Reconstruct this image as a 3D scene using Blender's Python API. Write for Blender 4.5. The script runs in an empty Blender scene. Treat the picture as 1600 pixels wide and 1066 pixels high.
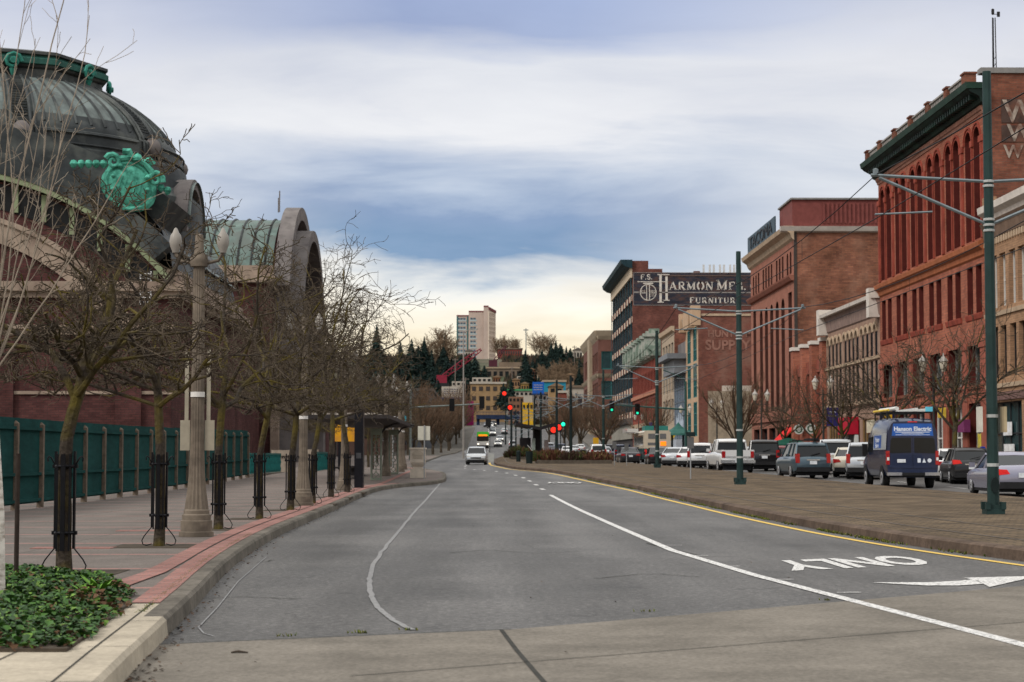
import bpy, bmesh, math, random
import numpy as np
from mathutils import Vector, Matrix
R = math.radians
SC = bpy.context.scene
COL = SC.collection
# ---------------------------------------------------------------- camera
FPX, CX, CY = 2900.0, 800.0, 533.0            # focal length and centre in photo pixels
CAMH = 1.4
PITCH = math.atan((712 - CY) / FPX); YAW = math.atan(40 / FPX)
cam = bpy.data.cameras.new('camera'); cam_o = bpy.data.objects.new('camera', cam); COL.objects.link(cam_o)
cam.sensor_width = 36.0; cam.lens = FPX * 36 / 1600; cam.clip_end = 9000; cam.clip_start = 0.1
cam_o.location = (0, 0, CAMH); cam_o.rotation_euler = (R(90) + PITCH, 0, -YAW)
cam.dof.use_dof = True; cam.dof.focus_distance = 30; cam.dof.aperture_fstop = 4.5
SC.camera = cam_o
CAMM = cam_o.rotation_euler.to_matrix()
# ---------------------------------------------------------------- light
SUN_EL, SUN_AZ = 42, 232                       # azimuth from +Y, clockwise
world = bpy.data.worlds.new("World"); SC.world = world; world.use_nodes = True
sun = bpy.data.lights.new('sun', 'SUN'); sun.energy = 1.9; sun.angle = R(16); sun.color = (1, .95, .88)
sun_o = bpy.data.objects.new('sun', sun); COL.objects.link(sun_o)
sun_o.rotation_euler = (R(90 - SUN_EL), 0, R(180 - SUN_AZ)); sun_o.location = (0, 0, 80)
SC.view_settings.view_transform = 'Standard'; SC.view_settings.look = 'None'
SC.view_settings.exposure = 0.14; SC.view_settings.gamma = 1.0

class NT:
    """small helper to write node trees"""
    def __init__(s, tree): s.t = tree
    def n(s, kind, _in=None, **kw):
        nd = s.t.nodes.new(kind)
        for k, v in kw.items(): setattr(nd, k, v)
        for k, v in (_in or {}).items():
            sock = nd.inputs[k]
            if isinstance(v, bpy.types.NodeSocket): s.t.links.new(v, sock)
            else: sock.default_value = v
        return nd
    def math(s, op, a, b=0.0, c=0.0, clamp=False):
        nd = s.n('ShaderNodeMath', operation=op, use_clamp=clamp)
        for i, v in enumerate((a, b, c)):
            if isinstance(v, bpy.types.NodeSocket): s.t.links.new(v, nd.inputs[i])
            else: nd.inputs[i].default_value = v
        return nd.outputs[0]
    def ramp(s, fac, stops, interp='LINEAR'):
        nd = s.n('ShaderNodeValToRGB', {'Fac': fac}); cr = nd.color_ramp; cr.interpolation = interp
        while len(cr.elements) < len(stops): cr.elements.new(0.5)
        for e, (p, c) in zip(cr.elements, stops):
            e.position = p; e.color = (*c, 1) if len(c) == 3 else c
        return nd.outputs['Color']
    def mix(s, fac, a, b, blend='MIX'):
        nd = s.n('ShaderNodeMix', data_type='RGBA', blend_type=blend)
        for k, v in ((0, fac), (6, a), (7, b)):
            if isinstance(v, bpy.types.NodeSocket): s.t.links.new(v, nd.inputs[k])
            else: nd.inputs[k].default_value = (*v, 1) if isinstance(v, tuple) and len(v) == 3 else v
        return nd.outputs[2]

def build_world():
    t = world.node_tree; t.nodes.clear(); g = NT(t)
    out = g.n('ShaderNodeOutputWorld')
    d = g.n('ShaderNodeTexCoord').outputs['Generated']
    sep = g.n('ShaderNodeSeparateXYZ', {0: d}); x, y, z = sep.outputs[0], sep.outputs[1], sep.outputs[2]
    zc = g.math('MAXIMUM', z, 0.0)
    den = g.math('ADD', zc, 0.22)
    pv = g.n('ShaderNodeCombineXYZ', {0: g.math('DIVIDE', x, den), 1: g.math('DIVIDE', y, den), 2: 0.0}).outputs[0]
    n1 = g.n('ShaderNodeTexNoise', {'Vector': pv, 'Scale': .95, 'Detail': 7.0, 'Roughness': .52, 'Distortion': .3}).outputs['Fac']
    pv2 = g.n('ShaderNodeVectorMath', {0: pv, 1: (1.0, 1.9, 1.0)}, operation='MULTIPLY').outputs[0]
    n2 = g.n('ShaderNodeTexNoise', {'Vector': pv2, 'Scale': 2.0, 'Detail': 9.0, 'Roughness': .56, 'Distortion': .35}).outputs['Fac']
    # height in the sky, stirred by the noise, picks the layer of cloud
    zz = g.math('ADD', z, g.math('MULTIPLY', g.math('SUBTRACT', n1, .5), .10))
    zz = g.math('ADD', zz, g.math('MULTIPLY', g.math('SUBTRACT', n2, .5), .062))
    zs = g.math('MULTIPLY', zz, 2.0)
    base = g.ramp(zs, [(0.0, (.95, .64, .35)), (.065, (1.0, .77, .46)), (.125, (1.0, .88, .66)), (.175, (1.0, .95, .84)), (.192, (.88, .88, .85)),
                       (.226, (.22, .345, .53)), (.262, (.25, .35, .54)), (.30, (.48, .56, .70)), (.35, (.80, .81, .85)), (.41, (.76, .78, .83)),
                       (.45, (.38, .455, .66)), (.52, (.34, .42, .65)), (.72, (.95, .96, .98)), (1.0, (1.2, 1.18, 1.14))])
    pale = g.ramp(zs, [(0.0, (.92, .68, .42)), (.15, (.95, .88, .76)), (.25, (.74, .77, .82)), (.4, (.74, .75, .80)), (.5, (.58, .62, .75)), (.72, (.95, .96, .98)), (1.0, (1.2, 1.18, 1.14))])
    # the low dark bank lies ahead of the street; to the sides the cloud is paler
    side = g.math('ABSOLUTE', g.math('SUBTRACT', x, -.005))
    side = g.math('ADD', side, g.math('MULTIPLY', g.math('SUBTRACT', n1, .5), .22))
    sf = g.n('ShaderNodeMapRange', {'Value': side, 'From Min': .05, 'From Max': .20, 'To Min': 0.0, 'To Max': .9}, clamp=True).outputs[0]
    c = g.mix(sf, base, pale)
    br = g.ramp(n2, [(.3, (.84, .86, .91)), (.5, (1, 1, 1)), (.70, (1.12, 1.11, 1.08))])
    c = g.mix(1.0, c, br, 'MULTIPLY')
    # an overcast sky is brightest overhead
    zen = g.n('ShaderNodeMapRange', {'Value': z, 'From Min': .28, 'From Max': .75, 'To Min': 1.0, 'To Max': 1.25}, clamp=True).outputs[0]
    c = g.mix(1.0, c, g.n('ShaderNodeCombineXYZ', {0: zen, 1: zen, 2: zen}).outputs[0], 'MULTIPLY')
    bg1 = g.n('ShaderNodeBackground', {'Color': c, 'Strength': 1.0}).outputs[0]
    sk = g.n('ShaderNodeTexSky', sky_type='NISHITA', sun_disc=False, sun_elevation=R(SUN_EL), sun_rotation=R(SUN_AZ), dust_density=2.0).outputs[0]
    bg2 = g.n('ShaderNodeBackground', {'Color': sk, 'Strength': .05}).outputs[0]
    mx = g.n('ShaderNodeMixShader', {0: .9, 1: bg2, 2: bg1}).outputs[0]
    t.links.new(mx, out.inputs['Surface'])
build_world()

# ---------------------------------------------------------------- ground height and pixel helpers
GY = np.array(sorted(set(list(range(-60, 101, 2)) + list(range(100, 201, 5)) + list(range(200, 1201, 10)) + [1400, 1800, 2500, 4000])), float)
_k = np.array([(-60, 0), (55, 0), (80, .2), (100, .42), (130, .54), (158, .62), (280, 1.35), (400, 2.8), (450, 5.3), (520, 9.4), (570, 10.8), (640, 11.4),
               (720, 19), (850, 40), (950, 51), (1100, 56), (4000, 57)], float)
GZ = (np.interp(GY - 8, _k[:, 0], _k[:, 1]) + np.interp(GY, _k[:, 0], _k[:, 1]) + np.interp(GY + 8, _k[:, 0], _k[:, 1])) / 3
GZ[GY < 44] = 0
def gz(y): return float(np.interp(y, GY, GZ))
def ray(px, py): return CAMM @ Vector(((px - CX) / FPX, (CY - py) / FPX, -1.0))
def P(px, py, Y):
    d = ray(px, py); return Vector((0, 0, CAMH)) + d * (Y / d.y)
def G(px, py, dz=0.0):
    """the ground point seen at a photo pixel"""
    d = ray(px, py); prev = None
    for i in range(1, 4000):
        Y = 5 + i * .25; p = Vector((0, 0, CAMH)) + d * (Y / d.y)
        if p.z <= gz(p.y) + dz: return p
    return p
def PX(px, Y): return P(px, 712, Y).x
def PZ(py, Y, px=760): return P(px, py, Y).z

# ---------------------------------------------------------------- objects
def link(o, parent=None):
    COL.objects.link(o)
    if parent is not None: o.parent = parent
    return o
def tag(o, label=None, cat=None, group=None, kind=None):
    if label: o['label'] = label
    if cat: o['category'] = cat
    if group: o['group'] = group
    if kind: o['kind'] = kind
    return o
def thing(name, label, cat, loc=(0, 0, 0), rotz=0.0, group=None):
    o = bpy.data.objects.new(name, None); link(o); o.empty_display_size = .3
    o.location = loc; o.rotation_euler = (0, 0, rotz)
    return tag(o, label, cat, group)
KIDS = {}
def copy_tree(o, loc=None, rotz=None, label=None, scale=None, parent=None):
    c = o.copy(); link(c, parent)
    for ch in KIDS.get(o.name, ()): copy_tree(ch, parent=c)
    if loc is not None: c.location = loc
    if rotz is not None: c.rotation_euler = (0, 0, rotz)
    if scale is not None: c.scale = scale if isinstance(scale, tuple) else (scale,) * 3
    if label: c['label'] = label
    if parent is not None: KIDS.setdefault(parent.name, []).append(c)
    return c

class MB:
    """collects faces of one mesh"""
    def __init__(s): s.v = []; s.f = []; s.m = []
    def add(s, vs, fs, m=0):
        b = len(s.v); s.v.extend([tuple(p) for p in vs])
        for f in fs: s.f.append(tuple(i + b for i in f)); s.m.append(m)
        return s
    def quad(s, a, b, c, d, m=0): return s.add((a, b, c, d), ((0, 1, 2, 3),), m)
    def poly(s, pts, m=0): return s.add(pts, (tuple(range(len(pts))),), m)
    def box(s, x0, x1, y0, y1, z0, z1, m=0):
        v = [(x, y, z) for z in (z0, z1) for y in (y0, y1) for x in (x0, x1)]
        return s.add(v, ((0, 2, 3, 1), (4, 5, 7, 6), (0, 1, 5, 4), (2, 6, 7, 3), (0, 4, 6, 2), (1, 3, 7, 5)), m)
    def fbox(s, F, s0, s1, z0, z1, o0, o1, m=0):
        """a box in wall coordinates: along, up, outwards"""
        v = [F(a, z, o) for z in (z0, z1) for o in (o0, o1) for a in (s0, s1)]
        return s.add(v, ((0, 1, 3, 2), (4, 6, 7, 5), (0, 4, 5, 1), (2, 3, 7, 6), (0, 2, 6, 4), (1, 5, 7, 3)), m)
    def bar(s, p, q, w, h=None, m=0):
        p, q = Vector(p), Vector(q); d = (q - p).normalized(); h = h or w
        a = d.cross(Vector((0, 0, 1)))
        a = Vector((1, 0, 0)) if a.length < 1e-4 else a.normalized()
        b = a.cross(d); v = []
        for c in (p, q):
            for i, j in ((-1, -1), (1, -1), (1, 1), (-1, 1)): v.append(c + a * (i * w / 2) + b * (j * h / 2))
        return s.add(v, ((0, 3, 2, 1), (4, 5, 6, 7), (0, 1, 5, 4), (1, 2, 6, 5), (2, 3, 7, 6), (3, 0, 4, 7)), m)
    def tube(s, pts, rad, n=8, m=0, cap=True):
        pts = [Vector(p) for p in pts]; k = len(pts)
        if not hasattr(rad, '__len__'): rad = [rad] * k
        t0 = (pts[1] - pts[0]).normalized()
        a = t0.cross(Vector((0, 0, 1)) if abs(t0.z) < .9 else Vector((1, 0, 0))).normalized()
        vs = []
        for i, p in enumerate(pts):
            t = (pts[min(i + 1, k - 1)] - pts[max(i - 1, 0)]).normalized()
            a = (a - t * a.dot(t)).normalized(); b = t.cross(a)
            for j in range(n):
                th = 2 * math.pi * j / n; vs.append(p + (a * math.cos(th) + b * math.sin(th)) * rad[i])
        fs = [(i * n + j, i * n + (j + 1) % n, (i + 1) * n + (j + 1) % n, (i + 1) * n + j) for i in range(k - 1) for j in range(n)]
        if cap: fs += [tuple(range(n - 1, -1, -1)), tuple(range((k - 1) * n, k * n))]
        return s.add(vs, fs, m)
    def lathe(s, prof, n=16, c=(0, 0, 0), m=0, axis='z', a0=0.0, a1=2 * math.pi):
        full = abs(a1 - a0 - 2 * math.pi) < 1e-6; k = n if full else n + 1; vs = []
        for r, z in prof:
            for j in range(k):
                th = a0 + (a1 - a0) * j / n; u, w = r * math.cos(th), r * math.sin(th)
                vs.append((c[0] + u, c[1] + w, c[2] + z) if axis == 'z' else ((c[0] + z, c[1] + u, c[2] + w) if axis == 'x' else (c[0] + w, c[1] + z, c[2] + u)))
        fs = [(i * k + j, i * k + (j + 1) % k, (i + 1) * k + (j + 1) % k, (i + 1) * k + j) for i in range(len(prof) - 1) for j in range(n)]
        return s.add(vs, fs, m)
    def loft(s, rings, m=0, cap=True, closed=True):
        n = len(rings[0]); vs = [p for r in rings for p in r]; e = n if closed else n - 1
        fs = [(i * n + j, i * n + (j + 1) % n, (i + 1) * n + (j + 1) % n, (i + 1) * n + j) for i in range(len(rings) - 1) for j in range(e)]
        if cap: fs += [tuple(range(n - 1, -1, -1)), tuple(range((len(rings) - 1) * n, len(rings) * n))]
        return s.add(vs, fs, m)
    def prism(s, F, poly, o0, o1, m=0):
        """an outline in wall coordinates (along, up) given thickness outwards"""
        n = len(poly); v = [F(a, z, o0) for a, z in poly] + [F(a, z, o1) for a, z in poly]
        fs = [tuple(range(n)), tuple(range(2 * n - 1, n - 1, -1))] + [(i, n + i, n + (i + 1) % n, (i + 1) % n) for i in range(n)]
        return s.add(v, fs, m)
    def build(s, name, mats, parent=None, smooth=False, world=True, label=None, fix=True, angle=35):
        me = bpy.data.meshes.new(name)
        v = np.array(s.v, float).reshape(-1, 3)
        if parent is not None and world: v = v - np.array(parent.location)
        me.from_pydata(v.tolist(), [], s.f)
        mats = mats if isinstance(mats, (list, tuple)) else [mats]
        for k in mats: me.materials.append(k)
        if len(mats) > 1: me.polygons.foreach_set('material_index', np.array(s.m, np.int32))
        if fix:
            bm = bmesh.new(); bm.from_mesh(me); bmesh.ops.recalc_face_normals(bm, faces=bm.faces); bm.to_mesh(me); bm.free()
        # box mapping in metres
        nl = len(me.loops); nv = np.zeros(nl, np.int32); me.loops.foreach_get('vertex_index', nv)
        nr = np.zeros(len(me.polygons) * 3); me.polygons.foreach_get('normal', nr); nr = np.abs(nr.reshape(-1, 3))
        tot = np.zeros(len(me.polygons), np.int32); me.polygons.foreach_get('loop_total', tot)
        ln = np.repeat(nr, tot, axis=0); co = np.array([p.co[:] for p in me.vertices])[nv]
        u = np.where(ln[:, 2] > .75, co[:, 0], np.where(ln[:, 0] > ln[:, 1], co[:, 1], co[:, 0]))
        w = np.where(ln[:, 2] > .75, co[:, 1], co[:, 2])
        uv = me.uv_layers.new(name='UVMap'); uv.data.foreach_set('uv', np.stack([u, w], 1).ravel())
        if smooth:
            me.polygons.foreach_set('use_smooth', np.ones(len(me.polygons), bool)); me.set_sharp_from_angle(angle=R(angle))
        me.update()
        o = bpy.data.objects.new(name, me); link(o, parent)
        if parent is not None: KIDS.setdefault(parent.name, []).append(o)
        if label: o['label'] = label
        return o

# ---------------------------------------------------------------- materials
MATS = {}
def M(name, col, rough=.7, var=.15, scale=3.0, metal=0.0, bump=0.0, spec=.12, col2=None, cscale=1.0, coat=0.0, emit=0.0, stretch=None, dirt=0.0):
    if name in MATS: return MATS[name]
    m = bpy.data.materials.new(name); m.use_nodes = True; g = NT(m.node_tree); b = m.node_tree.nodes['Principled BSDF']
    tc = g.n('ShaderNodeTexCoord').outputs['Object']
    if stretch: tc = g.n('ShaderNodeVectorMath', {0: tc, 1: stretch}, operation='MULTIPLY').outputs[0]
    n = g.n('ShaderNodeTexNoise', {'Vector': tc, 'Scale': scale, 'Detail': 5.0, 'Roughness': .62}).outputs['Fac']
    lo = tuple(c * (1 - var) for c in col); hi = tuple(min(1, c * (1 + var)) for c in col)
    c = g.ramp(n, [(.3, lo), (.7, hi)])
    if col2:
        n2 = g.n('ShaderNodeTexNoise', {'Vector': tc, 'Scale': cscale, 'Detail': 4.0, 'Roughness': .6}).outputs['Fac']
        f = g.n('ShaderNodeMapRange', {'Value': n2, 'From Min': .46, 'From Max': .62}, clamp=True).outputs[0]
        c = g.mix(f, c, col2)
    m.node_tree.links.new(c, b.inputs['Base Color'])
    b.inputs['Roughness'].default_value = rough; b.inputs['Metallic'].default_value = metal
    b.inputs['Specular IOR Level'].default_value = spec; b.inputs['Coat Weight'].default_value = coat
    if emit:
        b.inputs['Emission Color'].default_value = (*col, 1); b.inputs['Emission Strength'].default_value = emit
    if bump:
        bn = g.n('ShaderNodeBump', {'Height': n, 'Strength': bump, 'Distance': .05}).outputs[0]
        m.node_tree.links.new(bn, b.inputs['Normal'])
    MATS[name] = m; return m
def BR(name, c1, c2, mortar, bw=.24, bh=.08, stain=.35, wear=None, wscale=.25):
    """brickwork laid out in metres on the wall"""
    if name in MATS: return MATS[name]
    m = bpy.data.materials.new(name); m.use_nodes = True; g = NT(m.node_tree); b = m.node_tree.nodes['Principled BSDF']
    uv = g.n('ShaderNodeTexCoord').outputs['UV']; ob = g.n('ShaderNodeTexCoord').outputs['Object']
    br = g.n('ShaderNodeTexBrick', {'Vector': uv, 'Color1': (*c1, 1), 'Color2': (*c2, 1), 'Mortar': (*mortar, 1), 'Scale': 1.0, 'Mortar Size': bh * .09, 'Mortar Smooth': .2,
                                    'Bias': -.1, 'Brick Width': bw, 'Row Height': bh})
    c = br.outputs['Color']
    n = g.n('ShaderNodeTexNoise', {'Vector': ob, 'Scale': .5, 'Detail': 8.0, 'Roughness': .65}).outputs['Fac']
    c = g.mix(1.0, c, g.ramp(n, [(.3, (1 - stain,) * 3), (.7, (1 + stain * .6,) * 3)]), 'MULTIPLY')
    n3 = g.n('ShaderNodeTexNoise', {'Vector': g.n('ShaderNodeVectorMath', {0: uv, 1: (1.6, 7.0, 1)}, operation='MULTIPLY').outputs[0], 'Scale': 1.0, 'Detail': 5.0, 'Roughness': .7}).outputs['Fac']
    c = g.mix(1.0, c, g.ramp(n3, [(.3, (.78,) * 3), (.7, (1.2,) * 3)]), 'MULTIPLY')
    if wear:
        n2 = g.n('ShaderNodeTexNoise', {'Vector': ob, 'Scale': wscale, 'Detail': 9.0, 'Roughness': .7}).outputs['Fac']
        f = g.n('ShaderNodeMapRange', {'Value': n2, 'From Min': .5, 'From Max': .68, 'To Max': .6}, clamp=True).outputs[0]
        c = g.mix(f, c, wear)
    m.node_tree.links.new(c, b.inputs['Base Color']); b.inputs['Roughness'].default_value = .9; b.inputs['Specular IOR Level'].default_value = .06
    bn = g.n('ShaderNodeBump', {'Height': br.outputs['Fac'], 'Strength': .3, 'Distance': .01}).outputs[0]
    m.node_tree.links.new(bn, b.inputs['Normal'])
    MATS[name] = m; return m
def paint(name, col, rough=.28, metal=.25):
    return M(name, col, rough, .06, 1.5, metal=metal, spec=.35, coat=.3)
# ---------------------------------------------------------------- street surfaces
def mat_asphalt():
    m = bpy.data.materials.new('asphalt'); m.use_nodes = True; g = NT(m.node_tree); b = m.node_tree.nodes['Principled BSDF']
    ob = g.n('ShaderNodeTexCoord').outputs['Object']
    fine = g.n('ShaderNodeTexNoise', {'Vector': ob, 'Scale': 14.0, 'Detail': 8.0, 'Roughness': .92}).outputs['Fac']
    c = g.ramp(fine, [(.33, (.025, .0245, .024)), (.5, (.079, .077, .0755)), (.68, (.225, .22, .21))])
    st = g.n('ShaderNodeVectorMath', {0: ob, 1: (1.0, .10, 1)}, operation='MULTIPLY').outputs[0]
    n = g.n('ShaderNodeTexNoise', {'Vector': st, 'Scale': .8, 'Detail': 6.0, 'Roughness': .6}).outputs['Fac']
    c = g.mix(1.0, c, g.ramp(n, [(.3, (.66, .65, .64)), (.7, (1.26, 1.25, 1.24))]), 'MULTIPLY')
    n2 = g.n('ShaderNodeTexNoise', {'Vector': ob, 'Scale': .22, 'Detail': 7.0, 'Roughness': .65}).outputs['Fac']
    c = g.mix(1.0, c, g.ramp(n2, [(.35, (.76, .76, .76)), (.65, (1.18, 1.17, 1.16))]), 'MULTIPLY')
    vo = g.n('ShaderNodeTexVoronoi', {'Vector': g.n('ShaderNodeVectorMath', {0: ob, 1: g.n('ShaderNodeVectorMath', {0: g.n('ShaderNodeTexNoise', {'Vector': ob, 'Scale': .9, 'Detail': 5.0}).outputs['Color'], 'Scale': 1.4}, operation='SCALE').outputs[0]}, operation='ADD').outputs[0], 'Scale': .19}, feature='DISTANCE_TO_EDGE').outputs['Distance']
    cr = g.n('ShaderNodeMapRange', {'Value': vo, 'From Min': .0, 'From Max': .0035, 'To Min': .7, 'To Max': 0.0}, clamp=True).outputs[0]
    c = g.mix(cr, c, (.035, .034, .033))
    xx = g.n('ShaderNodeSeparateXYZ', {0: ob}).outputs[0]; wob = g.math('MULTIPLY', g.math('SUBTRACT', n2, .5), 2.2)
    tr = g.math('COSINE', g.math('MULTIPLY', g.math('ADD', xx, wob), 3.6)); k = g.math('ADD', g.math('MULTIPLY', tr, .085), .98)
    c = g.mix(1.0, c, g.n('ShaderNodeCombineXYZ', {0: k, 1: k, 2: k}).outputs[0], 'MULTIPLY')
    oil = g.n('ShaderNodeTexNoise', {'Vector': ob, 'Scale': 1.6, 'Detail': 3.0, 'Roughness': .5}).outputs['Fac']
    c = g.mix(g.n('ShaderNodeMapRange', {'Value': oil, 'From Min': .66, 'From Max': .74, 'To Min': 0.0, 'To Max': .45}, clamp=True).outputs[0], c, (.03, .029, .028))
    m.node_tree.links.new(c, b.inputs['Base Color']); b.inputs['Roughness'].default_value = .68; b.inputs['Specular IOR Level'].default_value = .24
    bn = g.n('ShaderNodeBump', {'Height': fine, 'Strength': .35, 'Distance': .01}).outputs[0]; m.node_tree.links.new(bn, b.inputs['Normal'])
    return m
def mat_concrete(name, col, speck=.25, patch=.2, fine=30.0):
    m = bpy.data.materials.new(name); m.use_nodes = True; g = NT(m.node_tree); b = m.node_tree.nodes['Principled BSDF']
    ob = g.n('ShaderNodeTexCoord').outputs['Object']
    f = g.n('ShaderNodeTexNoise', {'Vector': ob, 'Scale': fine, 'Detail': 5.0, 'Roughness': .75}).outputs['Fac']
    c = g.ramp(f, [(.3, tuple(k * (1 - speck) for k in col)), (.7, tuple(k * (1 + speck) for k in col))])
    n = g.n('ShaderNodeTexNoise', {'Vector': ob, 'Scale': .9, 'Detail': 8.0, 'Roughness': .68}).outputs['Fac']
    c = g.mix(1.0, c, g.ramp(n, [(.3, (1 - patch,) * 3), (.68, (1 + patch * .7,) * 3)]), 'MULTIPLY')
    m.node_tree.links.new(c, b.inputs['Base Color']); b.inputs['Roughness'].default_value = .9; b.inputs['Specular IOR Level'].default_value = .08
    bn = g.n('ShaderNodeBump', {'Height': f, 'Strength': .2, 'Distance': .01}).outputs[0]; m.node_tree.links.new(bn, b.inputs['Normal'])
    return m, g, b, c, ob
def mat_sidewalk():
    m, g, b, c, ob = mat_concrete('aggregate_paving', (.136, .118, .106), .4, .25, 45.0)
    sp = g.n('ShaderNodeSeparateXYZ', {0: ob}); y, x = sp.outputs[1], sp.outputs[0]
    ph = g.math('MODULO', g.math('ADD', y, 600 - 20.8 + .08), 3.0)
    band = g.math('LESS_THAN', ph, .16)
    bx = g.math('MODULO', g.math('ADD', x, 600.0), .24)
    jt = g.math('LESS_THAN', bx, .02)
    c = g.mix(band, c, g.mix(jt, (.28, .155, .135), (.17, .13, .12)))
    j2 = g.math('LESS_THAN', g.math('MODULO', g.math('ADD', x, 601.2), 2.4), .02)
    c = g.mix(j2, c, (.07, .065, .06))
    m.node_tree.links.new(c, b.inputs['Base Color'])
    return m
ASPH = mat_asphalt()
CONC = mat_concrete('road_concrete', (.155, .139, .118), .32, .34, 22.0)[0]
CREAM = mat_concrete('cream_concrete', (.37, .325, .255), .2, .28, 18.0)[0]
KERB = mat_concrete('kerb_stone', (.125, .112, .094), .35, .45, 12.0)[0]
KERBR = mat_concrete('brown_kerb', (.092, .066, .050), .35, .45, 8.0)[0]
WALK = mat_sidewalk()
PINK = BR('pink_brick_paving', (.30, .158, .135), (.235, .115, .10), (.17, .13, .12), .22, .11, .2)
TRACKB = BR('track_cobbles', (.145, .106, .068), (.085, .064, .045), (.045, .038, .030), .40, .22, .45)
STEEL = M('rail_steel', (.075, .062, .05), .6, .3, 6, metal=.2)
def mat_mark(name, col, wear=.55):
    m = bpy.data.materials.new(name); m.use_nodes = True; g = NT(m.node_tree); b = m.node_tree.nodes['Principled BSDF']
    ob = g.n('ShaderNodeTexCoord').outputs['Object']
    n = g.n('ShaderNodeTexNoise', {'Vector': ob, 'Scale': 22.0, 'Detail': 6.0, 'Roughness': .8}).outputs['Fac']
    f = g.n('ShaderNodeMapRange', {'Value': n, 'From Min': wear, 'From Max': wear + .12}, clamp=True).outputs[0]
    m.node_tree.links.new(g.mix(f, col, (.11, .108, .106)), b.inputs['Base Color']); b.inputs['Roughness'].default_value = .7
    return m
WHITE_M = mat_mark('white_road_paint', (.60, .59, .57), .475)
FAINT_M = mat_mark('faded_road_paint', (.21, .21, .215), .46)
YEL_M = mat_mark('yellow_road_paint', (.55, .36, .055), .58)
TAR_M = mat_mark('crack_sealant', (.20, .197, .195), .47)
JOINT_M = M('dark_joint', (.035, .034, .03), .9, .3, 5)

def ysample(a, b): return [a] + [float(y) for y in GY if a + 1e-3 < y < b - 1e-3] + [b]
def strip(name, xl, xr, ya, yb, dz, mat, kind='structure', skirt=None, yl=None):
    """a sheet that follows the street between two edges given as functions of y"""
    mb = MB(); ys = ysample(ya, yb)
    for a, b in zip(ys, ys[1:]):
        mb.quad((xl(a), a, gz(a) + dz), (xr(a), a, gz(a) + dz), (xr(b), b, gz(b) + dz), (xl(b), b, gz(b) + dz))
    o = mb.build(name, mat, fix=False); return tag(o, kind=kind)
def ribbon(mb, pts, w, dz, m=0, step=1.5):
    pts = [Vector((p[0], p[1], 0)) for p in pts]; out = []
    for a, b in zip(pts, pts[1:]):
        k = max(1, int((b - a).length / step))
        out += [a.lerp(b, i / k) for i in range(k)]
    out.append(pts[-1]); L = []
    for i, p in enumerate(out):
        t = (out[min(i + 1, len(out) - 1)] - out[max(i - 1, 0)]).normalized(); nrm = Vector((t.y, -t.x, 0))
        ww = w(p.y) if callable(w) else w
        L.append((p - nrm * ww / 2, p + nrm * ww / 2))
    for (a, b), (c, d) in zip(L, L[1:]):
        q = [Vector((v.x, v.y, gz(v.y) + dz)) for v in (a, b, d, c)]; mb.quad(*q, m)
    return mb
def wobble(pts, amp, n=6, sd=1):
    rg = random.Random(sd); out = []; p = [pts[0]] + list(pts) + [pts[-1]]
    for i in range(1, len(p) - 2):
        for j in range(n):
            t = j / n; a, b, c, d = p[i - 1], p[i], p[i + 1], p[i + 2]
            q = ((b * 2) + (c - a) * t + (a * 2 - b * 5 + c * 4 - d) * t * t + (b * 3 - a - c * 3 + d) * t ** 3) * .5
            out.append(q + Vector((rg.gauss(0, amp), rg.gauss(0, amp), 0)))
    out.append(pts[-1]); return out
def interp(kn):
    ks = np.array([k[0] for k in kn], float); vs = np.array([k[1] for k in kn], float)
    # gentle smoothing of the corners
    return lambda y: float((np.interp(y - 2.5, ks, vs) + 2 * np.interp(y, ks, vs) + np.interp(y + 2.5, ks, vs)) / 4)
def lininterp(kn):
    ks = np.array([k[0] for k in kn], float); vs = np.array([k[1] for k in kn], float)
    return lambda y: float(np.interp(y, ks, vs))
XK = interp([(-60, -1.6), (8, -1.9), (11.5, -2.25), (12.5, -2.38), (13.5, -2.42), (14.5, -2.475), (15.4, -2.53), (17.8, -2.73), (19.5, -2.9), (21.6, -3.07), (23.5, -3.21), (27.9, -3.46), (33, -3.66), (42, -3.8), (55.6, -4.03), (67, -4.05), (73, -3.6), (78.5, -1.95),
             (84, -1.82), (97, -2.1), (108, -3.2), (122, -5.0), (160, -5.7), (280, -6.6), (310, -5.2), (400, -4.2), (520, -3.2), (800, -3)])
XM = interp([(-60, 16), (0, 14), (14, 9.2), (20, 7.75), (24.5, 7.12), (28.4, 6.62), (33.8, 6.33), (40.6, 6.18), (52, 6.1), (69, 5.75), (81, 5.1), (106, 3.75), (121, 1.9), (150, .85), (165, .7), (200, .8), (250, 2.2), (310, 4.6), (400, 5.4), (600, 5.2), (800, 5.2)])
XR = interp([(-60, 18), (40, 16.6), (60, 15.6), (76, 14.6), (90, 14.0), (105, 13.0), (150, 12.4), (200, 12.0), (300, 10.5), (400, 8.0), (600, 6)])   # right edge of the tramway
XS = lambda y: 22.8                                                                  # right pavement kerb
FENX = -10.8
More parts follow.
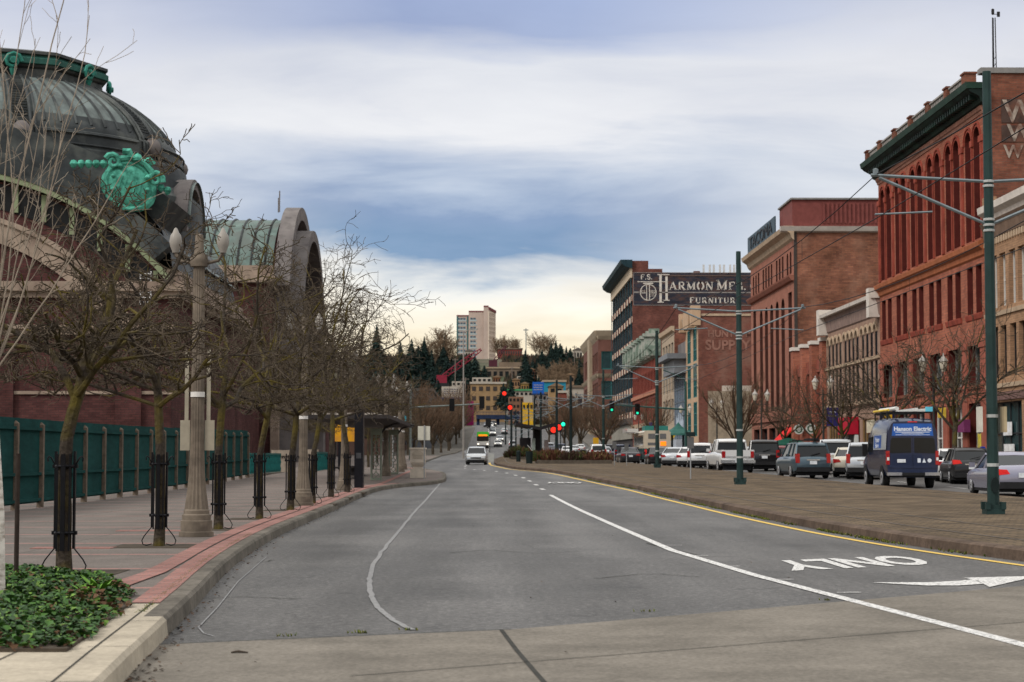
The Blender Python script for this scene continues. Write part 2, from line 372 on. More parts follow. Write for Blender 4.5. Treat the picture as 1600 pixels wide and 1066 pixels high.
def build_ground():
    # ground sheet to the horizon
    mb = MB(); xs = [-2500, -900, -400, -200, -120, -70, -40, -20, -10, 0, 10, 20, 30, 50, 80, 130, 200, 400, 900, 2500]
    idx = {}
    for i, y in enumerate(GY):
        for j, x in enumerate(xs):
            z = gz(y) - .06
            if y > 560 and abs(x) > 12: z += 2.2 * math.sin(x * .031 + y * .012) * min(1, (y - 560) / 150)
            mb.v.append((x, y, z))
    n = len(xs)
    for i in range(len(GY) - 1):
        for j in range(n - 1):
            mb.f.append((i * n + j, i * n + j + 1, (i + 1) * n + j + 1, (i + 1) * n + j)); mb.m.append(0)
    hill = M('hillside_earth', (.085, .075, .05), .95, .35, .05, col2=(.045, .055, .03), cscale=.02)
    tag(mb.build('ground', hill, fix=False), kind='structure')
    strip('road', lambda y: XK(y) - .6 if y < 520 else -4.2, lambda y: XS(y) + .3 if y < 520 else 7.0, -40, 700, 0, ASPH)
    # concrete of the crossing in the foreground
    mb = MB(); edge = [(-4, 13.2), (-2.4, 13.9), (.2, 15.05), (3.5, 17.95), (5.8, 20.0), (12, 25.4), (22, 34)]
    for (xa, ya), (xb, yb) in zip(edge, edge[1:]):
        mb.quad((xa, -40, .004), (xb, -40, .004), (xb, yb, .004), (xa, ya, .004))
    tag(mb.build('crossing_pavement', CONC, fix=False), kind='structure')
    mb = MB()
    ribbon(mb, [(.12, 15.0), (.22, 13.4), (.33, 11.9), (.55, 9), (1.4, 0)], .035, .008)
    a, b = G(850, 1038), G(1520, 980); d = b - a
    ribbon(mb, [a - d * .35, a, b, b + d], .014, .008)
    ribbon(mb, [(-4, 13.2), (-2.4, 13.9), (.2, 15.05)], .02, .008); 
    tag(mb.build('pavement_joint', JOINT_M, fix=False), kind='structure')
    # left pavement with its kerb
    h = .15
    mb = MB(); ys = ysample(-40, 520)
    prev = None
    def ring(y):
        x = XK(y); z = gz(y)
        return [(x + .02, y, z - .05), (x, y, z + h - .03), (x - .03, y, z + h), (x - .18, y, z + h), (x - .18, y, z + h - .08)]
    rs = [ring(y) for y in ys if y <= 14.2] + [ring(14.6)]; mb.loft(rs, cap=False, closed=False); tag(mb.build('kerb', CREAM, fix=False), kind='structure')
    mb = MB(); rs = [ring(14.6)] + [ring(y) for y in ys if y > 14.6]; mb.loft(rs, cap=False, closed=False)
    tag(mb.build('kerb', KERB, fix=False), kind='structure')
    strip('sidewalk', lambda y: -24 if y < 520 else -12, lambda y: XK(y) - .175, 15.9, 262, h - .004, WALK)
    strip('sidewalk', lambda y: -24 if y < 520 else -12, lambda y: XK(y) - .175, 262, 520, h - .004, M('far_paving', (.085, .078, .068), .9, .3, .6))
    strip('sidewalk', lambda y: -24, lambda y: XK(y) - .175, -40, 15.9, h - .004, CREAM)
    mb = MB(); 
    for y in (14.2, 12.3, 10.4, 8.5): ribbon(mb, [(XK(y) + .0, y), (XK(y) - .245, y), (XK(y) - .3, y + .01)], .012, h + .003, step=.1)
    ribbon(mb, [(XK(y) - .25, y) for y in (16, 14, 12, 10, 8, 5, 0)], .012, h + .001)
    ribbon(mb, [(-3.0, 12.0), (-2.95, 9.5), (-2.8, 5)], .012, h + .001)
    tag(mb.build('sidewalk_joint', JOINT_M, fix=False), kind='structure')
    # pink brick borders: one hugs the kerb, one runs straight
    mb = MB()
    ya = ysample(15.92, 74)
    for a, b in zip(ya, ya[1:]):
        f = lambda y: (XK(y) - .185, XK(y) - .43)
        (r0, l0), (r1, l1) = f(a), f(b); mb.quad((l0, a, gz(a) + h + .004), (r0, a, gz(a) + h + .004), (r1, b, gz(b) + h + .004), (l1, b, gz(b) + h + .004))
    ya = ysample(17.6, 120)
    S = lambda y: -3.55 - max(0, y - 24) * .016 if y < 62 else -4.12
    for a, b in zip(ya, ya[1:]):
        ra, rb = min(S(a) + .12, XK(a) - .46), min(S(b) + .12, XK(b) - .46)
        mb.quad((ra - .24, a, gz(a) + h + .008), (ra, a, gz(a) + h + .008), (rb, b, gz(b) + h + .008), (rb - .24, b, gz(b) + h + .008))
    tag(mb.build('brick_border', PINK, fix=False), kind='structure')
    mb = MB()
    for x, y in ((-5.75, 19.6), (-5.6, 25.4), (-5.6, 31.2)): mb.box(x - .55, x + .55, y - .2, y + .2, h - .1, h + .006)
    tag(mb.build('brick_inlay', PINK), kind='structure')
    # tramway between the carriageways
    strip('tramway', lambda y: XM(y) + .28, lambda y: XR(y) - .12, -40, 420, h, TRACKB)
    mb = MB(); ys = ysample(-40, 420)
    rs = []
    for y in ys:
        x = XM(y); z = gz(y); rs.append([(x - .02, y, z - .05), (x, y, z + h - .01), (x + .05, y, z + h + .015), (x + .24, y, z + h + .02), (x + .29, y, z + h - .05)])
    mb.loft(rs, cap=False, closed=False)
    rs = []
    for y in ys:
        x = XR(y); z = gz(y); rs.append([(x - .13, y, z + h - .05), (x - .12, y, z + h + .004), (x - .02, y, z + h + .004), (x, y, z + h - .02), (x + .02, y, z - .05)])
    mb.loft(rs, cap=False, closed=False)
    tag(mb.build('tramway_kerb', KERBR, fix=False), kind='structure')
    mb = MB(); rr = ysample(4, 400)
    for off in (1.15, 2.6):
        ribbon(mb, [(XM(y) + off, y) for y in rr], .07, h + .006)
    for off in (-.9, -2.35):
        ribbon(mb, [(XR(y) + off, y) for y in rr], .07, h + .006)
    tag(mb.build('tram_rail', STEEL, fix=False), kind='structure')
    # right pavement
    strip('sidewalk', lambda y: XS(y) + .15, lambda y: 60, 20, 520, h, M('right_paving', (.12, .11, .098), .85, .25, 2.0))
    mb = MB(); rs = [[(XS(y) - .02, y, gz(y) - .05), (XS(y), y, gz(y) + h), (XS(y) + .17, y, gz(y) + h + .004), (XS(y) + .17, y, gz(y))] for y in ysample(20, 520)]
    mb.loft(rs, cap=False, closed=False); tag(mb.build('kerb', KERB, fix=False), kind='structure')
    # markings
    def W(y): return .13 + .0006 * y
    mb = MB(); pts = [G(1600, 1010), G(1330, 941), G(1180, 901), G(1050, 861), G(960, 822), G(905, 797), G(860, 774)]
    p0 = pts[0] + (pts[0] - pts[1]) * 1.5
    ribbon(mb, [p0] + pts, .135, .008)
    for px, py in ((1312, 925), (1210, 905), (1130, 884), (1083, 868), (1045, 852)):
        a = G(px - 4, py + 2); ribbon(mb, [a, a + Vector((.25, .02, 0))], .05, .009)
    ds = [(848, 765), (838, 758), (828, 752), (818, 747), (806, 743), (792, 739.5), (776, 737), (757, 735.5), (742, 734), (727, 732)]
    for px, py in ds:
        a = G(px, py); ribbon(mb, [a + Vector((.02, -.9, 0)), a + Vector((-.04, .9, 0))], .16, .008)
    for k in range(9):
        y = 140 + k * 11; ribbon(mb, [(-1.6 - .004 * k * 11, y), (-1.65 - .004 * k * 11, y + 4)], .16, .012)
    for k in range(14):
        y = 380 + k * 12; ribbon(mb, [(.6, y), (.6, y + 4)], .2, .02)
    tag(mb.build('lane_line', WHITE_M, fix=False), kind='structure')
    mb = MB(); pts = wobble([G(645, 988), G(619, 975), G(597, 957), G(582, 938), G(577, 918), G(580, 896), G(590, 874), G(606, 852), G(630, 822), G(652, 796), G(672, 774), G(688, 755)], .007)
    ribbon(mb, pts, lambda y: .05 + .0003 * y, .008); tag(mb.build('crack_seal', TAR_M, fix=False), kind='structure')
    mb = MB()
    for k, L in enumerate((((352, 876), (392, 880), (430, 876)), ((700, 865), (760, 861), (835, 866), (905, 862)), ((640, 800), (700, 797), (790, 799)), ((1010, 850), (1090, 868), (1150, 872)), ((300, 940), (380, 934), (470, 938)), ((930, 905), (1010, 899), (1090, 903)), ((655, 765), (720, 763), (780, 765)))):
        ribbon(mb, wobble([G(*q) for q in L], .02, 7, k), .024, .007)
    tag(mb.build('road_crack', JOINT_M, fix=False), kind='structure')
    mb = MB()
    pts = [G(416, 872), G(372, 912), G(340, 950), G(310, 984), G(318, 993), G(334, 996)]
    ribbon(mb, pts, .013, .008)
    tag(mb.build('parking_mark', FAINT_M, fix=False), kind='structure')
    mb = MB(); ribbon(mb, [(XM(y) - .42, y) for y in ysample(10, 175)], lambda y: .12 + .0004 * y, .008)
    tag(mb.build('yellow_line', YEL_M, fix=False), kind='structure')
    # right carriageway parking lines
    mb = MB()
    for k in range(8): ribbon(mb, [(18.4, 62 + k * 9), (18.4, 65 + k * 9)], .12, .008)
    tag(mb.build('lane_line', WHITE_M, fix=False), kind='structure')
build_ground()

def text_mesh(body, size, mat, right, up, origin, name, parent=None, depth=.01, align='CENTER', sx=1.0, bold=0.0, shear=0.0, world=True):
    cu = bpy.data.curves.new('lettering', 'FONT'); cu.body = body; cu.size = size; cu.align_x = align; cu.align_y = 'CENTER'; cu.extrude = depth; cu.offset = bold; cu.shear = shear
    cu.resolution_u = 3
    tmp = bpy.data.objects.new('lettering', cu); COL.objects.link(tmp); bpy.context.view_layer.update()
    me = bpy.data.meshes.new_from_object(tmp.evaluated_get(bpy.context.evaluated_depsgraph_get())); bpy.data.objects.remove(tmp)
    r, u = Vector(right).normalized(), Vector(up).normalized(); nn = r.cross(u)
    o0 = Vector(origin) - (Vector(parent.location) if (parent is not None and world) else Vector((0, 0, 0)))
    mt = Matrix(((r.x * sx, u.x, nn.x, o0.x), (r.y * sx, u.y, nn.y, o0.y), (r.z * sx, u.z, nn.z, o0.z), (0, 0, 0, 1)))
    me.transform(mt); me.materials.clear(); me.materials.append(mat)
    o = bpy.data.objects.new(name, me); link(o, parent)
    if parent is not None: KIDS.setdefault(parent.name, []).append(o)
    return o
# the road lettering faces oncoming drivers
def road_writing():
    a, b = G(1205, 880), G(1447, 877); c = (G(1325, 867) + G(1325, 891)) / 2
    w = 2.25; h = G(1325, 867).y - G(1325, 892).y
    o = text_mesh('ONLY', 1.0, WHITE_M, (-1, 0, 0), (0, -1, 0), (0, 0, 0), 'road_lettering', depth=.0, bold=.035)
    xs = [v.co.x for v in o.data.vertices]; ys = [v.co.y for v in o.data.vertices]
    kx, ky = (b.x - a.x) / (max(xs) - min(xs)), h / (max(ys) - min(ys)); mx, my = (max(xs) + min(xs)) / 2, (max(ys) + min(ys)) / 2
    o2 = o.copy(); o2.data = o.data.copy(); COL.objects.link(o2)
    nl, nr, fl = G(1246, 892.5), G(1414, 882), G(1205, 877.5); nl = Vector((3.70, 22.55, 0)); du, dv = Vector((2.13, 1.4)), Vector((.0, 2.1))
    for v in o.data.vertices:
        p = Vector((nl.x, nl.y)) + du * ((v.co.x - min(xs)) / (max(xs) - min(xs))) + dv * ((v.co.y - min(ys)) / (max(ys) - min(ys))); v.co = (p.x, p.y, 0)
    o.location = (0, 0, .008); tag(o, kind='structure')
    a, b = G(855, 757), G(908, 755); c = G(880, 755)
    kx = (b.x - a.x) / (max(xs) - min(xs))
    for v in o2.data.vertices: v.co = Vector(((v.co.x - mx) * kx, (v.co.y - my) * 5.0, 0))
    o2.location = ((a.x + b.x) / 2, c.y, gz(c.y) + .02); tag(o2, kind='structure')
    mb = MB(); mb2 = []
    top = [(1359, 911.5), (1400, 911.8), (1450, 911.5), (1500, 909.5), (1520, 908)]; bot = [(1361, 913), (1400, 915), (1450, 916.3), (1500, 916), (1537, 914)]
    for i in range(4): mb.quad(*[(G(*p).x, G(*p).y, .008) for p in (top[i], top[i + 1], bot[i + 1], bot[i])])
    mb.poly([(G(*p).x, G(*p).y, .0085) for p in ((1506, 905), (1600, 903), (1640, 901.5), (1640, 904), (1600, 908), (1546, 919), (1528, 910))])
    tag(mb.build('turn_arrow', WHITE_M, fix=False), kind='structure')
road_writing()
# ---------------------------------------------------------------- bare trees
BARK = M('mossy_bark', (.046, .037, .029), .95, .5, 16, bump=.8, col2=(.105, .082, .018), cscale=1.2)
BARKD = M('dark_bark', (.055, .043, .034), .95, .4, 14, bump=.5)
TWIG = M('grey_twigs', (.066, .051, .036), .9, .45, 3)
TWIGB = M('brown_twigs', (.105, .066, .042), .9, .3, 6)
BIRCH = M('white_birch_bark', (.62, .58, .53), .8, .15, 6, col2=(.30, .26, .22), cscale=5.0, stretch=(1, 1, 3))
BIRCHT = M('pale_birch_twigs', (.24, .20, .16), .85, .3, 8)
class Tree:
    def __init__(s, seed): s.r = random.Random(seed); s.mb = MB()
    def perp(s, d):
        a = d.cross(Vector((s.r.gauss(0, 1), s.r.gauss(0, 1), s.r.gauss(0, 1)))); return a.normalized()
    def grow(s, p, d, L, r, lev, cfg):
        rg = s.r; n = cfg['seg'][lev]; pts = [p.copy()]; rad = [r]; dirs = [d.copy()]
        for i in range(n):
            d = (d + Vector((rg.gauss(0, 1), rg.gauss(0, 1), rg.gauss(0, 1))) * cfg['wig'][lev] + Vector((0, 0, cfg['up'][lev]))).normalized()
            if p.z < cfg.get('floor', 0) and lev < 3: d.z = max(d.z, .3 if lev == 0 else .15); d.normalize()
            p = p + d * (L / n); pts.append(p.copy()); rad.append(max(cfg['rmin'], r * (1 - .62 * (i + 1) / n))); dirs.append(d.copy())
        s.mb.tube(pts, rad, cfg['sides'][lev], 1 if lev >= cfg['twig'] else 0, cap=lev == 0)
        if lev + 1 >= len(cfg['seg']): return
        k = cfg['kids'][lev]
        for j in range(k):
            t = cfg['from'][lev] + (1 - cfg['from'][lev]) * (j + rg.random()) / k
            i = min(n - 1, int(t * n)); f = t * n - i
            q = pts[i].lerp(pts[i + 1], f); ang = R(rg.uniform(*cfg['ang'][lev]))
            dd = (dirs[i + 1] * math.cos(ang) + s.perp(dirs[i + 1]) * math.sin(ang)); dd.z *= cfg['flat'][lev]; dd.normalize()
            s.grow(q, dd, L * rg.uniform(*cfg['len'][lev]) * (1.15 - .5 * t), max(cfg['rmin'], (rad[i] * (1 - f) + rad[i + 1] * f) * rg.uniform(.5, .72)), lev + 1, cfg)
        # the leader goes on as a thin spray
def make_tree(name, label, cat, seed, H, fork, rt, limbs, cfg, lean=(.06, .0), limb_ang=(28, 68), limb_len=.62, barkm=None, twigm=None, group=None):
    T = Tree(seed); rg = T.r; root = thing(name, label, cat, (0, 0, 0), 0, group)
    tr = MB(); pts = []; rad = []; x = y = 0.0
    for i in range(9):
        t = i / 8; pts.append((x, y, t * fork)); rad.append(rt * (1.15 if i == 0 else 1) * (1 - .22 * t))
        kk = 0 if t < .45 else 2.0
        x += kk * lean[0] * fork / 8 + rg.gauss(0, .006 + .008 * kk); y += kk * lean[1] * fork / 8 + rg.gauss(0, .006 + .008 * kk)
    tr.tube(pts, rad, 9)
    top = Vector(pts[-1])
    tr.build('trunk', barkm or BARK, root, smooth=True, fix=False)
    for k in range(limbs):
        az = 2 * math.pi * (k + rg.uniform(-.25, .25)) / limbs; an = R(rg.uniform(*limb_ang)) if k > 1 else R(14 + 18 * k)
        d = Vector((math.cos(az) * math.sin(an), math.sin(az) * math.sin(an), math.cos(an)))
        b = top.lerp(Vector(pts[6]), rg.random() * .8) if k else Vector(pts[-2])
        T.grow(b, d, H * limb_len * rg.uniform(.75, 1.12) * (1.12 if k < 2 else 1), rt * rg.uniform(.40, .60), 0, cfg)
    T.mb.build('crown', [barkm or BARK, twigm or TWIG], root, fix=False)
    return root
CFG_STREET = dict(seg=(7, 6, 5, 4), wig=(.26, .30, .32, .30), up=(.05, .03, .02, .01), sides=(6, 5, 3, 3), kids=(8, 7, 4), len=((.36, .72), (.34, .62), (.3, .6)), ang=((35, 75), (30, 70), (30, 75)),
                  flat=(.55, .6, .8), rmin=.0055, twig=2)
CFG_STREET['from'] = (.22, .15, .1); CFG_STREET['floor'] = 2.3
CFG_FAR = dict(seg=(6, 5, 4), wig=(.16, .2, .24), up=(.10, .06, .03), sides=(5, 4, 3), kids=(9, 8), len=((.38, .62), (.35, .6)), ang=((25, 55), (25, 60)), flat=(1, 1), rmin=.014, twig=1)
CFG_FAR['from'] = (.2, .1)
CFG_VASE = dict(seg=(7, 6, 4), wig=(.07, .10, .14), up=(.05, .03, .02), sides=(5, 4, 3), kids=(12, 8), len=((.34, .55), (.3, .5)), ang=((14, 34), (18, 42)), flat=(1, 1), rmin=.012, twig=1)
CFG_VASE['from'] = (.25, .15)

STREET_T = [(108, 893, 20.0), (255, 852, 25.9), (347, 826, 31.8), (410, 810, 37.0), (455, 797, 42.8), (491, 787, 48.3), (515, 778, 55.0), (538, 771, 61.0)]
T_LABEL = ['bare mossy street tree closest to the ivy bed, forked low', 'bare street tree just left of the first fluted lamp post', 'bare street tree just right of the first fluted lamp post',
           'bare street tree in front of the end of the green board fence', 'bare street tree hugging the left side of the second fluted lamp post', 'bare street tree just right of the second fluted lamp post',
           'bare street tree with bright yellow moss left of the yellow banner', 'bare street tree standing before the third fluted lamp post and yellow banner']
GRD = M('black_iron', (.012, .012, .014), .45, .2, 6, metal=.6)
def make_guard(label):
    g = thing('tree_guard', label, 'tree guard', (0, 0, 0), 0, 'black iron guards round the street trees')
    for sx in (-1, 1):
        u = MB(); u.box(sx * .100 - .012, sx * .100 + .012, -.025, .025, .26, 1.30); u.box(sx * .066 - .009, sx * .066 + .009, -.088, -.070, .24, 1.27); u.build('upright', GRD, g, fix=False)
        f = MB(); pts = [(sx * .10, 0, .27), (sx * .15, 0, .21), (sx * .205, 0, .14), (sx * .235, 0, .08), (sx * .22, 0, .028), (sx * .17, 0, .012), (sx * .10, 0, .035)]
        f.tube(pts, .008, 6); f.build('foot_loop', GRD, g, smooth=True, fix=False)
        c = MB(); pts = [(sx * .10, 0, 1.14), (sx * .125, 0, 1.18), (sx * .15, 0, 1.23), (sx * .175, 0, 1.245), (sx * .19, 0, 1.225), (sx * .185, 0, 1.19)]
        c.tube(pts, .009, 6); c.build('curl', GRD, g, smooth=True, fix=False)
    for z in (.43, 1.14):
        b = MB(); b.tube([(.098 * math.cos(a), .098 * math.sin(a), z) for a in [i * math.pi / 8 for i in range(17)]], .018, 5, cap=False); b.bar((-.135, 0, z), (.135, 0, z), .035, .04); b.build('clamp_ring', GRD, g, fix=False)
    p = MB(); p.box(-.024, .024, -.112, -.096, .24, 1.27); p.build('front_bar', GRD, g, fix=False)
    return g
G_LABEL = ['black iron guard round the bare tree beside the ivy bed', 'black iron guard round the tree left of the first fluted lamp post', 'black iron guard round the tree right of the first fluted lamp post',
           'black iron guard round the tree at the end of the green fence', 'black iron guard round the tree left of the second fluted lamp post', 'black iron guard round the tree right of the second fluted lamp post',
           'black iron guard round the yellow mossy tree left of the banner', 'black iron guard in front of the third fluted lamp post base']
SOIL = M('tree_pit_soil', (.06, .048, .036), .95, .35, 9)
def street_trees():
    spec = [(11, 4.3, 2.3, 0.082, (.075, .02)), (23, 4.5, 2.4, .075, (-.04, 0)), (37, 4.9, 2.5, .078, (.05, 0)), (41, 5.0, 2.4, .072, (.09, .0)), (57, 5.3, 2.5, .082, (.06, 0)), (63, 6.0, 2.6, .078, (.06, 0))]
    G0 = make_guard(G_LABEL[0]); protos = []
    for i, (px, py, Y) in enumerate(STREET_T):
        x = G(px, py, .15).x
        loc = (x, Y, gz(Y) + .146)
        if i < 6:
            sd, H, fk, rt, ln = spec[i]
            t = make_tree('street_tree', T_LABEL[i], 'tree', sd, H, fk, rt, 7, CFG_STREET, ln, limb_ang=(46, 88), limb_len=.50 if i < 2 else .56, group='bare street trees along the left pavement'); protos.append(t)
            t.location = loc
        else:
            t = copy_tree(protos[i - 3 if i == 6 else 5], loc, R(110 if i == 6 else 200), T_LABEL[i], 1.14)
        g = G0 if i == 0 else copy_tree(G0, label=G_LABEL[i], rotz=R((i * 37) % 25 - 12))
        g.location = loc
        mb = MB(); mb.box(-.6, .6, -.55, .55, -.05, .006); o = mb.build('tree_pit', SOIL, fix=False); o.location = loc; tag(o, kind='structure')
    # further down the pavement
    more = [(-8.6, 86), (-8.9, 97), (-6.6, 108), (-8.5, 104), (-7.6, 120), (-9.6, 126), (-8.4, 138), (-8.9, 152), (-10.5, 165), (-9.1, 172), (-9.4, 196), (-9.9, 222), (-9.4, 250)]
    where = ['bare tree rising behind the bus shelter roof, the nearer one', 'bare tree rising behind the second shelter pillar', 'bare tree left of the cream stone litter bin, set further back', 'bare tree between the shelter and the brick station wall',
             'bare tree just beyond the litter bin by the far kerb bend', 'bare tree close to the station wall beyond the shelter', 'bare tree before the left signal mast, third beyond the bin', 'bare tree next beyond the litter bin row, nearly at the signal mast',
             'bare tree tucked back from the left signal mast', 'brown bare tree right beside the left signal mast', 'brown bare tree just past the left cross street', 'bare tree far along the left kerb behind the signal', 'furthest bare tree of the left pavement row']
    for k, ((x, y), lb) in enumerate(zip(more, where)):
        copy_tree(protos[(k * 2 + 3) % 6], (x, y, gz(y) + .146), R(k * 67), lb, .95 + .09 * (k % 3))
    return protos
PROTOS = street_trees()

# ---------------------------------------------------------------- birch and ivy bed in the foreground
def birch():
    T = Tree(5); root = thing('birch_tree', 'slender white barked birch in the ivy bed at the frame edge', 'tree', (-4.13, 15.9, .15))
    x0, y0 = -4.13, 15.9
    tr = MB(); pts = [(x0, y0, .1), (x0 - .015, y0, .9), (x0 - .07, y0, 1.7), (x0 - .13, y0, 2.0)]
    tr.tube(pts, [.055, .047, .04, .035], 9); tr.build('trunk', BIRCH, root, smooth=True, fix=False)
    cfg = dict(seg=(10, 6, 4), wig=(.055, .12, .18), up=(.05, .04, .02), sides=(6, 4, 3), kids=(5, 3), len=((.16, .36), (.25, .5)), ang=((14, 34), (18, 40)), flat=(1, 1), rmin=.0025, twig=1)
    cfg['from'] = (.3, .2)
    top = Vector(pts[-1])
    # main stems aimed at places of the crown
    for (px, py, dy, r) in ((105, -10, .1, .016), (190, 50, -.1, .013), (40, 160, .4, .014), (-60, 100, .2, .02), (10, -60, .2, .018), (215, 250, -.3, .012), (-120, -20, 0, .02), (60, 60, .3, .012), (20, 190, -.2, .011), (85, 200, .2, .010), (45, -40, .1, .012), (120, 150, .0, .010), (-20, 40, -.3, .013)):
        tgt = P(px, py, y0 + dy); d = tgt - top; L = d.length
        T.grow(top.copy(), (d.normalized() + Vector((0, 0, -.10))).normalized(), L * 1.02, r * .66, 0, cfg)
    T.mb.build('crown', [BIRCHT, BIRCHT], root, fix=False)
    st = MB(); q = G(25, 912, .15); st.tube([(q.x, q.y, .1), (q.x, q.y, 1.42)], .024, 8); tag(st.build('tree_stake', M('dark_wood_stake', (.03, .022, .018), .8, .3, 8), smooth=True), 'dark round stake standing in the ivy beside the birch', 'stake')
birch()
def ivy_bed():
    rg = random.Random(3)
    poly = [(-2.68, 12.0), (-2.78, 13.3), (-2.98, 15.6), (-3.3, 17.4), (-3.85, 19.0), (-4.6, 19.8), (-9.5, 20.2), (-9.5, 12.0)]
    def inside(x, y):
        c = False
        for (xa, ya), (xb, yb) in zip(poly, poly[1:] + poly[:1]):
            if (ya > y) != (yb > y) and x < (xb - xa) * (y - ya) / (yb - ya) + xa: c = not c
        return c
    def edge(x, y):
        m = 9
        for (xa, ya), (xb, yb) in zip(poly, poly[1:] + poly[:1]):
            a, b, p = Vector((xa, ya)), Vector((xb, yb)), Vector((x, y)); t = max(0, min(1, (p - a).dot(b - a) / (b - a).length_squared)); m = min(m, (p - a.lerp(b, t)).length)
        return m
    mb = MB(); mb.prism(lambda a, z, o: (a, z, .13 + o), poly, 0, .04); tag(mb.build('bed_soil', SOIL), kind='structure')
    mb = MB(); n = 0
    from mathutils import noise as ns
    while n < 26000:
        x, y = rg.uniform(-6.4, -2.4), rg.uniform(11.7, 20.3)
        xx = x + ns.noise(Vector((x * 2.3, y * 2.3, 7))) * .12
        if not inside(xx, y) or ns.noise(Vector((x * 3.1, y * 3.1, 2))) > .42: continue
        e = edge(xx, y); h = (.025 + .095 * min(1, e / .45)) * (1 + .7 * ns.noise(Vector((x * 1.7, y * 1.7, 0)))) 
        z = .165 + h * rg.uniform(.2, 1.0)
        s = rg.uniform(.012, .042) * (1.25 if rg.random() < .1 else 1); az = rg.uniform(0, 6.283); tilt = rg.uniform(-.2, 1.0)
        f = Vector((math.cos(az), math.sin(az), 0)); up = Vector((0, 0, 1))
        b = (f * math.cos(tilt) - up * math.sin(tilt)); a = f.cross(up)
        c = Vector((x, y, z))
        m = 0 if rg.random() < .5 else (1 if rg.random() < .66 else (2 if rg.random() < .72 else 3))
        if (z < .185 and rg.random() < .45) or (ns.noise(Vector((x * 1.1 + 9, y * 1.1, 3))) > .32 and rg.random() < .5): m = 3
        mb.add((c - b * s * .6, c + a * s * .8 - b * s * .2 + up * s * .15, c + b * s * 1.1 - up * .12 * s, c - a * s * .8 - b * s * .2 + up * s * .15), ((0, 1, 2), (0, 2, 3)), m); n += 1
    iv = [M('ivy_dark', (.022, .055, .014), .45, .3, 5), M('ivy_green', (.045, .11, .02), .45, .3, 5), M('ivy_bright', (.105, .19, .03), .5, .3, 5), M('ivy_brown', (.10, .055, .03), .8, .3, 5)]
    o = mb.build('ivy', iv, fix=False); tag(o, kind='stuff')
    # broad weeds at the back edge
    for (px, py, s, lb) in ((132, 912, .2, 'small bright green broad leaved weed at the back of the ivy'), (152, 908, .3, 'taller bright green weed at the corner of the ivy bed')):
        q = G(px, py, .3); mb = MB()
        for k in range(11):
            az = k * 2.4 + rg.random(); tl = rg.uniform(.35, 1.0); d = Vector((math.cos(az) * math.cos(tl), math.sin(az) * math.cos(tl), math.sin(tl))); a = d.cross(Vector((0, 0, 1))).normalized()
            L = s * rg.uniform(.6, 1); c = Vector((q.x, q.y, .2))
            mb.add((c, c + d * L * .5 + a * L * .13, c + d * L - Vector((0, 0, L * .1)), c + d * L * .5 - a * L * .13), ((0, 1, 2), (0, 2, 3)))
        tag(mb.build('weed', M('weed_green', (.12, .26, .03), .5, .25, 4), fix=False), lb, 'weed')
ivy_bed()
def kerb_moss():
    rg = random.Random(8); mb = MB()
    def tuft(x, y, z, s):
        for k in range(4):
            az = rg.uniform(0, 6.28); d = Vector((math.cos(az) * .6, math.sin(az) * .6, 1)).normalized() * s * rg.uniform(.5, 1.2); a = Vector((-math.sin(az), math.cos(az), 0)) * s * .22; c = Vector((x, y, z))
            mb.add((c - a, c + a, c + d), ((0, 1, 2),), rg.randrange(2))
    for k in range(1100):
        y = rg.uniform(15, 30); x = XK(y) - .25 + rg.gauss(0, .02); tuft(x, y, gz(y) + .14, .022)
    for px, py in ((452, 997), (560, 993), (570, 992), (640, 990), (1290, 941), (1010, 958)):
        q = G(px, py)
        for j in range(7): tuft(q.x + rg.gauss(0, .05), q.y + rg.gauss(0, .02), .004, .03)
    for k in range(2600):
        y = rg.uniform(20, 95); c = math.sin(y * 1.7) + math.sin(y * .61 + 1) + rg.gauss(0, .6)
        if c < .2: continue
        tuft(XM(y) - .06 + rg.gauss(0, .035), y, gz(y), .055)
    tag(mb.build('gutter_grass', [M('moss_yellow', (.16, .15, .03), .9, .3, 5), M('moss_green', (.07, .10, .02), .9, .3, 5)], fix=False), kind='stuff')
    mb = MB()
    for k in range(420):
        y = 11.5 + rg.random() ** 2 * 45; x = XK(y) + abs(rg.gauss(0, .10)) + .02; s = rg.uniform(.008, .03); az = rg.uniform(0, 6.3); a = Vector((math.cos(az), math.sin(az), .25)) * s; b = Vector((-math.sin(az), math.cos(az), .1)) * s * .6; c = Vector((x, y, .012 + gz(y)))
        mb.quad(c - a, c - b, c + a, c + b, rg.randrange(2))
    for k in range(60):
        y = rg.uniform(12, 60); x = rg.uniform(-2.5, 6); s = rg.uniform(.008, .022); az = rg.uniform(0, 6.3); a = Vector((math.cos(az), math.sin(az), .25)) * s; b = Vector((-math.sin(az), math.cos(az), .1)) * s * .6; c = Vector((x, y, .012 + gz(y)))
        mb.quad(c - a, c - b, c + a, c + b, rg.randrange(2))
    tag(mb.build('litter', [M('dry_leaf', (.09, .05, .03), .9, .3, 5), M('dark_leaf', (.04, .03, .022), .9, .3, 5)], fix=False), kind='stuff')
    q = G(372, 1028); mb = MB(); mb.tube([(q.x - .05, q.y, .012), (q.x, q.y + .01, .018), (q.x + .07, q.y, .012)], [.006, .01, .005], 5); tag(mb.build('fallen_twig', BARKD), 'short brown twig lying on the concrete by the kerb', 'twig')
kerb_moss()

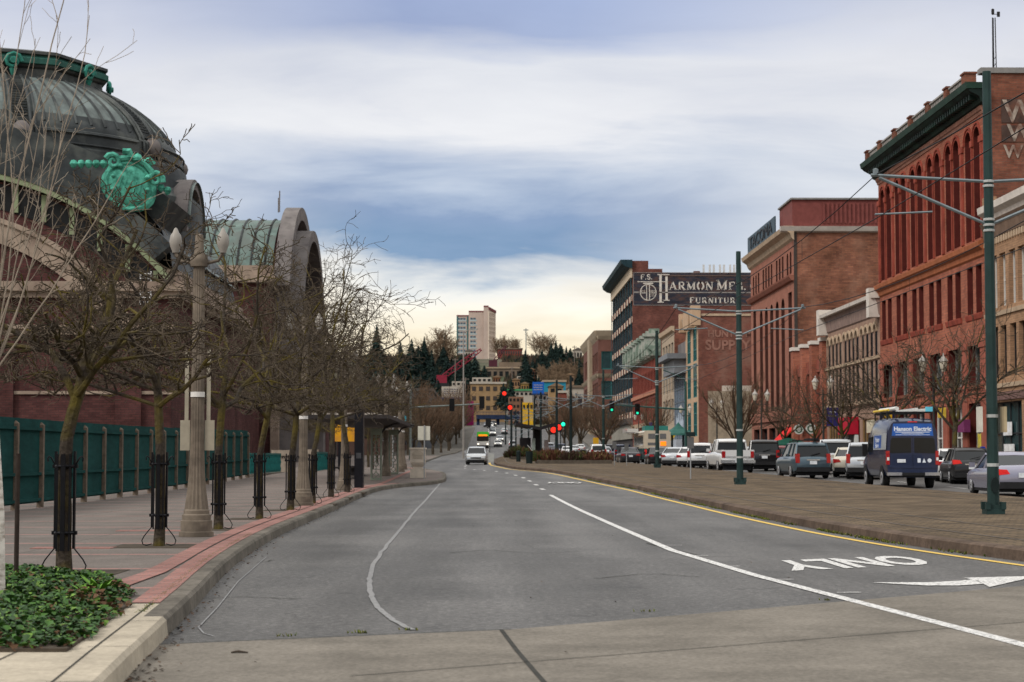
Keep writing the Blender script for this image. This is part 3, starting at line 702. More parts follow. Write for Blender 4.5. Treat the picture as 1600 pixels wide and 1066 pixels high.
# ---------------------------------------------------------------- green board fence and railing
def fence():
    tealb = BR('green_fence_boards', (.042, .205, .185), (.028, .150, .138), (.010, .05, .047), .11, 9.0, .35)
    wood = M('weathered_post', (.135, .105, .08), .9, .3, 7)
    r = thing('board_fence', 'tall teal green board fence with brown posts along the pavement', 'fence', (FENX, 38, .15))
    pans = MB(); y0, y1 = 33.0, 84.4
    n = int(round((y1 - y0) / 2.44))
    for k in range(n):
        a, b = y0 + (y1 - y0) * k / n, y0 + (y1 - y0) * (k + 1) / n; z = gz(b) + .15
        pb = MB(); pb.box(FENX - .06, FENX - .02, a + .004, b - .004, z + .12, z + 2.12); pb.build('board_panel', tealb, r)
        rl = MB()
        for zz in (.16, .78, 1.85): rl.box(FENX - .02, FENX + .045, a + .062, b - .062, z + zz, z + zz + .07)
        rl.build('rail', tealb, r)
    for k in range(n + 1):
        y = y0 + (y1 - y0) * k / n; z = gz(y) + .14; p = MB(); w = .072
        p.box(FENX - w, FENX + w, y - w, y + w, z, z + 2.0)
        p.add([(FENX - w, y - w, z + 2.0), (FENX + w, y - w, z + 2.0), (FENX + w, y + w, z + 2.0), (FENX - w, y + w, z + 2.0), (FENX, y, z + 2.07)], ((0, 1, 4), (1, 2, 4), (2, 3, 4), (3, 0, 4)))
        p.build('post', wood, r)
    # iron railing between stone piers
    teal = M('teal_iron', (.015, .12, .115), .5, .2, 5, metal=.3)
    rl = thing('iron_railing', 'low teal iron railing between the board fence and stone pier', 'railing', (FENX, 88, gz(88) + .15))
    z = gz(90) + .15; a, b = 85.0, 97.6
    t = MB(); t.box(FENX - .05, FENX + .05, a, b, z + .98, z + 1.06); t.box(FENX - .04, FENX + .04, a, b, z + .1, z + .16); t.build('rail', teal, rl)
    k = a + .2
    while k < b:
        q = MB(); q.lathe([(.05, 0), (.09, .15), (.05, .3), (.09, .5), (.05, .7), (.08, .88)], 8, (FENX, k, z + .1)); q.build('baluster', teal, rl, smooth=True); k += .55
    c = MB(); c.box(FENX - .2, FENX + .2, a, b, z - .3, z + .08); c.build('plinth', KERB, rl)
    st = M('pier_stone', (.27, .225, .18), .9, .25, 3)
    for y, lb in ((98.4, 'low stone pier closing the teal iron railing'), (114, 'low stone pier further along by the yellow banner')):
        p = thing('stone_pier', lb, 'pier', (FENX, y, gz(y))); z = gz(y); m = MB(); m.box(FENX - .45, FENX + .45, y - .45, y + .45, z, z + 1.0); m.build('shaft', st, p)
        m = MB(); m.box(FENX - .55, FENX + .55, y - .55, y + .55, z + 1.0, z + 1.12); m.box(FENX - .5, FENX + .5, y - .5, y + .5, z + 1.12, z + 1.3); m.build('cap', st, p)
    t2 = thing('iron_railing', 'short teal iron railing beyond the first stone pier', 'railing', (FENX + 1.5, 101, gz(101) + .15)); z = gz(101) + .15
    m = MB(); m.box(FENX + 1.5, FENX + 1.6, 100, 108, z + .95, z + 1.05); m.build('rail', teal, t2)
    for k in range(12):
        q = MB(); q.lathe([(.05, 0), (.09, .2), (.05, .4), (.09, .6), (.05, .97)], 8, (FENX + 1.55, 100.2 + k * .68, z)); q.build('baluster', teal, t2, smooth=True)
fence()

# ---------------------------------------------------------------- fluted lamp posts
LCONC = M('lamp_concrete', (.165, .135, .105), .9, .25, 5, col2=(.105, .086, .068), cscale=2.0)
GLOBE = M('lamp_globe', (.26, .24, .215), .35, .1, 2)
def make_lamp(label):
    r = thing('lamp_post', label, 'lamp post', (0, 0, 0), 0, 'fluted concrete lamp posts of the left pavement')
    b = MB(); b.lathe([(.0, 0), (.27, 0), (.27, .07), (.245, .08), (.245, .24), (.225, .25), (.225, .33), (.2, .35), (.2, .4), (.185, .42), (0, .42)], 20); b.build('base', LCONC, r, smooth=True)
    s = MB(); n = 32; rings = []
    for z, rr in [(.42, .185), (.55, .168), (.75, .142), (1.0, .122), (1.4, .108), (2.2, .103), (3.2, .095), (4.25, .088)]:
        rings.append([((rr if j % 2 else rr * .90) * math.cos(2 * math.pi * j / n), (rr if j % 2 else rr * .90) * math.sin(2 * math.pi * j / n), z) for j in range(n)])
    s.loft(rings); s.build('shaft', LCONC, r)
    c = MB(); c.lathe([(.0, 4.2), (.13, 4.2), (.15, 4.28), (.13, 4.36), (.08, 4.42), (.06, 4.7), (0, 4.72)], 12); c.build('capital', LCONC, r, smooth=True)
    for sx in (-1, 1):
        a = MB(); a.tube([(0, 0, 4.36), (sx * .14, 0, 4.26), (sx * .3, 0, 4.3), (sx * .37, 0, 4.42)], .03, 6); a.build('arm', LCONC, r, smooth=True)
        g = MB(); g.lathe([(0, 4.42), (.05, 4.42), (.06, 4.46), (.085, 4.52), (.10, 4.6), (.085, 4.69), (.05, 4.74), (.025, 4.8), (0, 4.82)], 12, (sx * .37, 0, 0)); g.build('globe', GLOBE, r, smooth=True)
    w = MB(); w.lathe([(.108, 2.16), (.112, 2.16), (.112, 2.24), (.108, 2.24)], 16); w.build('band', M('pale_band', (.6, .58, .55), .6, .1, 5), r)
    return r
LAMPY = [(29.0, -4.5), (46.6, -4.58), (63.5, -4.85), (88, -4.75), (99, -4.6), (108, -4.85), (124, -6.4)]
LAMPL = ['fluted concrete lamp post nearest, with two sign plates, by the green fence', 'second fluted concrete lamp post, between two guarded trees', 'third fluted concrete lamp post, hidden behind a guarded tree',
         'fluted lamp post standing by the second bus shelter pillar', 'fluted lamp post just behind the shelter roof end', 'fluted lamp post left of the cream litter bin', 'fluted lamp post furthest along, beyond the litter bin']
L0 = make_lamp(LAMPL[0])
for i, ((y, x), lb) in enumerate(zip(LAMPY, LAMPL)):
    o = L0 if i == 0 else copy_tree(L0, label=lb); o.location = (x, y, gz(y) + .15)
pm = M('sign_plate_back', (.30, .27, .21), .6, .15, 4)
for sx in (-1, 1):
    m = MB(); m.box(sx * .19 - .075, sx * .19 + .075, -.012, .012, 1.33, 1.80); o = m.build('sign_plate', pm, L0, world=False)
    m = MB(); m.box(sx * .17 - .03, sx * .17 + .03, -.012, .012, 1.80, 2.9); m.build('banner_rail', pm, L0, world=False)

# ---------------------------------------------------------------- pavement furniture on the left
def furniture():
    blk = M('kiosk_black', (.010, .010, .013), .35, .2, 2)
    Y = 67; x = PX(561.5, Y); z = gz(Y) + .15
    r = thing('information_pillar', 'tall slim black information pillar at the kerb before the shelter', 'pillar', (x, Y, z))
    m = MB(); m.box(x - .155, x + .155, Y - .35, Y + .35, z, z + 2.84); m.build('casing', blk, r)
    m = MB(); m.box(x - .09, x + .09, Y - .36, Y - .352, z + 1.05, z + 1.25); m.build('notice', M('grey_notice', (.05, .05, .055), .5, .2, 6), r)
    # bus shelter
    gg = M('pale_green_iron', (.17, .19, .15), .6, .15, 4); drk = M('shelter_roof_dark', (.03, .026, .026), .6, .2, 3); lt = M('roof_flashing', (.34, .30, .26), .6, .15, 3)
    z = gz(80) + .15
    r = thing('bus_shelter', 'bus shelter with lattice iron pillars and dark flat roof', 'bus shelter', (-5.2, 80, z))
    for Yp in (79.5, 92):
        xp = PX(588 if Yp < 85 else 615, Yp); z = gz(Yp) + .15; w = .235
        p = MB(); p.box(xp - w, xp - w + .07, Yp - .2, Yp + .2, z, z + 2.12); p.box(xp + w - .07, xp + w, Yp - .2, Yp + .2, z, z + 2.12); p.box(xp - w + .07, xp + w - .07, Yp - .2, Yp + .2, z, z + .1)
        p.box(xp - w + .07, xp + w - .07, Yp - .2, Yp + .2, z + 1.93, z + 2.12); p.box(xp - w - .03, xp + w + .03, Yp - .23, Yp + .23, z + 2.12, z + 2.2); p.build('pillar', gg, r)
        l = MB()
        for k in range(4):
            z0 = z + .12 + k * .455; zz = [(0, 0), (.12, .12), (0, .24), (-.12, .12)]
            for i in range(4):
                (a, c), (b, d) = zz[i], zz[(i + 1) % 4]; l.bar((xp + a, Yp - .16, z0 + c), (xp + b, Yp - .16, z0 + d), .035)
            l.bar((xp, Yp - .16, z0 + .24), (xp, Yp - .16, z0 + .455), .035); l.bar((xp - .16, Yp - .16, z0 + .35), (xp + .16, Yp - .16, z0 + .35), .03)
        l.build('lattice', gg, r)
        b = MB(); b.tube([(xp + .2, Yp, z + 2.0), (xp + .4, Yp, z + 2.25), (xp + .75, Yp, z + 2.4), (xp + 1.0, Yp, z + 2.43)], .05, 6); b.build('bracket', drk, r, smooth=True)
    z = gz(85) + .15; m = MB(); m.box(-6.9, -3.75, 71.5, 95.5, z + 2.42, z + 2.56); m.build('roof', drk, r)
    m = MB(); m.box(-6.9, -4.3, 73.5, 94.5, z + 2.56, z + 2.68); m.build('roof_upstand', lt, r)
    m = MB(); m.box(-6.6, -6.1, 81, 91, z + .42, z + .5); m.box(-6.5, -6.2, 82, 82.2, z, z + .42); m.box(-6.5, -6.2, 89, 89.2, z, z + .42); m.build('bench', drk, r)
    # litter bin, cream stone
    cs = M('cream_cast_stone', (.50, .435, .36), .85, .15, 4); Y = 84; z = gz(Y) + .15; x = PX(653, Y)
    r = thing('litter_bin', 'cream cast stone litter bin with arched top on a pedestal', 'litter bin', (x, Y, z))
    m = MB(); m.box(x - .34, x + .34, Y - .3, Y + .3, z, z + .42); m.build('pedestal', cs, r)
    m = MB(); m.loft([[(x - a, Y - b, z + c), (x + a, Y - b, z + c), (x + a, Y + b, z + c), (x - a, Y + b, z + c)] for a, b, c in ((.2, .2, .42), (.22, .2, .5), (.3, .28, .6), (.35, .32, .7))]); m.build('neck', cs, r)
    m = MB(); m.box(x - .34, x + .34, Y - .3, Y + .3, z + .7, z + 1.28); m.build('body', cs, r)
    m = MB(); m.box(x - .38, x + .38, Y - .34, Y + .34, z + 1.28, z + 1.36); m.build('lid', cs, r)
    m = MB(); m.prism(lambda a, zz, o: (x + a, Y - .3 - o, z + zz), [(-.26, 1.0), (.26, 1.0), (.26, 1.06), (.22, 1.14), (.12, 1.21), (0, 1.23), (-.12, 1.21), (-.22, 1.14), (-.26, 1.06)], .0, .025)
    for k in (.93, .87): m.box(x - .22, x + .22, Y - .32, Y - .3, z + k, z + k + .03)
    m.build('relief', M('cream_relief', (.36, .31, .25), .85, .15, 4), r)
    # sign seen from its back
    gm = M('galvanised', (.30, .30, .30), .5, .15, 6, metal=.4); Y = 82; z = gz(Y) + .15; x = PX(663, Y)
    r = thing('parking_sign', 'square blank back of a sign on a thin grey post by the bin', 'sign', (x, Y, z))
    m = MB(); m.tube([(x, Y, z), (x, Y, z + 2.36)], .03, 6); m.build('post', gm, r)
    m = MB(); m.box(x - .29, x + .25, Y + .035, Y + .05, z + 1.7, z + 2.32); m.build('plate', M('sign_back', (.47, .45, .38), .5, .1, 4), r)
    # yellow banner
    ym = M('banner_yellow', (.62, .30, .012), .6, .12, 1.2, col2=(.48, .22, .03), cscale=1.2); Y = 108; z = gz(Y) + .15; x = PX(540, Y)
    r = thing('banner_sign', 'bright yellow banner board on dark posts behind the trees', 'banner', (x, Y, z))
    m = MB(); m.box(x - .62, x + .62, Y - .04, Y, PZ(690, Y), PZ(649, Y)); m.build('board', ym, r)
    for s in (-.35, .12):
        m = MB(); m.box(x + s - .09, x + s + .09, Y - .02, Y + .1, z, PZ(690, Y)); m.build('post', blk, r)
    # blue and white sign beyond the shelter
    Y = 120; x = PX(614, Y); z = gz(Y) + .15
    r = thing('shop_sign', 'white and cyan sign board on a post behind the shelter', 'sign', (x, Y, z))
    m = MB(); m.tube([(x, Y, z), (x, Y, PZ(652, Y))], .05, 6); m.build('post', gm, r)
    m = MB(); m.box(x - .15, x + .55, Y - .09, Y - .05, PZ(662, Y), PZ(651, Y)); m.build('white_plate', M('white_plate', (.6, .58, .58), .5, .05), r)
    m = MB(); m.box(x + .56, x + .85, Y - .09, Y - .05, PZ(658, Y), PZ(650, Y)); m.build('cyan_plate', M('cyan_plate', (.03, .32, .42), .5, .05), r)
furniture()
# ---------------------------------------------------------------- domed station on the left
COPD = M('dark_copper', (.034, .039, .041), .55, .35, .8, col2=(.075, .082, .078), cscale=.5, metal=.2)
COPG = M('grey_green_copper', (.125, .152, .147), .55, .3, 1.2, col2=(.075, .088, .086), cscale=.7, metal=.15, stretch=(1, 1, .25))
VERD = M('bright_verdigris', (.085, .35, .265), .85, .4, 2.6, col2=(.03, .15, .11), cscale=1.9)
PALEV = M('pale_verdigris', (.20, .235, .14), .75, .2, 1.5)
SBRICK = BR('station_brick', (.092, .038, .035), (.062, .026, .026), (.045, .03, .028), .46, .15, .45)
SSTONE = M('station_stone', (.30, .235, .185), .9, .28, 1.2, col2=(.20, .15, .12), cscale=.6)
DARKW = M('dark_lunette', (.012, .013, .014), .3, .2, 1)
GREYST = M('grey_lead_stone', (.155, .14, .135), .85, .3, 1.0, col2=(.095, .085, .085), cscale=.5)
def station():
    cx, cy = -34.6, 131.0
    r = thing('domed_station', 'purple brick station with dark copper dome and green copper crest', 'station', (cx, cy, gz(115)))
    def pt(R_, az, z): return Vector((cx + R_ * math.sin(az), cy - R_ * math.cos(az), z))
    prof = [(13.9, 19.6), (13.9, 20.2), (13.55, 20.3), (13.5, 20.8), (13.2, 20.9), (13.15, 21.4), (12.9, 21.6), (12.85, 22.6), (12.5, 22.75), (12.45, 23.0), (12.3, 23.2), (11.95, 23.8), (11.4, 24.45), (10.75, 25.05), (9.9, 25.7), (8.9, 26.3), (7.7, 26.9)]
    d = MB(); d.lathe(prof[:12], 72, (cx, cy, 0), 0); d.lathe(prof[11:], 72, (cx, cy, 0), 1)
    up = [p for p in prof if p[1] >= 23.2]
    for k in range(8):
        for j in range(7):
            az = R(21 + 45 * k) + R(45) * (.16 + .68 * j / 6)
            d.tube([pt(a + .02, az, z) for a, z in up], .10, 4, 0, cap=False)
        for a, z, h in ((12.95, 21.75, .72),):     # sunk panel mouldings between the ribs
            aa = [R(21 + 45 * k) + R(45) * (.15 + .7 * i / 8) for i in range(9)]
            for zz, rr in ((z, .05), (z + h, .05)): d.tube([pt(a, q, zz) for q in aa], .07, 5, 0)
    d.build('dome', [COPD, COPG], r, smooth=True, fix=False)
    for k in range(8):
        az0 = R(21 + 45 * k); c = math.cos(az0)
        rb = MB(); full = [p for p in prof if p[1] >= 21.5]
        for s in (-1, 1):
            for w, rad in ((.62, .13), (.92, .09)):
                rb.tube([pt(a + .12, az0 + s * w / max(a, 5) * (.55 + .45 * a / 12.5) * 1.0, z) for a, z in full], rad, 5)
        for i in range(len(full) - 1):
            (a0, z0), (a1, z1) = full[i], full[i + 1]
            if z0 < 23: continue
            for f in (.15, .48, .82):
                a, z = a0 + (a1 - a0) * f, z0 + (z1 - z0) * f; w = .58 / max(a, 5) * (.55 + .45 * a / 12.5)
                rb.bar(pt(a + .12, az0 - w, z), pt(a + .12, az0 + w, z), .13, .12)
        rb.build('rib', COPD, r, smooth=True, fix=False)
        b = MB(); q = pt(12.95, az0, 22.35); b.lathe([(.02, -.62), (.3, -.55), (.5, -.32), (.6, 0), (.5, .32), (.3, .55), (.02, .62)], 12, tuple(q)); b.build('ball_ornament', GREYST, r, smooth=True)
    # crown ring
    g = MB(); g.lathe([(7.6, 26.7), (7.65, 26.9), (7.35, 27.0), (7.3, 27.65), (7.5, 27.75), (7.6, 27.9)], 8, (cx, cy, 0), 0, a0=R(-90 + 21 + 22.5), a1=R(270 + 21 + 22.5))
    g.build('crown_drum', COPD, r, fix=False)
    g = MB(); a0 = R(-90 + 21 + 22.5); g.lathe([(7.6, 27.9), (7.75, 27.95), (7.75, 28.3), (7.5, 28.45), (7.45, 28.55)], 8, (cx, cy, 0), 1, a0=a0, a1=a0 + 2 * math.pi); g.lathe([(7.45, 28.55), (7.7, 28.6), (7.7, 28.8), (5.2, 29.35), (0, 29.8)], 8, (cx, cy, 0), 0, a0=a0, a1=a0 + 2 * math.pi)
    g.build('crown_cap', [COPD, M('teal_copper_band', (.025, .085, .07), .7, .35, 1.0)], r, fix=False)
    for k in range(8):
        az = R(21 + 45 * k); s = MB(); q = pt(7.55, az, 27.9)
        t, n = Vector((math.cos(az), math.sin(az), 0)), Vector((math.sin(az), -math.cos(az), 0))
        s.tube([q + t * (.62 * (1 - i / 16) * math.cos(i * .75)) + Vector((0, 0, .62 * (1 - i / 16) * math.sin(i * .75))) + n * .15 for i in range(14)], .13, 6)
        s.tube([q + n * .05, q + n * .45], .2, 8); s.tube([q - Vector((0, 0, .5)) + n * .1, q - Vector((0, 0, .95)) + n * .05], [.25, .1], 6)
        s.build('scroll', M('teal_verdigris', (.03, .17, .135), .7, .35, 2.0), r, smooth=True, fix=False)
    # body under the dome
    yf = 115.6; F = lambda s, z, o: Vector((cx + s, yf - o, z))
    def arc(R_, zc, a0, a1, n=28): return [(R_ * math.sin(R(a0 + (a1 - a0) * i / n)), zc + R_ * math.cos(R(a0 + (a1 - a0) * i / n))) for i in range(n + 1)]
    zc = -.35
    def band(mb, Ro, Ri, zc_, half, o0, o1, m=0, n=28):
        A, B = arc(Ro, zc_, -half, half, n), arc(Ri, zc_, -half, half, n)
        mb.loft([[F(A[i][0], A[i][1], o1), F(B[i][0], B[i][1], o1), F(B[i][0], B[i][1], o0), F(A[i][0], A[i][1], o0)] for i in range(n + 1)], m)
    w = MB(); w.prism(F, [(-24, -1), (15.0, -1)] + [(x, z) for x, z in reversed(arc(19.3, zc, -50, 51)) if x < 15.0] + [(-24, 11.0)], -1.0, 0); w.build('gable_wall', SBRICK, r)
    m = MB(); n = 28; A, B = arc(19.15, zc, -48, 48), arc(17.6, zc, -48, 48)
    for i in range(n): m.quad(F(*A[i], .05), F(*A[i + 1], .05), F(*B[i + 1], .05), F(*B[i], .05))
    m.build('lunette', DARKW, r)
    for i in range(-8, 9):
        m = MB(); x = i * 1.75; zt = zc + math.sqrt(19.2 ** 2 - x * x); m.fbox(F, x - .15, x + .15, zt - 1.6, zt + .1, .05, .25); m.build('mullion', PALEV, r)
    m = MB(); band(m, 19.7, 19.38, zc, 50, 0, .8); m.build('arch_rim', PALEV, r)
    m = MB(); band(m, 20.05, 19.7, zc, 45.2, -1, .85); band(m, 20.4, 20.05, zc, 45.2, -1, .65); band(m, 20.75, 20.4, zc, 45.2, -1, .5); band(m, 21.1, 20.75, zc, 45.2, -1, .3)
    m.build('arch_moulding', COPD, r)
    m = MB(); band(m, 23.6, 20.9, zc - .6, 38.5, -10, -1.6); m.build('attic_curve', COPD, r, smooth=True)
    m = MB(); A = arc(21.0, zc, -45.2, 45.2); m.loft([[F(x, z, -.8) for x, z in A], [F(x, z, -31) for x, z in A]], cap=False, closed=False); m.build('vault_roof', COPG, r, smooth=True)
    m = MB(); m.lathe([(14.4, 15.0), (14.4, 19.0), (14.1, 19.3), (13.9, 19.7)], 64, (cx, cy, 0)); m.build('drum', COPD, r, smooth=True)
    m = MB(); band(m, 14.6, 13.4, 1.9, 62, 0, .3); band(m, 14.9, 14.6, 1.9, 62, 0, .45); m.build('stone_arch', SSTONE, r)
    m = MB(); m.fbox(F, -24, 15.2, 8.9, 9.25, 0, .3); m.fbox(F, -24, 15.25, 9.25, 9.5, 0, .5); m.fbox(F, -24, 15.1, 5.2, 5.4, 0, .12); m.build('string_course', SSTONE, r)
    for s in (-9.5, -1.5, 4.5, 12.4): m = MB(); m.fbox(F, s - .8, s + .8, -1, 8.9, 0, .28); m.build('pilaster', SBRICK, r)
    # street side with its own arch
    m = MB(); m.box(cx - 15, -19.6, yf + 1, 147, -1, 12.4); m.build('body', SBRICK, r)
    m = MB(); m.box(cx - 15, -19.1, yf - .35, 147.5, 11.2, 11.6); m.box(cx - 15, -18.8, yf - .6, 147.7, 11.6, 12.2); m.box(-20.2, -19.3, yf, 147, 12.2, 13.0); m.build('cornice', SSTONE, r)
    E = lambda s, z, o: Vector((-19.6 + o, 129 + s, z))
    def ring(mb, F_, Ro, Ri, zc_, a0, a1, o0, o1, n=24):
        A, B = arc(Ro, zc_, a0, a1, n), arc(Ri, zc_, a0, a1, n)
        mb.loft([[F_(A[i][0], A[i][1], o1), F_(B[i][0], B[i][1], o1), F_(B[i][0], B[i][1], o0), F_(A[i][0], A[i][1], o0)] for i in range(n + 1)])
    m = MB(); ring(m, E, 3.7, 3.0, 16.9, -95, 95, -2.2, -.7); m.build('side_arch', GREYST, r)
    m = MB(); m.loft([[(cx + 15 - d, yf + 1.2, z), (cx + 15 - d, 146, z)] for d, z in ((.1, 12.3), (.3, 14.0), (.9, 15.6), (2.0, 16.9), (4.0, 17.9))], cap=False, closed=False); m.build('copper_skirt', COPD, r, smooth=True)
    m = MB(); A = arc(3.5, 16.9, -90, 90, 24); m.loft([[E(x, z, -.5) for x, z in A], [E(x, z, -12) for x, z in A]], cap=False, closed=False); m.build('side_vault', COPG, r, smooth=True)
    m = MB(); m.prism(E, arc(3.1, 16.9, -90, 90, 24), -2.0, -1.8); m.build('side_lunette', DARKW, r)
    m = MB()
    for k in range(-4, 5): a = R(k * 19); m.bar(E(.6 * math.sin(a), 16.9 + .6 * math.cos(a), -1.5), E(3.1 * math.sin(a), 16.9 + 3.1 * math.cos(a), -1.5), .16)
    m.build('fan_bar', PALEV, r)
    # copper crest at the corner
    q = P(203, 288, 115.2); c = MB(); ax = Vector((.90, .25, -.36)).normalized() * .9; uz = Vector((.30, -.05, .95)).normalized() * .9; nn = ax.cross(uz).normalized() * .8
    def loc(u, v, o=0): return q + ax * u + uz * v + nn * o
    shield = [(1.75 * math.cos(t) * (1 - .12 * math.sin(t)), 1.5 * math.sin(t) - .1) for t in [i * math.pi / 10 for i in range(20)]]
    c.loft([[loc(u * k, v * k, o) for u, v in shield] for k, o in ((1.12, -1.8), (1.12, .15), (1.0, .34), (.9, .22), (.84, .30), (.6, .48), (.25, .56))])
    for s in (-1, 1):
        sp = [(s * (1.55 - .25 * 0) + s * .55 * (1 - i / 18) * math.cos(i * .6), 1.0 + .55 * (1 - i / 18) * math.sin(i * .6)) for i in range(16)]
        c.tube([loc(u, v, .25) for u, v in sp], [.19 * (1 - i / 26) for i in range(16)], 7)
        c.tube([loc(s * 1.6, .6, .1), loc(s * 1.75, -.2, .15), loc(s * 1.35, -1.1, .2), loc(s * .5, -1.65, .25), loc(0, -1.75, .25)], [.18, .2, .19, .16, .14], 7)
        for i in range(5 if s < 0 else 2): c.lathe([(0, -.26), (.18, -.13), (.25, .05), (.16, .26), (0, .3)], 7, tuple(loc(s * (2.1 + i * .48), .55 + i * (.0 if s > 0 else -.20), .05)))
    c.tube([loc(-1.2, 1.35, .2), loc(-.5, 1.75, .25), loc(.5, 1.75, .25), loc(1.2, 1.35, .2)], .2, 7); c.lathe([(0, -.35), (.35, 0), (.22, .35), (0, .5)], 8, tuple(loc(0, 1.7, .2)))
    for u, v, k in ((-1.0, .9, .2), (1.0, .9, .2), (-1.25, .1, .16), (1.25, .1, .16), (-1.0, -.8, .18), (1.0, -.8, .18)):
        c.lathe([(0, -k), (k * .7, -k * .6), (k, 0), (k * .6, k * .7), (0, k)], 7, tuple(loc(u, v, .42)))
    for k in range(-2, 3): c.tube([loc(k * .33, -.75, .42), loc(k * .36, -.2, .52), loc(k * .33, .35, .48)], [.06, .1, .07], 5)
    for s in (-1, 1):
        c.tube([loc(s * .4, 1.75, .2), loc(s * .75, 2.05, .2), loc(s * 1.15, 1.9, .2)], [.2, .24, .2], 6)
    c.build('crest', VERD, r, smooth=True, fix=False)
    # white wall ladder
    m = MB(); a, b = P(219, 476, 115.1), P(236, 424, 115.1)
    m.bar((a.x, 115.1, a.z), (a.x, 115.1, b.z), .08); m.bar((b.x, 115.1, a.z), (b.x, 115.1, b.z), .08)
    for k in range(7): z = a.z + (b.z - a.z) * (k + .5) / 7; m.bar((a.x, 115.1, z), (b.x, 115.1, z), .06)
    m.build('ladder', M('white_steel', (.6, .6, .6), .5, .1), r)
    # link block
    m = MB(); m.box(-52, -19.9, 147, 163, -1, 11.4); m.build('link_wall', SBRICK, r)
    m = MB(); m.box(-52, -19.5, 147.8, 163, 11.4, 12.1); m.build('link_cornice', SSTONE, r)
    # vaulted wing
    wy, wz = 177.0, 11.1; W_ = lambda s, z, o: Vector((-19.0 + o, wy + s, z))
    m = MB(); m.box(-55, -19.0, wy - 13, wy + 13, -1, 17.4); m.build('wing_wall', SBRICK, r)
    m = MB(); m.box(-55, -18.7, wy - 13.5, wy + 13.5, 16.7, 17.3); m.box(-55, -18.8, wy - 13.3, wy - 12.9, 17.3, 18.2); m.box(-55, -18.9, wy - 13.15, wy + 13.1, 9.2, 9.7); m.build('wing_cornice', SSTONE, r)
    m = MB(); A = arc(12.7, wz, -62, 62, 30); m.loft([[W_(x, z, -.3) for x, z in A], [W_(x, z, -34) for x, z in A]], 0, cap=False, closed=False)
    for k in range(22):
        B = arc(12.76, wz, -62, 62, 24); m.tube([W_(x, z, -1.0 - k * 1.25) for x, z in B], .10, 4, 1, cap=False)
    m.build('wing_vault', [M('pale_green_copper', (.105, .15, .135), .6, .3, .9, col2=(.10, .12, .11), cscale=.6), COPD], r, smooth=True)
    m = MB(); ring(m, W_, 13.6, 12.4, wz + .3, -68, 68, .1, 1.5); m.build('rear_gable_arch', GREYST, r)
    m = MB(); m.prism(W_, arc(12.5, wz, -80, 80, 24), -.6, .1); m.build('gable_infill', SBRICK, r)
    m = MB(); ring(m, W_, 11.9, 10.9, wz - .2, -100, 100, 0, 2.6); m.box(-19, -16.4, wy - 11.9, wy - 10.6, -1, wz); m.box(-19, -16.4, wy + 10.6, wy + 11.9, -1, wz); m.build('front_arch', GREYST, r)
    m = MB(); m.prism(W_, arc(10.95, wz - .2, -90, 90, 24), .3, .5); m.build('arch_window', DARKW, r)
    m = MB()
    for k in range(-5, 6): m.fbox(W_, k * 1.9 - .15, k * 1.9 + .15, wz - .2, wz - .2 + math.sqrt(max(.1, 10.9 ** 2 - (k * 1.9) ** 2)), .5, .8)
    m.build('arch_bars', COPD, r); KIDS[r.name][-1].name = 'window_bar'
    m = MB(); q = W_(-3, 24.3, -.5); m.tube([q, q + Vector((0, 0, 2.0))], .06, 5); q = W_(-4, 24.1, -.5); m.tube([q, q + Vector((0, 0, 1.4))], .05, 5); m.build('antenna', GREYST, r)
    # stone doorway and long low wing
    m = MB(); m.box(-19.0, -18.5, 164.6, 168, 0, 5.6); m.box(-19.0, -18.3, 163.6, 164.6, 0, 6.6); m.box(-19.0, -18.3, 168, 169, 0, 6.6); m.build('stone_doorway', SSTONE, r)
    m = MB(); m.box(-52, -19.6, wy + 13, 262, -1, 9.5); m.build('long_wall', SBRICK, r)
    m = MB(); m.box(-52, -19.2, wy + 13, 262.4, 9.5, 10.2); m.build('long_cornice', SSTONE, r)
    for y in range(196, 258, 9):
        m = MB(); m.box(-19.62, -19.5, y, y + 2.6, 1.2, 7.2); m.build('window', DARKW, r)
station()
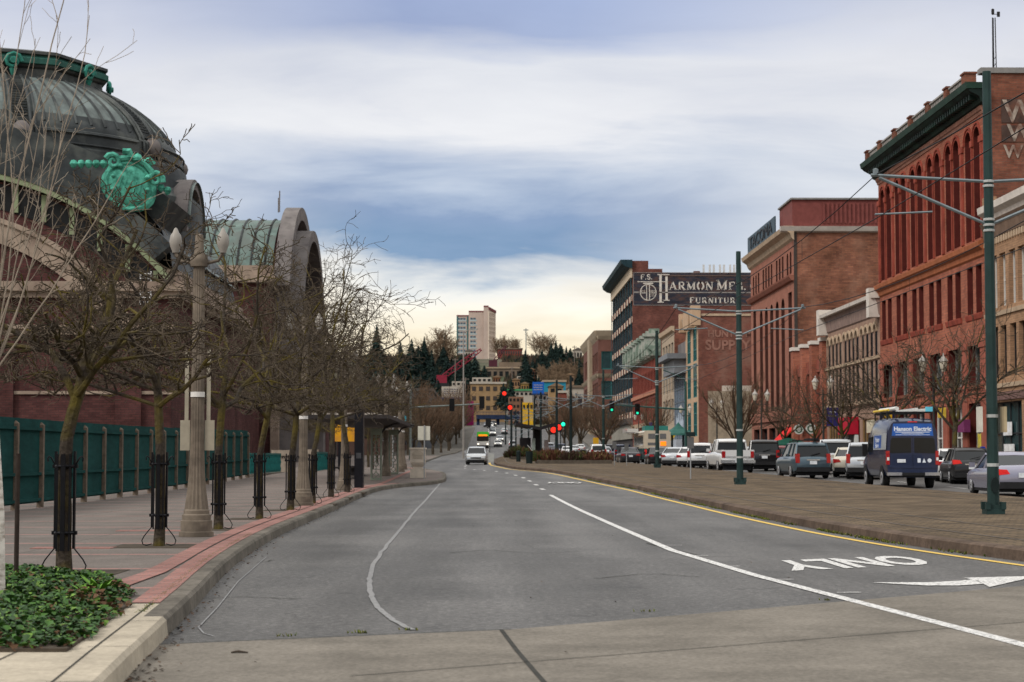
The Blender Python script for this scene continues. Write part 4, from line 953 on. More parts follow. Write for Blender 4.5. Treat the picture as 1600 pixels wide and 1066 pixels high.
# ---------------------------------------------------------------- building kit
GLASS = M('dark_glass', (.016, .020, .023), .12, .3, .5, spec=.5)
BLIND = M('window_blind', (.13, .115, .095), .8, .25, 2)
GLASSG = M('green_glass', (.02, .045, .048), .12, .3, .5, spec=.5)
GLASSP = M('lit_pale_glass', (.30, .36, .36), .15, .3, .6, spec=.5)
def wall_holes(mb, F, W, z0, z1, ops, depth, m=0, mr=None, nz=None):
    """a wall with real openings: ops are (s0, s1, za, zb, arch)"""
    mr = m if mr is None else mr
    ss = sorted({0.0, float(W)} | {float(o[0]) for o in ops} | {float(o[1]) for o in ops}); zs = sorted({float(z0), float(z1)} | {float(o[2]) for o in ops} | {float(o[3]) for o in ops})
    for a, b in zip(ss, ss[1:]):
        run = None
        for c, d in zip(zs, zs[1:]):
            s, z = (a + b) / 2, (c + d) / 2
            if any(o[0] < s < o[1] and o[2] < z < o[3] for o in ops):
                if run: mb.quad(F(a, run[0], 0), F(b, run[0], 0), F(b, run[1], 0), F(a, run[1], 0), m); run = None
            else: run = (run[0], d) if run else (c, d)
        if run: mb.quad(F(a, run[0], 0), F(b, run[0], 0), F(b, run[1], 0), F(a, run[1], 0), m)
    for s0, s1, za, zb, arch in ops:
        dd = -depth
        r = (s1 - s0) / 2 if arch else 0; sp = zb - r
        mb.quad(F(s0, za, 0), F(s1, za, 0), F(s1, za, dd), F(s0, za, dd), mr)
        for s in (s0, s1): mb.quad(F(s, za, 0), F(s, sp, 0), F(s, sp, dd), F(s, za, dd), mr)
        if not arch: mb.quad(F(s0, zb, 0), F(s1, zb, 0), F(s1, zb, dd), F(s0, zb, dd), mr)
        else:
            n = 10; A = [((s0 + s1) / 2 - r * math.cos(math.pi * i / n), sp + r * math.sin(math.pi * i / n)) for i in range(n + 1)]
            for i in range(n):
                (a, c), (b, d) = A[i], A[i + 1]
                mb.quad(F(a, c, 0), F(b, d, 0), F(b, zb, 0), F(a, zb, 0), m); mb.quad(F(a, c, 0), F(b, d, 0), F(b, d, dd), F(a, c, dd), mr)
WRG = random.Random(42)
def window(F, o, depth, parent, frame, glass=None, nx=1, nz=1, fw=.07, name='window'):
    s0, s1, za, zb, arch = o; mb = MB(); dd = -depth; n = 10; r = (s1 - s0) / 2 if arch else 0; sp = zb - r
    pts = [(s0, za), (s1, za), (s1, sp)] + ([((s0 + s1) / 2 + r * math.cos(math.pi * i / n), sp + r * math.sin(math.pi * i / n)) for i in range(1, n)] if arch else []) + [(s0, sp)]
    mb.poly([F(a, z, dd + .01) for a, z in pts], 0)
    e = .03
    mb.fbox(F, s0, s0 + fw, za, sp, dd + .01, dd + .09, 1); mb.fbox(F, s1 - fw, s1, za, sp, dd + .01, dd + .09, 1)
    mb.fbox(F, s0 + fw, s1 - fw, za, za + fw, dd + .01, dd + .085, 1)
    if not arch: mb.fbox(F, s0 + fw, s1 - fw, zb - fw, zb, dd + .01, dd + .085, 1)
    for i in range(1, nx): s = s0 + (s1 - s0) * i / nx; mb.fbox(F, s - fw / 2, s + fw / 2, za + fw, (zb if arch and nx == 2 else sp) - fw, dd + .01, dd + .08, 1)
    for i in range(1, nz): z = za + (zb - za) * i / nz; mb.fbox(F, s0 + fw, s1 - fw, z - fw / 2, z + fw / 2, dd + .01, dd + .075, 1)
    if name == 'window' and WRG.random() < .3:                          # a blind drawn part of the way
        f = WRG.uniform(.25, .7); mb.quad(F(s0 + fw, zb - (zb - za) * f, dd + .02), F(s1 - fw, zb - (zb - za) * f, dd + .02), F(s1 - fw, sp, dd + .02), F(s0 + fw, sp, dd + .02), 2)
    return mb.build(name, [glass or GLASS, frame, BLIND], parent, fix=False)
def frameF(XF, Y0): return lambda s, z, o: Vector((XF - o, Y0 + s, z))           # street front, seen from the road
def sideF(XF, Y0): return lambda s, z, o: Vector((XF + s, Y0 - o, z))            # wall that faces the camera
def cornice(F, s0, s1, prof, m, parent, name='cornice'):
    """prof: (z, out) outline from the wall outwards"""
    mb = MB(); k = len(prof); v = [F(s0, z, o) for z, o in prof] + [F(s1, z, o) for z, o in prof]
    mb.add(v, [(i, (i + 1) % k, k + (i + 1) % k, k + i) for i in range(k)] + [tuple(range(k)), tuple(range(2 * k - 1, k - 1, -1))]); return mb.build(name, m, parent)
XF = 27.0
def shell(root, Y0, Y1, XB, z0, z1, mside, mroof, frontops, depth, mfront, back=True, sideops=(), zside=None, sidedepth=.3, mrev=None):
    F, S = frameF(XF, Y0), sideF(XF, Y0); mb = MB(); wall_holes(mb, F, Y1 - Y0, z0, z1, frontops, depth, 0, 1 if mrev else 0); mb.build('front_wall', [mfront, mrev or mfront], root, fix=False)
    zs = zside or z1
    mb = MB(); wall_holes(mb, S, XB - XF, z0, zs, sideops, sidedepth, 0); mb.build('side_wall', mside, root, fix=False)
    mb = MB(); mb.quad((XF, Y1, z0), (XB, Y1, z0), (XB, Y1, zs), (XF, Y1, zs)); mb.quad((XB, Y0, z0), (XB, Y1, z0), (XB, Y1, zs), (XB, Y0, zs)); mb.build('rear_wall', mside, root, fix=False)
    mb = MB(); zr = min(z1, zs) - .4; mb.quad((XF, Y0, zr), (XB, Y0, zr), (XB, Y1, zr), (XF, Y1, zr)); mb.build('roof', mroof, root, fix=False)
    return F, S
ROOFM = M('flat_roof', (.07, .068, .065), .95, .2, .5)
SALM = BR('salmon_brick', (.345, .122, .075), (.255, .086, .058), (.19, .092, .07), .5, .16, .32)
REDT = M('red_terracotta', (.24, .052, .034), .85, .3, 1.2)
BROWNB = BR('worn_brown_brick', (.20, .075, .048), (.13, .05, .036), (.12, .075, .055), .42, .13, .5, wear=(.26, .16, .115), wscale=.35)
ORANGEB = BR('orange_brown_brick', (.255, .108, .066), (.165, .068, .046), (.15, .085, .06), .5, .16, .5, wear=(.28, .17, .12), wscale=.22)
TANB = BR('tan_brick', (.35, .205, .12), (.28, .165, .10), (.21, .14, .09), .36, .12, .2)
PINKB = BR('pinkish_brick', (.30, .145, .105), (.24, .115, .085), (.2, .12, .09), .42, .13, .3)
SANDST = M('sandstone_trim', (.40, .30, .21), .85, .2, 1.5)
PALET = M('pale_trim', (.55, .50, .45), .8, .15, 1.5)
GRNC = M('dark_green_cornice', (.007, .015, .013), .6, .4, 1.0, col2=(.014, .036, .027), cscale=.8)
GRNE = M('green_copper_edge', (.014, .036, .026), .6, .35, 1.2)
WFR = M('maroon_frame', (.07, .022, .02), .6, .2, 3)
TFR = M('teal_frame', (.02, .12, .12), .5, .2, 3)
GFR = M('grey_frame', (.19, .19, .18), .5, .2, 3)
WHFR = M('white_frame', (.55, .53, .5), .5, .1, 3)
BLKFR = M('black_frame', (.02, .02, .022), .5, .2, 3)

def b_tan():
    Y0, Y1 = 78.0, 99.66; z0 = gz(90) - .2; H = 14.2
    r = thing('tan_brick_building', 'tan brick building with dark shop glass closest on the street side', 'building', (XF, Y0, z0))
    ops = []; L = Y1 - Y0
    for k in range(6):
        s = L - 1.0 - k * 3.4
        for a in (s - 1.25, s - 3.0 + .15): ops += [(a, a + 1.15, 9.2, 12.0, False), (a, a + 1.15, 5.5, 8.2, False)]
    ops += [(L - 7.0 * (i + 1) + .6, L - 7.0 * i - .5, .9, 4.2, False) for i in range(3)]
    F, S = shell(r, Y0, Y1, 48, z0, H, TANB, ROOFM, ops, .32, TANB)
    for o in ops: window(F, o, .32, r, WHFR if o[2] > 9 else BLKFR, GLASSG if o[2] < 1 else GLASS, 1 if o[2] > 1 else 4, 2)
    cornice(F, 0, L, [(13.9, 0), (14.2, .1), (14.4, .38), (14.75, .42), (14.75, 0)], PALET, r)
    cornice(F, 0, L, [(12.9, 0), (12.95, .1), (13.5, .14), (13.85, .3), (13.9, 0)], M('brown_frieze', (.13, .085, .06), .8, .25, 2), r, 'frieze')
    m = MB()
    for k in range(46): m.fbox(F, .2 + k * .47, .42 + k * .47, 12.6, 12.92, 0, .1)
    m.build('dentil_band', SANDST, r)
    for z in (8.75, 4.95): cornice(F, 0, L, [(z, 0), (z, .1), (z + .22, .13), (z + .22, 0)], SANDST, r, 'sill_band')
    cornice(F, 0, L, [(4.3, 0), (4.3, .1), (4.72, .12), (4.72, 0)], M('mauve_fascia', (.16, .095, .085), .8, .2, 3), r, 'shop_fascia')
    m = MB(); m.fbox(F, L - 1, L, 14.2, 15.3, -.4, .12); m.build('parapet_pier', TANB, r)
    m = MB(); m.fbox(F, L - 3.9, L - 2.3, 2.45, 3.15, -.2, -.17); m.fbox(F, L - 4.3, L - 2.4, 1.2, 2.0, -.2, -.17); m.build('window_notice', M('white_notice', (.6, .6, .6), .6, .3, 3), r)
b_tan()
def b_red():
    Y0, Y1 = 99.7, 126.7; L = 27.0; z0 = gz(110) - .4; zt = 20.7
    r = thing('red_brick_block', 'tall red brick block with paired arches under a heavy dark green cornice', 'building', (XF, Y0, z0))
    ops = []; bw = L / 6
    arch, mid, mez, gnd = [], [], [], []
    for k in range(6):
        c = (k + .5) * bw
        for s in (-1, 1):
            a = c + s * .92
            arch.append((a - .68, a + .68, 13.3, 19.5, True)); mid.append((a - .60, a + .60, 9.2, 11.9, False))
        mez.append((c - 1.55, c + 1.55, 5.3, 7.5, False)); gnd.append((c - 1.6, c + 1.6, z0 + .5, 4.3, False))
    ops = arch + mid + mez + gnd
    F, S = shell(r, Y0, Y1, 55, z0, zt, BROWNB, ROOFM, ops, .55, SALM, mrev=M('maroon_shaded_reveal', (.085, .017, .014), .85, .2, 2))  # dark red reveal paint with the shade of the deep openings mixed in
    for o in arch: window(F, o, .55, r, WFR, None, 1, 3, .09)
    for o in mid: window(F, o, .5, r, WFR, None, 1, 2, .08)
    for o in mez: window(F, o, .5, r, GFR, GLASSG, 3, 1, .1)
    for o in gnd: window(F, o, .5, r, WHFR, GLASS, 3, 2, .09, 'shop_window')
    # arcade red field, hood moulds, pilaster shafts
    m = MB()
    for (s0, s1, za, zb, _) in arch:
        c = (s0 + s1) / 2; n = 12
        for Ri, Ro, o1 in ((.68, .76, .04), (.86, .97, .07)):
            A = [(c - math.cos(math.pi * i / n) * Ro, zb - .68 + math.sin(math.pi * i / n) * Ro) for i in range(n + 1)]; B = [(c - math.cos(math.pi * i / n) * Ri, zb - .68 + math.sin(math.pi * i / n) * Ri) for i in range(n + 1)]
            m.loft([[F(*A[i], 0), F(*A[i], o1), F(*B[i], o1), F(*B[i], 0)] for i in range(n + 1)])
    m.build('hood_mould', REDT, r)
    for k in range(13):
        c = k * bw / 2; c = min(max(c, .3), L - .3); w = .3 if k % 2 == 0 else .17
        m = MB(); m.fbox(F, c - w, c + w, 13.25, 18.5, 0, .035 if k % 2 else .06); m.fbox(F, c - w - .08, c + w + .08, 18.5, 18.85, 0, .12); m.fbox(F, c - w * .45, c + w * .45, 13.25, 18.5, .06, .09); m.build('pilaster', REDT, r)
    cornice(F, -.1, L + .1, [(12.2, 0), (12.3, .1), (12.55, .14), (12.75, .36), (13.0, .4), (13.15, .1), (13.15, 0)], M('rust_string_course', (.30, .10, .045), .8, .25, 2), r, 'string_course')
    cornice(F, -.1, L + .1, [(20.0, 0), (20.0, .05), (20.15, .08), (20.2, .14), (20.4, .2), (20.45, 0)], PINKB, r, 'frieze')
    for k in range(6):
        c = (k + .5) * bw; cornice(F, c - 1.75, c + 1.75, [(8.85, 0), (8.9, .06), (9.15, .12), (9.2, .12), (9.2, 0)], REDT, r, 'sill')
        cornice(F, c - 1.6, c + 1.6, [(5.1, 0), (5.1, .12), (5.28, .16), (5.28, 0)], SALM, r, 'sill')
    for k in range(7):
        c = min(max(k * bw, .55), L - .55); m = MB(); m.fbox(F, c - .55, c + .55, z0, 7.6, 0, .07); m.fbox(F, c - .65, c + .65, 7.3, 7.65, 0, .13); m.build('pier', M('brick_pier', (.27, .085, .058), .85, .2, 2), r)
    # green cornice and balustraded parapet
    mb = MB(); prof = [(20.45, 0), (20.55, .2), (20.85, .32), (21.1, .8), (21.25, .95), (21.3, 1.0), (21.3, 0)]
    cornice(F, -.55, L + .9, prof[:5] + [(21.25, 0)], GRNC, r); cornice(F, -.6, L + .95, [(21.26, 0), (21.26, 1.0), (21.6, 1.08), (21.6, 0)], GRNE, r, 'cornice_edge')
    for k in range(52): m = MB(); m.fbox(F, .1 + k * .52, .34 + k * .52, 20.75, 21.15, .2, .7); m.build('modillion', GRNC, r)
    for k in range(7):
        c = min(max(k * bw, .5), L - .5); m = MB(); m.fbox(F, c - .4, c + .4, 21.61, 22.2, .3, .92); m.fbox(F, c - .46, c + .46, 22.2, 22.3, .25, .98); m.build('parapet_pier', BROWNB, r)
        if k < 6:
            q = MB(); a, b = c + .46, min((k + 1) * bw, L - .5) - .46; q.fbox(F, a, b, 22.08, 22.18, .55, .85)
            for j in range(9): s = a + (b - a) * (j + .5) / 9; q.fbox(F, s - .1, s + .1, 21.61, 22.08, .62, .78)
            q.build('balustrade', M('grey_balustrade', (.27, .25, .235), .85, .2, 2), r)
    # higher side wall with painted letters
    m = MB(); m.box(XF + .3, 55, Y0 - .02, Y0 + .5, zt - .4, 22.2); m.build('side_parapet', BROWNB, r); m = MB(); m.box(XF - .1, 55, Y0 - .12, Y0 + .6, 22.2, 22.5); m.build('coping', M('grey_coping', (.19, .185, .18), .7, .2, 2), r)
    lt = M('faded_white_letters', (.30, .25, .21), .9, .6, 1.6, col2=(.15, .08, .06), cscale=1.2); dk = M('faded_black_panel', (.065, .042, .035), .9, .5, .9, col2=(.13, .06, .042), cscale=.7)
    m = MB(); m.fbox(S, 1.0, 13, PZ(192, Y0, 1580), PZ(155, Y0, 1580), .02, .035); m.fbox(S, 1.0, 13, PZ(222, Y0, 1580), PZ(196, Y0, 1580), .02, .035); m.build('painted_panel', dk, r)
    text_mesh('W', 1.75, lt, (1, 0, 0), (0, 0, 1), (P(1567, 175, Y0).x, Y0 - .05, PZ(176, Y0, 1580)), 'painted_letters', r, .005, 'LEFT', bold=.03)
    text_mesh('W', 1.3, lt, (1, 0, 0), (0, 0, 1), (P(1574, 209, Y0).x, Y0 - .05, PZ(209, Y0, 1580)), 'painted_letters', r, .005, 'LEFT', bold=.03)
    text_mesh('W', 1.0, lt, (1, 0, 0), (0, 0, 1), (P(1568, 237, Y0).x, Y0 - .05, PZ(238, Y0, 1580)), 'painted_letters', r, .005, 'LEFT', bold=.02)
    # mast
    a = thing('radio_mast', 'slim lattice radio mast on the red block roof', 'mast', (P(1554, 105, 108).x, 108, 21)); x, y = a.location.x, 108.0; zt2 = PZ(12, 108, 1554)
    m = MB(); 
    for dx, dy in ((-.13, 0), (.13, 0), (0, .2)): m.bar((x + dx, y + dy, 20.2), (x + dx * .6, y + dy * .6, zt2 - .6), .05)
    for k in range(11): z = 20.6 + k * .4; m.bar((x - .13, y, z), (x + .13, y, z + .4), .03)
    m.build('lattice', BLKFR, a); m = MB(); m.lathe([(0, -.15), (.09, -.1), (.09, .2), (0, .25)], 6, (x - .05, y, zt2 - .3)); m.box(x + .2, x + .36, y - .05, y + .05, zt2 - .55, zt2 - .25); m.bar((x, y, zt2 - .4), (x + .3, y, zt2 - .4), .03); m.build('head', BLKFR, a)
    # shop things
    m = MB(); m.fbox(F, 3.2, 4.9, 2.7, 3.4, .1, .45); m.build('purple_awning', M('purple_cloth', (.17, .035, .11), .8, .15, 3), r)
    m = MB(); m.fbox(F, 21.5, 21.62, 3.6, 4.6, .25, 1.25, 0); m.fbox(F, 21.48, 21.64, 3.75, 4.45, .45, 1.05, 1); m.build('blade_sign', [M('navy_sign', (.012, .014, .06), .5, .1), M('gold_sign', (.55, .32, .02), .5, .1)], r)
    m = MB(); m.fbox(F, 8.4, 8.52, 3.6, 4.2, .15, .62, 0); m.build('yellow_blade_sign', M('sign_yellow', (.6, .42, .06), .5, .2, 6), r)
    m = MB(); m.fbox(F, 1.0, 1.9, .3, 2.6, -.1, 0.05, 0); m.build('yellow_poster', M('yellow_poster', (.55, .45, .05), .6, .35, 4, col2=(.05, .05, .2), cscale=2), r)
b_red()
def b_beige():
    Y0, Y1 = 126.74, 146.9; L = Y1 - Y0; z0 = gz(135) - .4; zt = 12.0
    r = thing('arcaded_brick_building', 'three storey pinkish building with rows of narrow arched windows', 'building', (XF, Y0, z0))
    up, lo, gnd = [], [], []
    for g in range(3):
        for k in range(4):
            a = .85 + g * 6.5 + k * 1.5; up.append((a, a + .98, 8.35, 10.5, True)); lo.append((a, a + .98, 5.35, 8.0, False))
        gnd.append((.8 + g * 6.5, 6.3 + g * 6.5, z0 + .5, 4.0, False))
    F, S = shell(r, Y0, Y1, 48, z0, zt, PINKB, ROOFM, up + lo + gnd, .16, M('pinkish_stone', (.27, .175, .13), .85, .2, 1.5))
    navy = M('navy_glass', (.012, .017, .026), .3, .3, .5, spec=.25)
    for o in up: window(F, o, .15, r, BLKFR, navy, 1, 2, .05)
    for o in lo: window(F, o, .15, r, BLKFR, navy, 1, 2, .05)
    for i, o in enumerate(gnd): window(F, o, .15, r, M('gold_frame', (.22, .13, .05), .5, .2, 3), None, 5, 2, .1, 'shop_window')
    cornice(F, -.1, L + .1, [(11.0, 0), (11.1, .1), (11.9, .2), (12.2, .35), (12.2, 0)], M('mauve_cornice', (.235, .165, .14), .8, .25, 2), r); cornice(F, -.2, L + .2, [(12.21, -.3), (12.21, .65), (12.45, .7), (12.45, -.3)], PALET, r, 'coping')
    for s in (.4, L - .4):
        m = MB(); m.fbox(F, s - .45, s + .45, 10.9, 12.9, -.3, .75); m.build('end_pier', PALET, r)
    m = MB()
    for o in up:
        c = (o[0] + o[1]) / 2; n = 10; A = [(c - math.cos(math.pi * i / n) * .68, 10.01 + math.sin(math.pi * i / n) * .68) for i in range(n + 1)]; B = [(c - math.cos(math.pi * i / n) * .5, 10.01 + math.sin(math.pi * i / n) * .5) for i in range(n + 1)]
        m.loft([[F(*A[i], 0), F(*A[i], .12), F(*B[i], .12), F(*B[i], 0)] for i in range(n + 1)])
    m.build('hood_mould', SANDST, r)
    cornice(F, 0, L, [(5.05, 0), (5.05, .25), (5.3, .3), (5.3, 0)], SANDST, r, 'sill_band'); cornice(F, 0, L, [(8.1, 0), (8.1, .12), (8.3, .15), (8.3, 0)], SANDST, r, 'sill_band')
    m = MB(); m.fbox(F, 7.6, 11.4, 2.95, 4.2, .02, .8); m.build('red_awning', M('red_cloth', (.38, .012, .03), .7, .1, 3), r)
    m = MB(); m.fbox(F, 8.0, 10.9, z0 + .3, 2.9, .02, .1); m.build('dark_doorway', M('door_black', (.012, .02, .018), .4, .2), r)
    for s in (7.6, 11.1):
        m = MB(); m.fbox(F, s, s + .35, .8, 2.9, .03, .3); m.build('white_panel', M('white_panel', (.55, .57, .55), .6, .1), r)
    m = MB(); m.fbox(F, 2.5, 4.6, 3.0, 3.9, -.2, .05); m.build('cream_notice', M('cream_notice', (.5, .45, .34), .6, .3, 3), r)
b_beige()
def b_pilaster():
    Y0, Y1 = 146.94, 162.0; L = Y1 - Y0; z0 = gz(150) - .4
    r = thing('low_pilaster_building', 'low dark red building with four brick piers above its parapet', 'building', (XF, Y0, z0))
    ops = []
    for k in range(3):
        c = 2.8 + k * 4.7; ops += [(c - 1.5, c + 1.5, 4.9, 8.2, False), (c - 1.5, c + 1.5, z0 + .4, 4.2, False)]
    F, S = shell(r, Y0, Y1, 46, z0, 9.2, PINKB, ROOFM, ops, .6, M('deep_red_brick', (.21, .062, .042), .85, .25, 2))
    for o in ops: window(F, o, .6, r, WFR, None, 3, 2, .1)
    for k in range(4):
        c = .55 + k * 4.65; m = MB(); m.fbox(F, c - .6, c + .6, z0, 10.5, -.6, .35); m.build('pier', SALM, r); m = MB(); m.fbox(F, c - .72, c + .72, 10.5, 10.8, -.7, .45); m.build('pier_cap', PALET, r)
b_pilaster()
def b_tacoma():
    Y0, Y1 = 162.04, 188.6; L = Y1 - Y0; z0 = gz(170) - .4; zt = 20.9
    r = thing('rooftop_sign_building', 'salmon and orange brick building with a slate letter board on its roof edge', 'building', (XF, Y0, z0))
    top, arch, gnd = [], [], []
    for s in (1.2, 2.9, 5.6, 7.35, 9.1, 12.2, 13.95, 15.7, 17.45, 20.6, 22.35, 24.1): top.append((s, s + .95, 17.5, 19.5, s < 3 or s > 22))
    for k in range(5):
        a = 5.2 + k * 3.35; arch.append((a, a + 1.9, 5.6, 15.7, True))
    for a in (1.2, 23.0): arch.append((a, a + 1.9, 5.6, 15.9, False))
    for k in range(5): gnd.append((1.2 + k * 5, 5.0 + k * 5, z0 + .5, 4.0, False))
    F, S = shell(r, Y0, Y1, 70, z0, zt, ORANGEB, ROOFM, top + arch + gnd, .5, M('salmon_stone', (.27, .115, .08), .85, .2, 1.2), zside=22.8, mrev=M('brown_shaded_reveal', (.065, .026, .02), .85, .2, 2))  # reveal brown darkened to carry the shade inside the openings
    for o in top: window(F, o, .45, r, WFR, None, 1, 2, .09)
    for o in arch: window(F, o, .5, r, WFR, None, 2, 1, .1)
    for o in arch:
        m = MB()
        for z in (8.4, 11.4, 13.6)[: 3 if o[4] else 3]: m.fbox(F, o[0] + .02, o[1] - .02, z, z + .75, -.49, -.3)
        m.build('spandrel', M('salmon_spandrel', (.24, .095, .065), .85, .2, 2), r)
    for o in gnd: window(F, o, .45, r, BLKFR, None, 3, 2, .1, 'shop_window')
    cornice(F, -.1, L + .1, [(16.75, 0), (16.8, .25), (17.1, .45), (17.25, .5), (17.25, 0)], M('salmon_string', (.25, .10, .07), .85, .2, 2), r, 'string_course')
    cornice(F, -.3, L + .5, [(20.3, 0), (20.5, .2), (20.9, .35), (21.2, .8), (21.55, .9), (21.55, 0)], SANDST, r); cornice(S, -1.2, 9.4, [(21.0, .02), (21.1, .3), (21.5, .5), (21.5, .02)], PALET, r, 'return_cornice')
    cornice(F, 0, L, [(4.6, 0), (4.6, .2), (5.3, .25), (5.3, 0)], M('salmon_stone', (.3, .1, .06)), r, 'shop_fascia')
    m = MB(); m.box(XF - .1, XF + 8.8, Y0 - .03, Y0 + 7, 21.55, 23.9); 
    for k in range(16): m.box(XF + 2.6 + k * .38, XF + 2.78 + k * .38, Y0 - .14, Y0 - .03, 21.8, 23.6)
    m.build('roof_house', M('maroon_cladding', (.16, .048, .042), .7, .2, 2), r); m = MB(); m.box(XF - .25, XF + 8.95, Y0 - .2, Y0 + 7.1, 23.9, 24.05); m.build('roof_house_coping', M('grey_coping', (.2, .2, .2)), r)
    m = MB(); m.box(XF + 8.85, 70, Y0 - .05, Y0 + .5, 22.8, 23.05); m.build('coping', M('grey_coping', (.2, .2, .2)), r)
    m = MB(); m.fbox(F, L - 1.3, L, 21.55, 23.3, -.6, .2); m.build('parapet_pier', M('maroon_cladding', (.16, .048, .042)), r)
    m = MB(); m.fbox(F, 6.6, 24.2, 21.57, 23.3, .50, .62); m.build('sign_board', M('slate_board', (.05, .078, .102), .6, .15, 2), r)
    text_mesh('TACOMA', 1.65, M('sign_letter_black', (.012, .014, .018), .5), (0, -1, 0), (0, 0, 1), (XF - .68, Y0 + 15.3, 22.45), 'sign_letters', r, .02, sx=2.1, bold=.0)
    m = MB(); m.fbox(S, .0, .28, z0, 21, .01, .06)
    m.build('drainpipe', M('dark_pipe', (.05, .04, .035), .6), r)
    for k in range(5):
        m = MB(); m.fbox(S, 3.3 + k * 3.35, 3.8 + k * 3.35, 13.9, 14.35, .01, .05); m.build('wall_patch', M('dark_patch', (.07, .035, .025), .8), r)
    m = MB(); m.prism(lambda a, z, o: Vector((XF - a, Y0 + .6 + o, z)), [(0, 3.9), (0, 3.75), (1.4, 2.3), (1.45, 2.45)], 0, 4.4); m.build('red_awning', M('bright_red_cloth', (.62, .022, .02), .7, .08, 3), r)
b_tacoma()
# ---------------------------------------------------------------- painted serif capitals for the big wall sign
def serif_text(mb, F, body, s, z, h, o, gap=.14, heavy=1.0, first=None, m=0):
    """strokes of unequal weight with slab serifs; returns the end position"""
    T, t = .19 * heavy, .085 * heavy
    def stroke(pts, w):
        L = []
        for i, p in enumerate(pts):
            a, b = Vector(pts[max(i - 1, 0)]), Vector(pts[min(i + 1, len(pts) - 1)]); d = (b - a).normalized(); nrm = Vector((-d.y, d.x)) * w / 2; p = Vector(p); L.append((p - nrm, p + nrm))
        for (a, b), (c, d) in zip(L, L[1:]): mb.poly([F(s0 + q.x * hh, z + q.y * hh, o) for q in (a, c, d, b)], m)
    def ell(cx, cy, rx, ry, a0, a1, w, n=14): stroke([(cx + rx * math.cos(R(a0 + (a1 - a0) * i / n)), cy + ry * math.sin(R(a0 + (a1 - a0) * i / n))) for i in range(n + 1)], w)
    def ser(x, y, w=.34): stroke([(x - w / 2, y), (x + w / 2, y)], .07)
    s0 = s
    for i, c in enumerate(body):
        hh = h if not (first and i in first) else h * first[i]
        if c == ' ': s0 += h * .45; continue
        if c == '.': stroke([(0.02, .08), (.18, .08)], .16); W = .2
        elif c == 'A': stroke([(.08, 0), (.45, .98)], t); stroke([(.43, .98), (.82, 0)], T); stroke([(.2, .33), (.68, .33)], t); ser(.08, .035, .3); ser(.82, .035, .34); W = .95
        elif c == 'R': stroke([(.17, 0), (.17, 1)], T); stroke([(.17, .96), (.45, .96)], t); ell(.45, .73, .22, .23, 90, -90, t * 1.6); stroke([(.45, .5), (.17, .5)], t); stroke([(.42, .5), (.78, 0)], T); ser(.17, .035); ser(.82, .035, .2); W = .9
        elif c == 'M': stroke([(.14, 0), (.14, 1)], t); stroke([(.1, 1), (.52, .1)], T); stroke([(.52, .1), (.9, 1)], t); stroke([(.9, 0), (.9, 1)], T); ser(.14, .035, .28); ser(.9, .035); ser(.08, .965, .22); ser(.94, .965, .24); W = 1.08
        elif c == 'N': stroke([(.14, 0), (.14, 1)], t); stroke([(.1, 1), (.78, 0)], T); stroke([(.78, 0), (.78, 1)], t); ser(.14, .035, .28); ser(.78, .965, .28); ser(.06, .965, .2); W = .92
        elif c == 'O': ell(.46, .5, .36, .45, 70, 290, T, 16); ell(.46, .5, .36, .45, -110, 110, T, 16); W = .94
        elif c in 'CG':
            ell(.46, .5, .36, .45, 48, 312, T, 18); stroke([(.7, .66), (.7, .98)], t); W = .86
            if c == 'G': stroke([(.74, 0.02), (.74, .42)], T * .8); ser(.7, .42, .32)
            else: stroke([(.7, .03), (.7, .3)], t)
        elif c == 'F': stroke([(.17, 0), (.17, 1)], T); stroke([(.1, .96), (.7, .96)], t); stroke([(.17, .52), (.5, .52)], t); stroke([(.7, .72), (.7, .98)], t * .8); stroke([(.5, .4), (.5, .64)], t * .7); ser(.17, .035); W = .76
        elif c == 'E': stroke([(.17, 0), (.17, 1)], T); stroke([(.08, .96), (.7, .96)], t); stroke([(.17, .52), (.5, .52)], t); stroke([(.08, .04), (.72, .04)], t); stroke([(.7, .72), (.7, .98)], t * .8); stroke([(.72, .02), (.72, .28)], t * .8); W = .8
        elif c == 'U': stroke([(.16, 1), (.16, .32)], T); ell(.45, .32, .29, .29, 180, 360, t * 1.5); stroke([(.74, .32), (.74, 1)], t); ser(.16, .965); ser(.74, .965, .26); W = .9
        elif c == 'I': stroke([(.17, 0), (.17, 1)], T); ser(.17, .035); ser(.17, .965); W = .36
        elif c == 'T': stroke([(.4, 0), (.4, 1)], T); stroke([(.05, .96), (.75, .96)], t); stroke([(.06, .7), (.06, .98)], t * .8); stroke([(.74, .7), (.74, .98)], t * .8); ser(.4, .035); W = .82
        elif c == 'S': ell(.36, .735, .25, .225, 30, 270, t * 1.7); ell(.36, .27, .26, .235, 90, -150, t * 1.7); stroke([(.6, .72), (.6, .97)], t * .8); stroke([(.11, .05), (.11, .3)], t * .8); W = .7
        elif c == 'H': stroke([(.17, 0), (.17, 1)], T); stroke([(.74, 0), (.74, 1)], T); stroke([(.17, .52), (.74, .52)], t); [ser(a, b) for a in (.17, .74) for b in (.035, .965)]; W = .95
        s0 += (W + gap) * hh
    return s0
